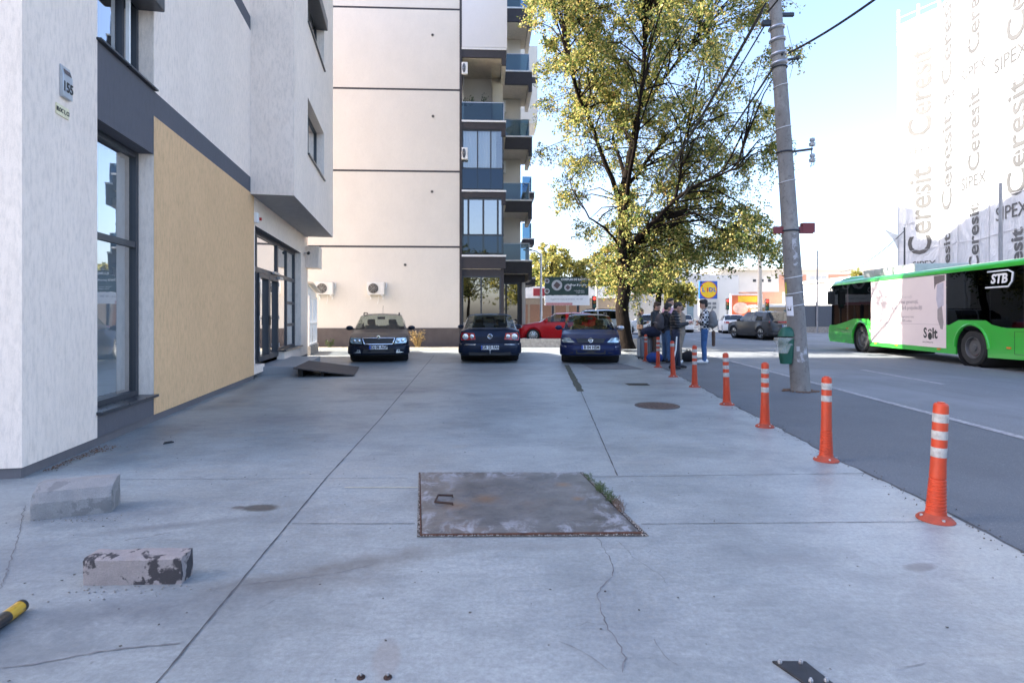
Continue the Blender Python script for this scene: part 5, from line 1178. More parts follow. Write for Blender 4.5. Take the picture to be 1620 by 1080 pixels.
o = MB(); c = pz(6.9); o.tube([c + Vector((.2, 0, 0)), c + Vector((.28, 0, -.35)), c + Vector((.3, 0, -.8)), c + Vector((.25, 0, -1.0))], .006, 5); o.build('loose_wire', mat('grey_wire', (.35, .36, .38), .5), UP)
c = pz(3.05); o = MB(); o.box((c.x - .32, c.y - .04, c.z - .08), (c.x + .42, c.y + .0, c.z + .05)); rs = o.build('red_cross_arm', mat('dark_red_paint', (.17, .03, .035), .6), UP)
o = MB(); o.box((c.x + .22, c.y - .045, c.z - .06), (c.x + .45, c.y + .06, c.z + .12)); o.build('arm_plate', mat('dark_red_paint', (.17, .03, .035), .6), rs)
def poster(z0, z1, a0, a1, mm, nm, ex=.004):
    q = MB(); k = 8; q.smooth = True; vs_ = []
    for i in range(k + 1):
        a = lerp(a0, a1, i / k)
        for z in (z0, z1): c = pz(z); r = prad(z) + ex; vs_.append((c.x + r * math.cos(a), c.y + r * math.sin(a), c.z))
    q.add(vs_, [(2 * i, 2 * i + 2, 2 * i + 3, 2 * i + 1) for i in range(k)]); return q.build(nm, mm, UP)
n = NT('torn_paper'); f = n.ramp(n.noise(9, 7, .75), [(.44, 0), (.52, 1)]); n.set(color=n.mix(f, (.40, .40, .42), (.19, .18, .17)), rough=.9); TORN = n.m
poster(2.35, 2.95, R(-110), R(-75), TORN, 'torn_poster'); poster(1.75, 2.0, R(-60), R(-42), TORN, 'torn_poster'); poster(.55, .85, R(-125), R(-60), TORN, 'torn_poster')
p_ = poster(1.42, 1.78, R(-178), R(-128), mat('paper_notice', (.72, .72, .76), .7, var=.05), 'paper_notice', .008)
q = MB(); c = pz(1.55); r = prad(1.55) + .011; q.quad(*[(c.x + r * math.cos(a), c.y + r * math.sin(a), z) for a, z in ((R(-165), 1.5), (R(-140), 1.5), (R(-140), 1.62), (R(-165), 1.62))]); q.build('notice_print', BLACK, p_)
poster(1.8, 2.05, R(-180), R(-165), mat('yellow_sticker', (.55, .5, .05), .5), 'sticker')
o = MB(); rg = random.Random(2)
for k in range(120):
    a = rg.uniform(0, 6.28); r = rg.uniform(.2, .34); s = rg.uniform(.01, .035); o.ball((PB.x + r * math.cos(a), PB.y + r * math.sin(a) * .8, -.015), (s, s * .8, s * .35), 6, 4)
tag(o.build('broken_asphalt', mat('brick_crumb', (.13, .075, .05), .9, var=.6, scale=30)), 'ring of broken brown rubble round the foot of the concrete pole', 'rubble', kind='stuff')
bn = thing('litter_bin', 'green plastic litter bin strapped to the left of the concrete pole with a clear bag', 'litter bin', (5.17, 10.38, .50)); bn.scale = (.85, .85, .92)
GRN = mat('bin_green', (.008, .085, .055), .45, var=.2)
o = MB(); o.smooth = True
secs = [(.11, .0), (.135, .15), (.155, .52)]
vs_ = []; k = 20
for r, z in secs:
    for i in range(k): a = 2 * math.pi * i / k; vs_.append((math.copysign(abs(math.cos(a)) ** .6, math.cos(a)) * r * 1.0 + (z * .0), math.copysign(abs(math.sin(a)) ** .6, math.sin(a)) * r * .85, z))
o.add(vs_, [(j * k + i, j * k + (i + 1) % k, (j + 1) * k + (i + 1) % k, (j + 1) * k + i) for j in range(2) for i in range(k)] + [tuple(range(k))]); o.build('bucket', GRN, bn)
o = MB(); o.smooth = True; vs_ = []
for j in range(7):
    ph = j / 6 * math.pi / 2
    for i in range(k): a = 2 * math.pi * i / k; r = .162 * math.cos(ph) ** .8 if j < 6 else .001; vs_.append((math.copysign(abs(math.cos(a)) ** .7, math.cos(a)) * r + .02 * math.sin(ph), math.copysign(abs(math.sin(a)) ** .7, math.sin(a)) * r * .85, .56 + .2 * math.sin(ph)))
o.add(vs_, [(j * k + i, j * k + (i + 1) % k, (j + 1) * k + (i + 1) % k, (j + 1) * k + i) for j in range(6) for i in range(k)]); o.build('hood', GRN, bn)
n = NT('clear_bag'); n.set(color=(.75, .75, .72), rough=.3); n.p.inputs['Alpha'].default_value = .3; n.bump(n.noise(25, 4, .6), .8, .02)
o = MB(); o.smooth = True; vs_ = []
for j in range(8):
    for i in range(k):
        a = 2 * math.pi * i / k; r = .175 + .03 * math.sin(j * 1.1) + .015 * math.sin(5 * a + j); vs_.append((math.cos(a) * r - .05, math.sin(a) * r * .9, .54 - j * .045 * (1 if math.cos(a) < .2 else .5)))
o.add(vs_, [(j * k + i, j * k + (i + 1) % k, (j + 1) * k + (i + 1) % k, (j + 1) * k + i) for j in range(7) for i in range(k)]); o.build('bin_bag', n.m, bn)
# wires
WIRE = mat('black_cable', (.012, .013, .018), .5)
def sag(a, b, s, k=24): return [a.lerp(b, i / k) - Vector((0, 0, s * 4 * (i / k) * (1 - i / k))) for i in range(k + 1)]
far = Vector((8.7, 46, 8.4))
for (z, dx, dz, r, lab) in ((7.35, -.15, .0, .022, 'thick black overhead cable from the pole top to the tree, uppermost'), (7.2, -.22, -.25, .020, 'black overhead cable running from the pole into the tree below the uppermost'), (7.05, -.12, -.5, .016, 'thin black overhead cable from the pole bracket into the tree')):
    a = pz(z) + Vector((dx, .05, 0)); b = far + Vector((dx, 0, dz)); o = MB(); o.tube(sag(a, b, .9), r, 6); tag(o.build('overhead_cable', WIRE), lab, 'cable', 'overhead cables between the poles')
a = pz(6.3) + Vector((0, -.17, 0)); o = MB(); o.tube(sag(a, far + Vector((0, 0, -1.3)), 1.3), .022, 6); tag(o.build('overhead_cable', WIRE), 'black overhead cable tied to the pole straps and dipping lowest into the tree', 'cable', 'overhead cables between the poles')
o = MB(); b = P(1560, -140, 6.0); o.tube(sag(a + Vector((.1, 0, 0)), b, .12), .02, 6); tag(o.build('overhead_cable', WIRE), 'black overhead cable leaving the pole to the upper right across the open sky', 'cable', 'overhead cables between the poles')
o = MB(); b = P(1330, -160, 7.2); o.tube(sag(pz(7.1) + Vector((-.2, -.1, 0)), b, .1), .018, 6); tag(o.build('overhead_cable', WIRE), 'short black cable rising steeply from the pole top out of view', 'cable', 'overhead cables between the poles')
# ================================================================== PEOPLE AND LUGGAGE
SKIN = mat('skin', (.42, .24, .17), .55, var=.1, scale=20)
HAIRD = mat('dark_hair', (.012, .009, .008), .6, var=.3, scale=60); HAIRB = mat('brown_hair', (.04, .022, .014), .6, var=.3, scale=60)
def cloth(name, c, var=.2): return mat(name, c, .85, var=var, scale=14, bump=.35, bscale=22, bdist=.02)
DENIM = mat('blue_denim', (.035, .10, .24), .85, var=.35, scale=9, bump=.3, bscale=18, bdist=.02); DENIM2 = mat('mid_denim', (.035, .075, .15), .85, var=.3, scale=9, bump=.3, bscale=18, bdist=.02)
BLKC = cloth('black_cloth', (.012, .012, .016)); NAVC = cloth('navy_cloth', (.010, .014, .035)); BEIGE = cloth('beige_cloth', (.23, .19, .15)); GREYC = cloth('grey_cloth', (.16, .16, .165)); PINKC = cloth('pink_cloth', (.50, .30, .36)); BROWNC = cloth('brown_cloth', (.09, .055, .04))
n = NT('checked_cloth')
ck = n.node('ShaderNodeTexChecker'); ck.inputs['Scale'].default_value = 15; ck.inputs['Color1'].default_value = (.62, .62, .62, 1); ck.inputs['Color2'].default_value = (.012, .014, .02, 1)
n.link(n.coord((1, 1, 1), (.013, .013, .013), (0, 0, .3)), ck.inputs[0]); n.set(color=ck.outputs[0], rough=.9); CHECK = n.m
n = NT('puffer_cloth'); sp = n.node('ShaderNodeSeparateXYZ'); n.link(n.coord(), sp.inputs[0])
w_ = n.math('ABSOLUTE', n.math('SINE', n.math('MULTIPLY', sp.outputs[2], 42.0))); n.set(color=(.012, .013, .017), rough=.45); n.bump(w_, .8, .03); PUFF = n.m
def cap(m, a, b, ra, rb):
    a, b = Vector(a), Vector(b); m.tube([a, a.lerp(b, .5), b], [ra, (ra + rb) / 2, rb], 14); m.ball(a, ra, 14, 8); m.ball(b, rb, 14, 8)
def remesh(o, vox, sm=3):
    md = o.modifiers.new('skin', 'REMESH'); md.mode = 'VOXEL'; md.voxel_size = vox; md.use_smooth_shade = True
    s = o.modifiers.new('soft', 'SMOOTH'); s.iterations = sm; s.factor = .5; return o
def person(label, loc, rz, h=1.75, pose=None, head=(0, 0), top=BLKC, legs=DENIM, shoe=WHITEP, hair='short', hairm=HAIRD, hem=.84, extra=None, group=None, collar=None, loose=1.0):
    k = h / 1.75; ps = dict(kneeL=(.02, .1, .50), ankL=(0, .11, .09), kneeR=(.02, -.1, .50), ankR=(0, -.11, .09), elbL=(-.04, .25, 1.15), wrL=(.06, .24, .92), elbR=(-.04, -.25, 1.15), wrR=(.06, -.24, .92)); ps.update(pose or {})
    t = thing('person', label, 'person', loc, rz, group); t.scale = (k, k, k)
    J = {a: Vector(b) for a, b in ps.items()}
    for s, y in (('L', 1), ('R', -1)): J['hip' + s] = Vector((0, .085 * y, .93)); J['sh' + s] = Vector((-.01, .165 * y, 1.42))
    HR = Matrix.Translation((0, 0, 1.5)) @ Matrix.Rotation(R(head[1]), 4, 'Z') @ Matrix.Rotation(R(head[0]), 4, 'Y') @ Matrix.Translation((0, 0, -1.5))
    m = MB()
    for s in 'LR':
        cap(m, J['hip' + s], J['knee' + s], .082, .054); cap(m, J['knee' + s], J['ank' + s], .052, .038); f = J['ank' + s]; cap(m, (f.x - .03, f.y, .05), (f.x + .15, f.y * 1.12, .035), .042, .035)
        cap(m, J['sh' + s], J['elb' + s], .050, .038); cap(m, J['elb' + s], J['wr' + s], .037, .026)
        w = J['wr' + s]; d = (w - J['elb' + s]).normalized(); sd_ = Vector((0, 0, 1)).cross(d); sd_ = sd_.normalized() if sd_.length > .2 else Vector((0, 1, 0)); up = d.cross(sd_)
        cap(m, w, w + d * .075, .028, .034)
        for i, (o_, l) in enumerate(((-.030, .065), (-.010, .078), (.011, .072), (.031, .055))):
            b0 = w + d * .085 + sd_ * o_; b1 = b0 + d * l * .55 - up * .012; b2 = b1 + d * l * .35 - up * .03; cap(m, b0, b1, .0105, .0095); cap(m, b1, b2, .0095, .008)
        sg = 1 if s == 'L' else -1; b0 = w + d * .03 - sd_ * .03 * sg; b1 = b0 + d * .035 - sd_ * .025 * sg - up * .012; cap(m, b0, b1, .013, .011); cap(m, b1, b1 + d * .03 - up * .008, .011, .009)
    m.ball((0, 0, .97), (.105, .15, .12), 16, 10); cap(m, (0, 0, 1.0), (.0, 0, 1.15), .115, .12); m.ball((0, 0, 1.28), (.115, .16, .19), 16, 10); cap(m, (-.01, -.15, 1.42), (-.01, .15, 1.42), .055, .055); cap(m, (-.01, 0, 1.42), (.015, 0, 1.56), .058, .053)
    m.T = HR
    m.ball((.025, 0, 1.655), (.098, .077, .105), 18, 12); m.ball((.055, 0, 1.59), (.062, .056, .062), 14, 8); m.ball((.125, 0, 1.628), (.02, .013, .02), 8, 6); m.ball((.113, 0, 1.585), (.014, .026, .008), 8, 6)
    for y in (1, -1): m.ball((.015, .08 * y, 1.63), (.022, .010, .032), 8, 6)
    m.T = Matrix.Identity(4)
    remesh(m.build('body', SKIN, t), .0085, 2)
    m = MB(); m.T = HR
    for y in (1, -1): m.ball((.112, .032 * y, 1.648), (.008, .012, .007), 8, 6)
    e = m.build('eyes', mat('eye_dark', (.02, .015, .012), .3), t)
    # hair
    m = MB(); m.T = HR; m.ball((.006, 0, 1.69), (.105, .086, .090), 16, 10); m.ball((-.035, 0, 1.65), (.078, .080, .10), 14, 8)
    if hair == 'short': m.ball((.06, 0, 1.735), (.062, .065, .035), 12, 8)
    if hair == 'long': m.ball((-.04, 0, 1.56), (.075, .095, .16), 14, 8); m.ball((.03, .0, 1.735), (.08, .075, .05), 12, 8)
    if hair == 'full': m.ball((.045, 0, 1.75), (.085, .085, .05), 14, 8); m.ball((-.03, 0, 1.73), (.09, .09, .07), 14, 8)
    remesh(m.build('hair', hairm, t), .01, 2)
    # trousers
    m = MB(); L_ = loose
    m.ball((0, 0, .97), (.122, .165, .12), 16, 10)
    for s in 'LR':
        cap(m, J['hip' + s], J['knee' + s], .098 * L_, .074 * L_); cap(m, J['knee' + s], J['ank' + s] + Vector((0, 0, -.01)), .072 * L_, .060 * L_)
    remesh(m.build('trousers', legs, t), .012, 3)
    # jacket or shirt
    m = MB(); m.ball((0, 0, 1.27), (.142, .188, .21), 18, 12); cap(m, (0, 0, 1.22), (0, 0, hem + .13), .135, .13); m.ball((0, 0, hem + .13), (.135, .178, .13), 16, 10); cap(m, (-.012, -.15, 1.42), (-.012, .15, 1.42), .072, .072)
    for s in 'LR': cap(m, J['sh' + s], J['elb' + s], .073 * L_, .06 * L_); cap(m, J['elb' + s], lerp(J['elb' + s], J['wr' + s], .93), .06 * L_, .046 * L_)
    cap(m, (-.02, 0, 1.44), (-.005, 0, 1.49), .075, .07)
    remesh(m.build('jacket' if hem < .9 else 'shirt', top, t), .012, 3)
    for s in 'LR':
        f = J['ank' + s]; m = MB(); cap(m, (f.x - .05, f.y, .05), (f.x + .13, f.y * 1.14, .042), .052, .045); cap(m, (f.x - .03, f.y, .06), (f.x - .01, f.y, .12), .05, .05); m.ball((f.x + .17, f.y * 1.16, .034), (.05, .043, .034), 12, 8)
        for i, v in enumerate(m.v): m.v[i] = (v[0], v[1], max(.002, v[2]))
        remesh(m.build('shoe', shoe, t), .01, 2)
    if extra: extra(t, J, HR)
    return t
def phone(t, J, HR):
    w = J['wrR']; m = MB(); m.T = Matrix.Translation(w + Vector((.10, .03, .03))) @ Matrix.Rotation(R(-35), 4, 'Y'); m.box((-.07, -.035, 0), (.07, .035, .009)); m.build('phone', BLACK, t, bevel=.004)
GRP = 'people waiting with luggage beside the road'
def backpack(name, label, base, rz, sc_, mm, cat='backpack', group=None):
    t = thing(name, label, cat, base, rz, group); t.scale = (sc_,) * 3
    m = MB(); m.ball((-.02, 0, .22), (.12, .165, .25), 18, 12); m.ball((-.08, 0, .14), (.09, .13, .13), 14, 10); m.ball((0, 0, .08), (.11, .15, .09), 14, 10); remesh(m.build('bag', mm, t), .012, 3)
    for y in (.09, -.09): m = MB(); m.tube([(.06, y, .42), (.2, y, .47), (.29, y * 1.05, .33), (.25, y * 1.2, .14), (.07, y * 1.3, .06)], .02, 6); m.build('strap', BLACK, t)
    m = MB(); m.tube([(-.0, -.04, .46), (-.02, -.03, .52), (-.02, .03, .52), (-.0, .04, .46)], .01, 5); m.build('grab_loop', BLACK, t)
    m = MB(); m.tube([(-.165, -.11, .2), (-.178, 0, .215), (-.165, .11, .2)], .005, 4); m.build('zip', STEEL, t)
    return t
# man in the checked shirt, seen from behind and the left, arms folded
A1 = R(160); p1_ = Vector((5.78, 16.5, -.022))
person('person in a checked shirt and blue jeans with a grey backpack, standing on the right', p1_, A1, 1.86, dict(elbL=(.02, .26, 1.15), wrL=(.15, .04, 1.17), elbR=(.02, -.26, 1.15), wrR=(.14, -.06, 1.12), kneeL=(.02, .12, .5), ankL=(-.0, .14, .09)), (8, 15), CHECK, DENIM, WHITEP, 'full', HAIRD, hem=.83, group=GRP, loose=1.03)
d1 = Vector((math.cos(A1), math.sin(A1), 0))
backpack('backpack', 'grey backpack on the back of the man in the checked shirt', p1_ - d1 * .20 + Vector((0, 0, 1.06)), A1, 1.1, GREYC)
t = thing('hanging_bag', 'long brown bag hanging behind the man in the checked shirt', 'bag', p1_ - d1 * .25 + Vector((.0, .0, .50)), A1)
m = MB(); cap(m, (0, 0, .05), (0, .0, .42), .05, .055); remesh(m.build('bag', BROWNC, t), .01); m = MB(); m.tube([(0, 0, .44), (.05, .05, .6), (.1, .1, .8)], .012, 5); m.build('strap', BLACK, t)
# man in the puffer jacket with a phone
def stripe(t, J, HR):
    phone(t, J, HR)
    for s in 'LR':
        m = MB(); y = .088 if s == 'L' else -.088
        pts = [J['hip' + s] + Vector((.02, y * 1.12, -.08)), J['knee' + s] + Vector((.0, y * .86, .0)), J['ank' + s] + Vector((.0, y * .72, .08))]
        q = []
        for a, b in zip(pts, pts[1:]): q += [a, a.lerp(b, .5)]
        q.append(pts[-1]); m.tube(q, .02, 6); m.build('trouser_stripe', WHITEP, t)
person('person in a black puffer jacket and white striped navy trousers, looking at a phone', (4.32, 14.55, 0), R(-12), 1.76, dict(elbR=(.05, -.24, 1.13), wrR=(.30, -.12, 1.19), elbL=(.04, .24, 1.13), wrL=(.26, .1, 1.17), kneeL=(.04, .1, .5), ankL=(.09, .12, .09), ankR=(-.08, -.1, .09), kneeR=(.0, -.1, .5)), (24, 0), PUFF, NAVC, BLKC, 'crop', HAIRD, hem=.80, group=GRP, extra=stripe, loose=1.15)
person('person in beige clothes and white shoes behind the man with the phone', (5.02, 16.35, -.02), R(178), 1.74, dict(elbL=(.0, .26, 1.15), wrL=(.2, .15, 1.1), elbR=(.0, -.26, 1.15), wrR=(.2, -.12, 1.1), ankL=(.1, .12, .09), kneeL=(.07, .1, .5)), (10, 0), BEIGE, BEIGE, WHITEP, 'short', HAIRB, hem=.78, group=GRP, loose=1.12)
person('tall person in a pink shirt whose head shows above the others', (5.12, 17.9, -.02), R(-60), 1.97, None, (4, 20), PINKC, NAVC, BLKC, 'short', HAIRD, group=GRP)
p5_ = Vector((4.62, 16.5, 0)); A5 = R(18)
person('person with dark full hair in a black jacket and blue jeans behind the puffer jacket', p5_, A5, 1.75, dict(elbR=(.06, -.25, 1.14), wrR=(.24, -.1, 1.1)), (18, 0), BLKC, DENIM2, BLKC, 'full', HAIRD, group=GRP)
backpack('backpack', 'dark grey backpack on the man in jeans behind the puffer jacket', p5_ - Vector((math.cos(A5), math.sin(A5), 0)) * .2 + Vector((0, 0, .98)), A5, 1.05, cloth('charcoal_cloth', (.05, .045, .05)))
person('person in a dark coat and brown trousers at the left of the standing group', (4.62, 17.7, 0), R(-40), 1.80, dict(elbR=(.04, -.25, 1.15), wrR=(.2, -.16, 1.0)), (16, 0), cloth('charcoal_coat', (.02, .024, .028)), BROWNC, WHITEP, 'full', HAIRB, hem=.72, group=GRP)
def handbag(t, J, HR):
    phone(t, J, HR)
person('person with long dark hair in black clothes, alone left of the thin tree trunk', (5.36, 23.0, -.02), R(-20), 1.66, dict(elbR=(.05, -.24, 1.14), wrR=(.27, -.1, 1.2), elbL=(.05, .24, 1.12), wrL=(.25, .08, 1.16), ankL=(.03, .12, .09)), (14, 0), cloth('dark_teal_coat', (.012, .017, .022)), BLKC, BLKC, 'long', HAIRB, hem=.78, group=GRP, extra=handbag)
t = thing('shoulder_bag', 'small dark shoulder bag worn by the woman alone by the trees', 'bag', (5.30, 22.8, .92), R(-20)); m = MB(); m.box((-.12, -.05, -.1), (.14, .05, .1)); m.build('bag', BROWNC, t, bevel=.03); m = MB(); m.tube([(-.1, 0, .1), (-.08, .08, .3), (.02, .14, .52)], .01, 5); m.build('strap', BLACK, t)
# luggage
t = thing('suitcase', 'upright grey suitcase standing behind the farthest bollards', 'suitcase', (4.30, 17.75, 0), R(20))
m = MB(); m.box((-.23, -.14, .05), (.23, .14, .70)); m.build('shell', mat('suitcase_grey', (.15, .165, .18), .45, var=.15), t, bevel=.04, seg=3)
m = MB()
for k in range(5): m.box((-.19 + k * .085, -.146, .12), (-.165 + k * .085, -.139, .62))
m.build('ribs', mat('suitcase_rib', (.22, .24, .26), .4), t)
for x in (-.18, .18):
    for y in (-.1, .1): m = MB(); m.tube([(x - .015, y, .026), (x + .015, y, .026)], .026, 10); m.build('wheel', BLACK, t)
m = MB(); m.tube([(-.1, .1, .70), (-.1, .1, .76), (.1, .1, .76), (.1, .1, .70)], .012, 6); m.build('handle', BLACK, t)
m = MB(); m.box((-.232, -.05, .1), (-.228, .12, .66)); m.build('side_panel', mat('pale_panel', (.5, .5, .48), .5), t)
def duffel(name, label, loc, rz, ln, r, mm, flat=.75, cat='bag'):
    t = thing(name, label, cat, loc, rz); m = MB(); m.ball((0, 0, r * flat), (ln / 2, r, r * flat), 18, 12); cap(m, (-ln * .3, 0, r * flat * .9), (ln * .3, 0, r * flat * .9), r * flat * .85, r * flat * .85); remesh(m.build('bag', mm, t), .014, 3)
    for y in (r * .4, -r * .4): m = MB(); m.tube([(-ln * .18, y, r * 1.2 * flat), (-ln * .1, y * .6, r * 2.25 * flat), (ln * .1, y * .6, r * 2.25 * flat), (ln * .18, y, r * 1.2 * flat)], .012, 5); m.build('handle', BLACK, t)
    m = MB(); m.tube([(-ln * .36, -r * .2, r * 1.62 * flat), (0, -r * .25, r * 1.9 * flat), (ln * .36, -r * .2, r * 1.62 * flat)], .006, 4); m.build('zip', STEEL, t); return t
duffel('duffel_bag', 'navy duffel bag lying on top of the grey suitcase', (4.44, 17.6, .70), R(12), .66, .19, NAVC, .95)
duffel('travel_bag', 'bright blue travel bag on the ground behind the farthest bollards', (4.24, 16.35, 0), R(25), .50, .21, cloth('royal_cloth', (.008, .035, .15)), .75)
duffel('black_bag', 'black holdall on the pavement between the beige trousers and the checked shirt man', (5.42, 16.9, -.02), R(5), .42, .17, BLKC, 1.0)
# ================================================================== TREES
def leafmat(name, stops, tr=.45):
    n = NT(name); g = n.node('ShaderNodeNewGeometry')
    c = n.ramp(g.outputs['Random Per Island'], stops); g.outputs['Random Per Island']
    n.set(color=c, rough=.55, spec=.3)
    t = n.node('ShaderNodeBsdfTranslucent'); n.link(c, t.inputs[0]); mx = n.node('ShaderNodeMixShader'); mx.inputs[0].default_value = tr
    n.link(n.p.outputs[0], mx.inputs[1]); n.link(t.outputs[0], mx.inputs[2]); n.link(mx.outputs[0], n.out.inputs[0]); return n.m
LEAF = leafmat('autumn_leaf', [(0, (.04, .08, .024)), (.24, (.10, .155, .042)), (.46, (.24, .27, .07)), (.70, (.48, .44, .13)), (.92, (.68, .54, .19)), (1, (.34, .18, .07))], .5)
LEAFG = leafmat('green_leaf', [(0, (.035, .06, .018)), (.45, (.09, .13, .03)), (.8, (.2, .22, .05)), (1, (.38, .3, .07))], .5)
LEAFY = leafmat('yellow_leaf', [(0, (.14, .17, .05)), (.5, (.28, .27, .07)), (1, (.42, .34, .09))], .55)
n = NT('tree_bark'); v = n.noise(14, 6, .7, (1, 1, .18)); n.set(color=n.mix(n.ramp(v, [(.35, 0), (.65, 1)]), (.005, .0035, .003), (.018, .013, .010)), rough=.95, spec=.1); n.bump(v, 1, .03); BARK = n.m
def leaves(V, F, rg, clumps, twigs, per, size, droop=.6, TW=None):
    for c, r in clumps:
        for k in range(twigs):
            d = Vector((rg.gauss(0, 1), rg.gauss(0, 1), rg.gauss(0, .8))).normalized()
            s = c + d * r * rg.uniform(0, .45); e = s + d * r * rg.uniform(.45, .95) + Vector((0, 0, -droop * r * rg.uniform(.2, 1)))
            mid = s.lerp(e, .55) + Vector((0, 0, .22 * r))
            if TW is not None: TW.append((s, mid, e))
            for j in range(per):
                t = rg.random() ** .75; p = s * (1 - t) ** 2 + mid * 2 * t * (1 - t) + e * t * t
                p = p + Vector((rg.gauss(0, .07), rg.gauss(0, .07), rg.gauss(-.04, .07))) * (r + .3); l = size * rg.uniform(.6, 1.25)
                u = Vector((rg.gauss(0, 1), rg.gauss(0, 1), rg.gauss(-.5, .8))).normalized(); q = u.cross(Vector((rg.gauss(0, 1), rg.gauss(0, 1), rg.gauss(0, 1)))).normalized()
                o = len(V); a = u * l; b = q * l * .32
                V += [p, p + a * .45 + b, p + a, p + a * .5 - b]; F.append((o, o + 1, o + 2, o + 3))
def mk(name, V, F, m_, par):
    me = bpy.data.meshes.new(name); me.from_pydata([tuple(v) for v in V], [], F); me.materials.append(m_); o = bpy.data.objects.new(name, me); col.objects.link(o); o.parent = par; return o
def inpoly(x, y, pg):
    c = False
    for (x0, y0), (x1, y1) in zip(pg, pg[1:] + pg[:1]):
        if (y0 > y) != (y1 > y) and x < (x1 - x0) * (y - y0) / (y1 - y0) + x0: c = not c
    return c
def bigtree(name, label, base_px, Y, limbs, outline, gaps, ncl, depth, seed, lm, twigs=11, per=20, size=.14, rr=(.55, 1.05), clear=False, dense=()):
    rg = random.Random(seed); t = thing(name, label, 'tree', (0, 0, 0))
    tr = MB(); nodes = []
    for i, (pts, r0, r1) in enumerate(limbs):
        w3 = [P(x, y, yy) for x, y, yy in pts]
        # smooth the limb and give it a slight wander
        fine = []
        for a, b in zip(w3, w3[1:]):
            for k in range(4): p = a.lerp(b, k / 4); fine.append(p + Vector((mnoise.noise(p * 1.3), mnoise.noise(p * 1.3 + Vector((9, 0, 0))), 0)) * (.10 if i or k else .03))
        fine.append(w3[-1]); L_ = len(fine); rad = [lerp(r0, r1, (k / (L_ - 1)) ** .8) for k in range(L_)]
        if i == 0: rad[0] *= 1.5; rad[1] *= 1.15
        tr.tube(fine, rad, 12); nodes += [(p, r) for p, r in zip(fine, rad)][(6 if i == 0 else 1):]
    tr.build('trunk', BARK, t)
    cl = []; x0, x1 = min(p[0] for p in outline), max(p[0] for p in outline); y0, y1 = min(p[1] for p in outline), max(p[1] for p in outline)
    xm = (x0 + x1) / 2; tries = 0
    while len(cl) < ncl and tries < 40000:
        tries += 1; x = rg.uniform(x0, x1); y = rg.uniform(y0, y1)
        if not inpoly(x, y, outline): continue
        if any(((x - a) / c) ** 2 + ((y - b) / d) ** 2 < 1 and rg.random() < k for a, b, c, d, k in gaps): continue
        e = math.sqrt(max(.05, 1 - ((x - xm) / (x1 - xm) * .95) ** 2)); dy = rg.uniform(-1, 1) * depth * e
        p = P(x, y, Y); p = Vector((p.x, Y + dy, p.z))
        if clear and p.y < 21.2 and p.z < 11 - max(0, p.x - 2) * .5 and rg.random() < .85: continue
        cl.append((p, rg.uniform(*rr)))
    for pg, n_, ya, yb in dense:
        k = 0
        while k < n_:
            x = rg.uniform(min(p[0] for p in pg), max(p[0] for p in pg)); y = rg.uniform(min(p[1] for p in pg), max(p[1] for p in pg))
            if not inpoly(x, y, pg): continue
            k += 1; yy = rg.uniform(ya, yb); p = P(x, y, Y); cl.append((Vector((p.x, yy, p.z)), rg.uniform(*rr) * .9))
    def corridor(c):     # clumps here are thinned out so the low sun reaches the bus and road
        return 18.3 < c.y < 24.6 and abs(c.z - 1.9 - (13.3 - c.x) * .6) < 1.55
    cl = [q for q in cl if not (corridor(q[0]) and rg.random() < .55) and not (lambda a, b: a > 1085 and b > 405)(810 + q[0].x / q[0].y * 870, 498 - (q[0].z - EYE) / q[0].y * 870)]
    br = MB()
    for c, r in cl:
        # a twiggy branch from the closest limb point below the clump
        b = rg.choice(sorted(nodes, key=lambda q: (q[0] - c).length + max(0, q[0].z - c.z) * 1.2)[:7]); a = b[0]; m_ = a.lerp(c, .5) + Vector((0, 0, .12 * (c - a).length)); br.tube([a, a.lerp(m_, .5) + Vector((rg.gauss(0, .08), rg.gauss(0, .08), .04)), m_, m_.lerp(c, .6), c], [min(b[1] * .5, .045), .03, .022, .014, .008], 5, False)
    TW = []; V = []; F = []; leaves(V, F, rg, cl, twigs, per, size, .75, TW)
    for s, m_, e in TW: br.tube([s, m_, e], [.009, .006, .003], 3, False)
    br.build('branches', BARK, t); mk('crown', V, F, lm, t); return t
TY0 = 22.0
limbs = [([(989, 552, 22.0), (985, 500, 22.0), (987, 440, 22.0), (986, 390, 22.0), (983, 330, 22.0), (990, 285, 22.0), (1002, 230, 22.0), (1012, 170, 22.0), (1018, 100, 22.0), (1022, 20, 22.0), (1026, -70, 22.0)], .30, .05),
         ([(986, 400, 22.0), (1010, 375, 21.6), (1040, 345, 21.2), (1062, 322, 21.0), (1090, 298, 20.6), (1130, 280, 20.0), (1175, 262, 19.6)], .13, .03), ([(1062, 322, 21.0), (1078, 285, 20.8), (1077, 250, 20.6), (1092, 200, 20.5)], .08, .02),
         ([(984, 335, 22.0), (962, 265, 21.4), (930, 190, 21.0), (905, 120, 20.6), (890, 40, 20.4)], .12, .03), ([(1012, 170, 22.0), (1050, 125, 22.2), (1085, 85, 22.6), (1125, 30, 23.0)], .09, .025), ([(1002, 230, 22.0), (965, 165, 23.0), (942, 90, 23.8), (925, 10, 24.0)], .09, .025),
         ([(985, 355, 22.0), (1000, 265, 19.5), (1012, 185, 18.0), (1020, 100, 17.4)], .10, .03), ([(990, 285, 22.0), (970, 220, 24.5), (985, 130, 26.0)], .09, .025), ([(988, 300, 22.0), (1040, 235, 23.5), (1090, 180, 25.0), (1140, 130, 25.6)], .09, .025), ([(986, 395, 22.0), (960, 360, 21.0), (930, 345, 20.5), (905, 300, 20.3)], .06, .02)]
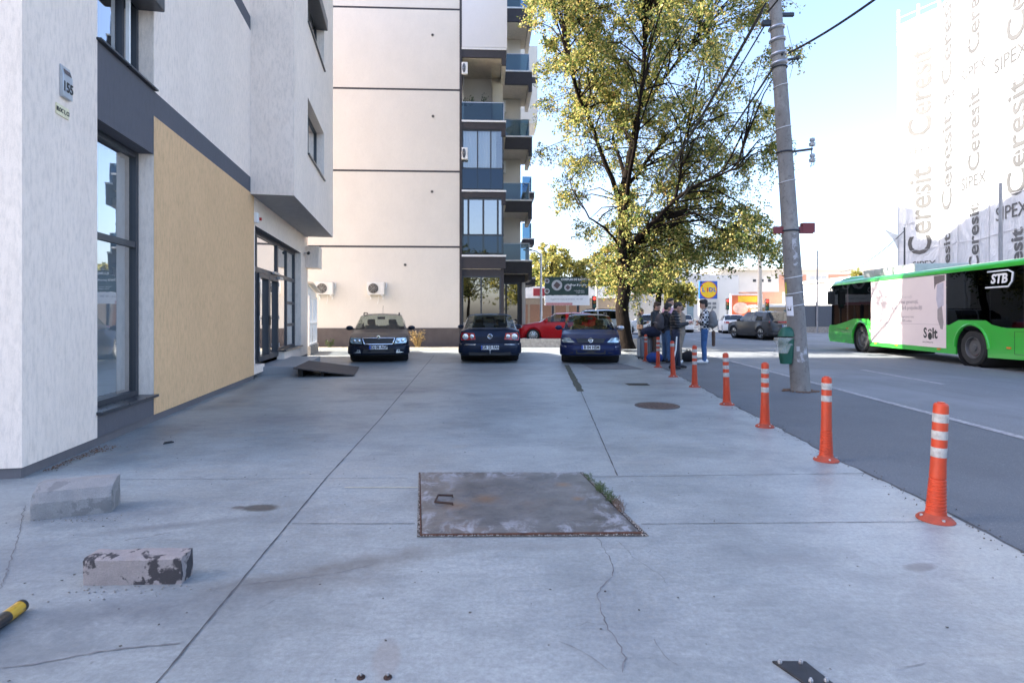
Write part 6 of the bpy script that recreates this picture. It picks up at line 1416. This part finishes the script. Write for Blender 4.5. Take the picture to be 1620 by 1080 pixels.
outline = [(800, -120), (842, 30), (858, 110), (850, 200), (846, 262), (880, 300), (905, 330), (938, 375), (958, 430), (990, 470), (1040, 468), (1078, 440), (1100, 422), (1140, 415), (1195, 408), (1238, 395), (1236, 350), (1208, 330), (1228, 290), (1215, 250), (1216, 180), (1200, 120), (1205, 40), (1190, -30), (1120, -130), (980, -170)]
gaps = [(900, 320, 40, 50, .9), (880, 250, 28, 40, .5), (1105, 95, 36, 46, .8), (1180, 130, 40, 60, .5), (1045, 240, 24, 34, .6), (960, 300, 22, 28, .7), (1120, 330, 40, 16, .7), (1170, 300, 40, 40, .55), (1010, 350, 20, 22, .6), (915, 380, 50, 40, .9), (1080, 60, 30, 30, .4), (1150, 220, 22, 30, .5), (1200, 440, 60, 30, .8)]
bigtree('street_tree', 'big yellowing street tree with a thick dark trunk behind the blue car', (989, 545), TY0, limbs, outline, gaps, 420, 4.6, 7, LEAF, twigs=13, per=28, size=.102, rr=(.45, .95), clear=True, dense=(([(930, 340), (985, 300), (1060, 330), (1100, 365), (1085, 430), (1000, 462), (955, 420)], 44, 21.6, 24.4), ([(862, 70), (930, 30), (1000, 110), (1012, 290), (935, 290), (885, 230)], 40, 18.6, 23), ([(1060, 130), (1180, 180), (1200, 280), (1090, 330), (1040, 230)], 24, 21, 25), ([(1090, 350), (1225, 350), (1225, 395), (1110, 405)], 18, 21.6, 24.6), ([(1095, 300), (1232, 300), (1236, 392), (1150, 404), (1110, 404)], 20, 22.5, 25.5)))
limbs = [([(1034, 546, 26), (1037, 500, 26), (1044, 455, 26), (1054, 412, 26), (1068, 375, 26), (1080, 340, 26), (1090, 300, 26)], .19, .04), ([(1052, 415, 26), (1085, 390, 26), (1125, 378, 25.6), (1170, 372, 25.4), (1210, 378, 25)], .08, .02), ([(1044, 450, 26), (1025, 420, 25.5), (1010, 400, 25)], .06, .02)]
outline = [(1000, 420), (1010, 360), (1050, 320), (1120, 300), (1190, 310), (1232, 350), (1238, 400), (1190, 415), (1120, 418), (1085, 440), (1040, 450), (1010, 450)]
bigtree('street_tree', 'smaller street tree with a thin leaning dark trunk just right of the big tree', (1035, 545), 26, limbs, outline, [(1130, 345, 25, 14, .6), (1060, 400, 16, 14, .6)], 46, 2.2, 12, LEAFG, twigs=11, per=16, size=.16, rr=(.5, .95))
def smalltree(label, x, y, h, r, seed, lm, name='background_tree', group='trees far behind the street', th=.35, ncl=34, per=16, size=.32, zs=.9):
    rg = random.Random(seed); t = thing(name, label, 'tree', (x, y, -.05), 0, group); tr = MB(); tr.tube([(0, 0, 0), (.1, 0, h * th), (.0, .1, h * .6), (.1, 0, h * .85)], [.22, .17, .1, .03], 8); cl = []
    for k in range(ncl):
        d = Vector((rg.gauss(0, 1), rg.gauss(0, 1), rg.gauss(0, 1))).normalized() * rg.random() ** .4; c = Vector((d.x * r, d.y * r, h * (th + (1 - th) * .52) + d.z * h * (1 - th) * .48)); cl.append((c, rg.uniform(.25, .5) * r)); tr.tube([(0, 0, h * th), c * .6 + Vector((0, 0, h * .16)), c], [.07, .04, .02], 5, False)
    tr.build('trunk', BARK, t); V = []; F = []; leaves(V, F, rg, cl, 9, per, size, .35); mk('crown', V, F, lm, t); return t
for i, (px, Y, top, wd, lm, lab) in enumerate(((872, 62, 372, 46, LEAFY, 'tall pale yellow tree behind the green billboard, left of centre'), (912, 64, 398, 44, LEAFY, 'yellow green tree behind the right half of the green billboard'), (845, 66, 405, 40, LEAFG, 'green tree at the edge of the apartment block, left of the billboard'), (950, 60, 425, 42, LEAFY, 'low yellowing tree between the billboard and the big trunk'),
        (1070, 58, 440, 46, LEAFY, 'rounded yellow green tree right of the leaning trunk'), (1020, 60, 438, 42, LEAFG, 'dark green tree between the two street trunks'), (985, 66, 415, 50, LEAFY, 'yellow tree hidden behind the big trunk'))):
    z = EYE + (498 - top) * Y / 870; smalltree(lab, (px - 810) / 870 * Y, Y, z, wd / 870 * Y * .62, 40 + i, lm)
# ================================================================== STREET BACKGROUND
def sgn(px0, px1, py0, py1, Y): a = P(px0, py1, Y); b = P(px1, py0, Y); return a.x, b.x, a.z, b.z
# green billboard
x0, x1, z0, z1 = sgn(862, 931, 438, 467, 48)
bb_ = thing('billboard', 'dark green lighting shop billboard with round pictures above a white strip', 'billboard', ((x0 + x1) / 2, 48, 0)); W2 = (x1 - x0) / 2
m = MB(); m.box((-W2, 0, z0), (W2, .15, z1)); m.build('panel', mat('billboard_green', (.018, .045, .038), .5, var=.4, scale=1), bb_)
m = MB(); zb = z0 - .03; m.box((-W2, -.02, zb - .85), (W2 + .1, .15, zb)); st2 = m.build('white_strip', WHITEP, bb_)
for x in (-1.2, 1.0): m = MB(); m.box((x - .1, .16, -.05), (x + .1, .36, z0)); m.build('post', DSTEEL, bb_)
for x in (-1.3, 0, 1.3): m = MB(); m.box((x - .05, -.4, z1), (x + .05, .1, z1 + .06)); m.build('spotlight', DSTEEL, bb_)
def tx(par, s, x, z, size, mm, nm='lettering', bold=.0, shear=0, y=-.012, al='CENTER'): return text(nm, s, size, fr((x, y, z), (1, 0, 0), (0, 0, 1)), mm, par, al, .003, bold, shear)
tx(bb_, 'CORPURI DE ILUMINAT', .80, z1 - .23, .245, WHITEP, bold=.006); tx(bb_, 'lămpi & profile', .98, z1 - .70, .24, WHITEP, shear=.3, bold=.004); tx(bb_, 'Comandă online', 1.08, z0 + .40, .13, WHITEP); tx(bb_, 'livrare rapidă', 1.2, z0 + .25, .13, WHITEP); tx(st2, 'magazin de corpuri și accesorii   021 000', 0, zb - .30, .17, mat('strip_ink', (.3, .3, .33), .5), y=-.03)
for x, z, r in ((-1.72, z1 - .35, .22), (-.85, z1 - .72, .46), (.1, z1 - .92, .31), (-1.72, z0 + .36, .24)):
    m = MB(); m.T = Matrix.Translation((x, -.003, z)) @ Matrix.Rotation(R(90), 4, 'X'); m.lathe([(r, 0), (r, .006), (0, .007)], 24); pc = m.build('round_picture', mat('picture_grey', (.42, .42, .42), .5, var=.3, scale=3), bb_)
    m = MB(); m.T = Matrix.Translation((x, -.013, z)) @ Matrix.Rotation(.7, 4, 'Y'); q = r * .5; m.box((-q, -.004, -q), (q, .0, q)); a = m.build('lamp_picture', mat('picture_dark', (.09, .06, .06), .5), pc)
m = MB(); m.box((-W2 + .1, -.03, zb - .84), (W2 - 1.4, -.021, zb - .62)); m.build('red_line', mat('pale_red', (.55, .25, .25), .5), st2)
# shop row left of the billboard
sh = thing('low_shop', 'low white shop wall with a red sign and brown panels by the apartment corner', 'shop', (1.4, 52, 0))
m = MB(); m.box((-1.2, 0, -.05), (10, 5, 3.0)); m.build('wall', mat('shop_beige', (.30, .25, .20), .8), sh); m = MB(); m.box((-1.3, -.3, 3.0), (10.1, 5.2, 4.1)); m.build('fascia', WHITEP, sh); m = MB(); m.box((.6, -.34, 3.2), (1.9, -.302, 3.9)); m.build('sign', mat('dark_red_sign', (.3, .03, .04), .5), sh)
for x in (-.9, .3, 1.5, 2.7, 4.0): m = MB(); m.box((x, -.05, .4), (x + 1.0, -.002, 2.4)); m.build('shutter', mat('brown_shutter', (.22, .12, .08), .7), sh)
def lamp(name, label, px, Y, ztop, r, mm, arm=None, group=None):
    t = thing(name, label, 'pole', ((px - 810) / 870 * Y, Y, -.05), 0, group); MB().tube([(0, 0, 0), (0, 0, ztop * .5), (0, 0, ztop)], [r, r * .85, r * .7], 12).build('shaft', mm, t)
    if arm:
        m = MB(); m.tube([(0, 0, ztop - .1), (arm * .4, -.2, ztop + .15), (arm, -.4, ztop + .2)], .05, 6); m.build('arm', mm, t); m = MB(); m.box((arm - .3, -.5, ztop + .15), (arm + .3, -.3, ztop + .25)); m.build('lamp_head', STEEL, t, bevel=.03)
    return t
CRP = mat('cream_pole', (.55, .50, .42), .8); GRP_ = mat('grey_pole', (.22, .23, .25), .6)
lamp('lamp_post', 'slim white lamp post beside the apartment corner, left of the billboard', 856, 37, 5.6, .09, WHITEP, -.9)
lamp('lamp_post', 'stout cream concrete lamp post behind the dark SUV', 1202, 46, 9.0, .2, CRP, -1.2)
lamp('thin_mast', 'thin grey mast right of the utility pole, before the pink flats', 1293, 44, 6.6, .07, GRP_)
lamp('thin_mast', 'thin dark mast in front of the left edge of the wrapped scaffold', 1431, 38, 7.5, .07, DSTEEL)
lamp('lamp_post', 'thick grey post in front of the wrapped scaffold, above the bus', 1583, 26, 7.7, .10, GRP_)
lamp('lamp_post', 'pale post seen between the billboard and the big trunk', 944, 50, 5.9, .15, CRP)
# supermarket, its sign pylon, poster board
SW = mat('store_white', (.62, .61, .58), .8, var=.06, scale=.5)
st = thing('supermarket', 'plain white supermarket building with tall narrow windows behind its sign pylon', 'building', (22.0, 66, 0))
m = MB(); m.box((-7.5, 0, -.05), (5.2, 18, 5.4)); m.add([(-7.5, .0, 5.4), (5.2, 0, 5.4), (5.2, 0, 6.0), (-7.5, 0, 7.0), (-7.5, 18, 5.4), (5.2, 18, 5.4), (5.2, 18, 6.0), (-7.5, 18, 7.0)], [(0, 1, 2, 3), (4, 5, 6, 7), (0, 4, 7, 3), (1, 5, 6, 2), (3, 2, 6, 7)]); m.build('wall', SW, st)
for x in (-6.4, -4.6, -2.8, -1.0): m = MB(); m.box((x, -.06, .8), (x + .75, -.002, 4.6)); m.build('window', mat('store_glass', (.22, .30, .33), .2), st)
x0, x1, z0, z1 = sgn(1107, 1135, 446, 471, 50)
ls = thing('supermarket_sign', 'blue supermarket sign reading LIDL in a yellow disc on a white pylon', 'sign', ((x0 + x1) / 2, 50, 0)); hw_ = (x1 - x0) / 2; zc = (z0 + z1) / 2
m = MB(); m.box((-hw_, 0, zc - hw_), (hw_, .3, zc + hw_)); m.build('panel', mat('sign_blue', (.015, .10, .45), .4), ls)
for r, mm, d in ((hw_ * .96, mat('sign_red', (.65, .03, .02), .4), .004), (hw_ * .90, mat('sign_yellow', (.85, .55, .01), .4), .010)):
    m = MB(); m.T = Matrix.Translation((0, 0, zc)) @ Matrix.Rotation(R(90), 4, 'X'); m.lathe([(r, 0), (r, d), (0, d + .001)], 36); m.build('disc', mm, ls)
SBL = MATS['sign_blue']
tx(ls, 'L', -.47, zc, .52, SBL, bold=.02, y=-.016); tx(ls, 'i', -.1, zc, .52, MATS['sign_red'], bold=.03, y=-.016, shear=-.0); tx(ls, 'D', .2, zc, .52, SBL, bold=.02, y=-.016); tx(ls, 'L', .56, zc, .52, SBL, bold=.02, y=-.016)
m = MB(); m.box((-hw_ - .05, .02, -.05), (hw_ + .15, .28, zc - hw_ - .02)); py_ = m.build('pylon', SW, ls)
for k in range(2):
    for j in range(3): m = MB(); m.box((-.55 + j * .45, -.0, zc - hw_ - .55 - k * .35), (-.2 + j * .45, .019, zc - hw_ - .32 - k * .35)); m.build('price_window', mat('price_grey', (.2, .21, .22), .4), py_)
x0, x1, z0, z1 = sgn(1156, 1206, 465, 500, 52)
pb = thing('poster_board', 'red and yellow food poster board in a white frame behind the white saloon', 'billboard', ((x0 + x1) / 2, 52, 0)); hw_ = (x1 - x0) / 2
m = MB(); m.box((-hw_, 0, z0 - .2), (hw_, .2, z1)); m.build('frame', WHITEP, pb)
m = MB(); m.box((-hw_ + .12, -.02, z0), (hw_ - .12, -.002, z1 - .12)); ps_ = m.build('poster', mat('poster_red', (.62, .14, .05), .5, var=.35, scale=.8), pb)
m = MB(); m.box((-hw_ + .7, -.03, z1 - .75), (hw_ - .15, -.021, z1 - .2)); m.build('yellow_strip', mat('poster_yellow', (.75, .48, .03), .5), ps_)
m = MB(); m.ball((-.55, -.02, z0 + .75), (.75, .02, .55), 18, 10); m.build('food_picture', mat('poster_pale', (.7, .5, .42), .5, var=.3, scale=3), ps_)
m = MB(); m.ball((.75, -.02, z0 + .65), (.5, .02, .3), 18, 10); m.build('food_picture', mat('poster_cream', (.75, .55, .35), .5, var=.3, scale=3), ps_)
for x in (-1, 1): m = MB(); m.box((x - .07, .05, -.05), (x + .07, .18, z0 - .2)); m.build('post', STEEL, pb)
def tlight(label, px, py, Y, on):
    c = P(px, py, Y); t = thing('traffic_light', label, 'traffic light', (c.x, Y, 0)); MB().tube([(0, .1, -.05), (0, .1, c.z)], .05, 8).build('post', DSTEEL, t); m = MB(); m.box((-.17, -.12, c.z - .5), (.17, .08, c.z + .5)); m.build('housing', BLACK, t, bevel=.03)
    for k, (nm, cc_) in enumerate((('red', (.9, .03, .02)), ('amber', (.25, .12, .01)), ('green', (.01, .10, .07)))):
        q = NT('signal_' + nm + on); q.set(color=cc_, rough=.3)
        if nm == on: q.p.inputs['Emission Color'].default_value = (*cc_, 1); q.p.inputs['Emission Strength'].default_value = 1.2
        m = MB(); m.T = Matrix.Translation((0, -.12, c.z + .3 - k * .3)) @ Matrix.Rotation(R(90), 4, 'X'); m.lathe([(.11, 0), (.11, .03), (.09, .035), (0, .03)], 16); m.build('lens', q.m, t)
tlight('traffic light showing red in front of the supermarket wall', 1151, 481, 49, 'red'); tlight('traffic light behind the cream lamp post, above the SUV', 1213, 482, 48, 'red'); tlight('traffic light low among the parked cars left of the big trunk', 940, 478, 44, 'red')
# box truck behind the trunks
tk = thing('box_truck', 'white and cream box truck parked behind the two tree trunks', 'truck', (12.2, 50, 0))
m = MB(); m.box((-1.9, 0, .6), (1.6, 2.4, 3.3)); m.build('cargo_box', mat('truck_cream', (.62, .57, .5), .6), tk, bevel=.04); m = MB(); m.box((1.65, .1, .5), (3.4, 2.3, 2.3)); m.build('cab', WCAR, tk, bevel=.15); m = MB(); m.box((2.3, .06, 1.4), (3.2, .09, 2.0)); m.build('cab_window', DGLASS, tk)
m = MB()
for x in (-1.6, -.5, .6): m.box((x, -.02, .62), (x + .04, -.003, 3.28))
m.build('box_rib', STEEL, tk)
for x in (-1.1, 2.6): wheel(tk, x, .15, .42, .25, -1, 0)
# pale pink flats
PF = mat('flats_white', (.60, .57, .53), .85, var=.06, scale=.6); PK = mat('flats_pink', (.50, .27, .19), .85, var=.08)
pf = thing('pink_flats', 'long low white building with salmon pink panels and a flat roof beyond the crossing', 'building', (26.5, 72, 0), R(-4))
m = MB(); m.box((0, 0, -.05), (30, 12, 7.2)); m.box((-1.2, 3, 4.6), (0, 12, 7.3)); m.build('wall', PF, pf); m = MB(); m.box((-.6, -.7, 7.2), (30.5, 12.5, 7.55)); m.build('roof', mat('flats_roof', (.62, .57, .48), .8), pf)
for a, b, c, d in ((2.2, 8.6, 2.9, 4.4), (8.2, 11.6, 4.4, 6.6), (14.4, 17.4, 4.4, 6.6), (20, 23, 4.4, 6.9), (2.2, 4, .2, 2.6)): m = MB(); m.box((a, -.05, c), (b, -.003, d)); m.build('pink_panel', PK, pf)
for k in range(3): m = MB(); m.box((4.9 + k * .95, -.04, 5.7), (5.3 + k * .95, -.003, 6.05)); m.build('vent_window', ANTH, pf)
for a, b, c, d in ((-.0, 3.0, 5.2, 6.6), (12, 14.2, 4.8, 6.4), (17.8, 19.8, 4.8, 6.4), (9, 10.4, 1.2, 3.4), (12.2, 14, 1.2, 3.2), (15, 17, 1.2, 3.2), (18.5, 21, 1.2, 3.2), (24, 28, 4.8, 6.4), (24, 28, 1.2, 3.2), (20.6, 22.4, 4.8, 6.3)):
    m = MB(); m.box((a, -.06, c), (b, -.055, d)); w_ = m.build('window', mat('flats_glass', (.45, .47, .48), .2), pf); m = MB(); k_ = max(2, int((b - a) / .7))
    for i in range(k_ + 1): m.box((lerp(a, b, i / k_) - .04, -.08, c), (lerp(a, b, i / k_) + .04, -.061, d))
    m.build('window_frame', WHITEP, w_)
m = MB(); m.box((6, -2.6, 2.5), (12, -.1, 2.75)); m.build('canopy', PF, pf)
kk = thing('kiosk', 'small beige kiosk with a canopy and blue flag behind the SUV', 'kiosk', (22.6, 50, 0))
m = MB(); m.box((0, 0, -.05), (3.2, 2.5, 2.1)); m.build('wall', mat('kiosk_beige', (.55, .45, .34), .8), kk); m = MB(); m.box((-.3, -.5, 2.12), (3.6, 2.7, 2.3)); m.build('roof', WHITEP, kk); m = MB(); m.box((.2, -.02, 1.0), (1.2, -.002, 1.9)); m.build('poster', mat('poster_yellow', (.75, .48, .03), .5), kk); m = MB(); m.box((2.1, -.02, .4), (3.0, -.002, 1.9)); m.build('window', mat('store_glass', (.22, .30, .33), .2), kk)
m = MB(); m.quad((-.9, -.6, 1.0), (-.3, -.6, .8), (-.2, -.55, 1.5), (-.7, -.6, 1.8)); m.build('flag', mat('flag_blue', (.03, .2, .55), .6), kk, recalc=False)
fn = thing('metal_fence', 'dark metal fence on a pale base wall between the concrete pole and the bus', 'fence', (23.6, 45, 0))
m = MB(); m.box((-.3, 0, -.05), (12, .3, .45)); m.build('base_wall', STONE, fn); m = MB(); m.box((-.3, .1, .45), (12, .16, 2.2)); m.build('sheet', mat('fence_grey', (.13, .15, .18), .6, .3, stretch=(12, 1, .2)), fn)
for x in (-.2, 1.3, 2.8, 4.3): m = MB(); m.box((x, .02, .45), (x + .1, .099, 2.5)); m.build('post', ANTH, fn)
hb = thing('white_hall', 'plain white hall roofline between the pink flats and the wrapped scaffold', 'building', (36, 58, 0)); m = MB(); m.box((0, 0, -.05), (26, 14, 5.2)); m.build('wall', SW, hb); m = MB(); m.box((-.3, -.3, 5.2), (26.3, 14.3, 5.5)); m.build('roof', PF, hb)
smalltree('small yellow green tree top showing over the bus roof', 30.2, 48, 5.6, .9, 77, LEAFY, ncl=14)
# ================================================================== WRAPPED SCAFFOLD BUILDING
TP = [(28.1, 40.0), (29.3, 37.7), (28.4, 35.0), (26.4, 25.8), (25.0, 19.5)]; TZ = 22.5
n = NT('white_tarp'); f = n.ramp(n.noise(.5, 6, .6, (1, 1, .4)), [(.35, 0), (.7, 1)]); n.set(color=n.mix(f, (.56, .58, .61), (.68, .69, .70)), rough=.6)
n.bump(n.noise(1.3, 6, .65, (1, 1, .4), 1.2), 1.0, .35)
t_ = n.node('ShaderNodeBsdfTranslucent'); t_.inputs[0].default_value = (.6, .6, .62, 1); mx = n.node('ShaderNodeMixShader'); mx.inputs[0].default_value = .15; n.link(n.p.outputs[0], mx.inputs[1]); n.link(t_.outputs[0], mx.inputs[2]); n.link(mx.outputs[0], n.out.inputs[0]); TARP = n.m
TG = mat('tarp_print', (.075, .074, .073), .7, var=.2, scale=1)
sb = thing('wrapped_building', 'tall scaffolded building wrapped in white printed sheeting behind the bus', 'building', (0, 0, 0))
m = MB(); m.prism([(x + 1.2, y + .6, -.05) for x, y in [(28.4, 40), (29.6, 37.7), (28.7, 35.0), (26.7, 25.8), (25.3, 19.5), (45, 17), (48, 42)]], (0, 0, TZ - 1.2)); m.build('block', mat('raw_block', (.45, .42, .4), .9), sb)
sheets = []
for k, (a, b) in enumerate(zip(TP, TP[1:])):
    a, b = Vector((*a, 0)), Vector((*b, 0)); L_ = (b - a).length; u = (b - a) / L_; nr = Vector((u.y, -u.x, 0)); nr = -nr if nr.x > 0 else nr
    nx = max(6, int(L_ / .35)); nz = 44; m = MB(); m.smooth = True; vs_ = []
    for j in range(nz + 1):
        for i in range(nx + 1):
            z = TZ * j / nz; p = a.lerp(b, i / nx); q = Vector((p.x * 1.1, p.y * 1.1, z * .35)); e = min(i, nx - i)
            d = (.015 * mnoise.noise(q * 1.2) + .008 * mnoise.noise(q * 3.1)) * min(1, e / 1.5); zz_ = z + (mnoise.noise(Vector((p.y * .9, 5, k))) * .4 if j == nz else 0); v = p + nr * d; vs_.append((v.x, v.y, zz_))
    m.add(vs_, [(j * (nx + 1) + i, j * (nx + 1) + i + 1, (j + 1) * (nx + 1) + i + 1, (j + 1) * (nx + 1) + i) for j in range(nz) for i in range(nx)])
    sheets.append((m.build('sheet', TARP, sb, sharp=80), a, b, u, nr))
for f_, (o_, a_, b_, u_, nr_) in enumerate(sheets):
    m = MB(); L_ = (b_ - a_).length; q_ = nr_ * .03
    for z in range(2, 23, 2): m.tube([a_ + q_ + Vector((0, 0, z - .12 * (i % 2) + .03 * i)) + u_ * L_ * i / 4 for i in range(5)], .018, 4)  # level lines stand in for scaffold tube shadows showing through the sheet
    k_ = max(1, int(L_ / 2.6))
    for i in range(k_ + 1): m.tube([a_ + q_ + u_ * L_ * i / k_, a_ + q_ + u_ * L_ * i / k_ + Vector((0, 0, TZ - .2))], .022, 4)
    m.build('seam', mat('sheet_seam_tube_shade', (.5, .5, .52), .7), o_)  # upright seams together with the drawn tube shadow lines
def fpt(f, px, py):
    o, a, b, u, nr = sheets[f]; k = (px - 810) / 870; t = (k * a.y - a.x) / (u.x - k * u.y); p = a + u * t; return Vector((p.x, p.y, EYE + (498 - py) / 870 * p.y)) + nr * .026
def vword(f, px, py0, py1):     # the upright word, read upwards, between two heights
    o, a, b, u, nr = sheets[f]; c = fpt(f, px, (py0 + py1) / 2); h = abs(fpt(f, px, py0).z - fpt(f, px, py1).z)
    ul = u if u.cross(Vector((0, 0, 1))).dot(nr) > 0 else -u
    text('printed_word', 'Ceresit', h / 3.05, fr(c, (0, 0, 1), -ul), TG, o, ext=.003, bold=.03)
def hword(f, px, py, wpx):
    o, a, b, u, nr = sheets[f]; c = fpt(f, px, py); wd = (fpt(f, px - wpx / 2, py) - fpt(f, px + wpx / 2, py)).length
    ul = u if u.cross(Vector((0, 0, 1))).dot(nr) > 0 else -u
    text('printed_word', 'SIPEX', wd / 2.9, fr(c, ul, (0, 0, 1)), TG, o, ext=.003, bold=.005)
for f, px, a, b in ((0, 1457, 75, 218), (0, 1457, 265, 405), (1, 1499, -20, 135), (1, 1499, 180, 335), (1, 1499, 370, 470), (2, 1542, -45, 85), (2, 1542, 143, 272), (2, 1542, 322, 430), (2, 1610, -125, 65), (2, 1610, 122, 312), (2, 1610, 360, 480)): vword(f, px, a, b)
for f, px, py, w_ in ((0, 1455, 238, 46), (0, 1455, 37, 44), (0, 1462, 418, 44), (1, 1501, 155, 22), (2, 1540, 112, 44), (2, 1598, 92, 58), (2, 1540, 287, 46), (2, 1600, 335, 60)): hword(f, px, py, w_)
for (x, y), h in ((TP[0], 1.1), (TP[1], 1.8), (((TP[0][0] + TP[1][0]) / 2, (TP[0][1] + TP[1][1]) / 2), .9), (TP[2], 1.6)): m = MB(); m.tube([(x + .1, y + .1, TZ - 1.5), (x + .1, y + .1, TZ + h)], .09, 8); m.build('scaffold_pole', WHITEP, sb)
m = MB(); m.tube([(TP[0][0] + .1, TP[0][1] + .1, TZ + .5), (TP[1][0] + .1, TP[1][1], TZ + .5), (TP[2][0] + .1, TP[2][1], TZ + .5)], .05, 6); m.build('guard_rail', STEEL, sb)
m = MB(); a = P(1421, 372, 40); m.add([tuple(a), tuple(P(1398, 362, 40)), tuple(P(1412, 378, 40)), tuple(P(1423, 400, 40))], [(0, 1, 2, 3)]); m.build('loose_flap', TARP, sb, recalc=False)
o = MB(); o.tube(sag(P(1431, 365, 38), P(1330, 430, 60), .6), .03, 5); tag(o.build('overhead_cable', WIRE), 'thin far cable sloping down from the dark mast by the wrapped scaffold', 'cable', 'overhead cables between the poles')

# trees on the near side of the street, mirrored in the shop glass and the car windows
for i, (x, y, h, r) in enumerate(((-9, -24, 10, 4.2), (-1.5, -27, 11, 4.6), (6, -25, 9.5, 4), (14, -28, 11, 4.6))): smalltree('yellowing street tree mirrored in the shop glass', x, y, h, r, 90 + i, LEAFY, name='street_side_tree', group='trees mirrored in the shop glass', ncl=40, per=16, size=.34)
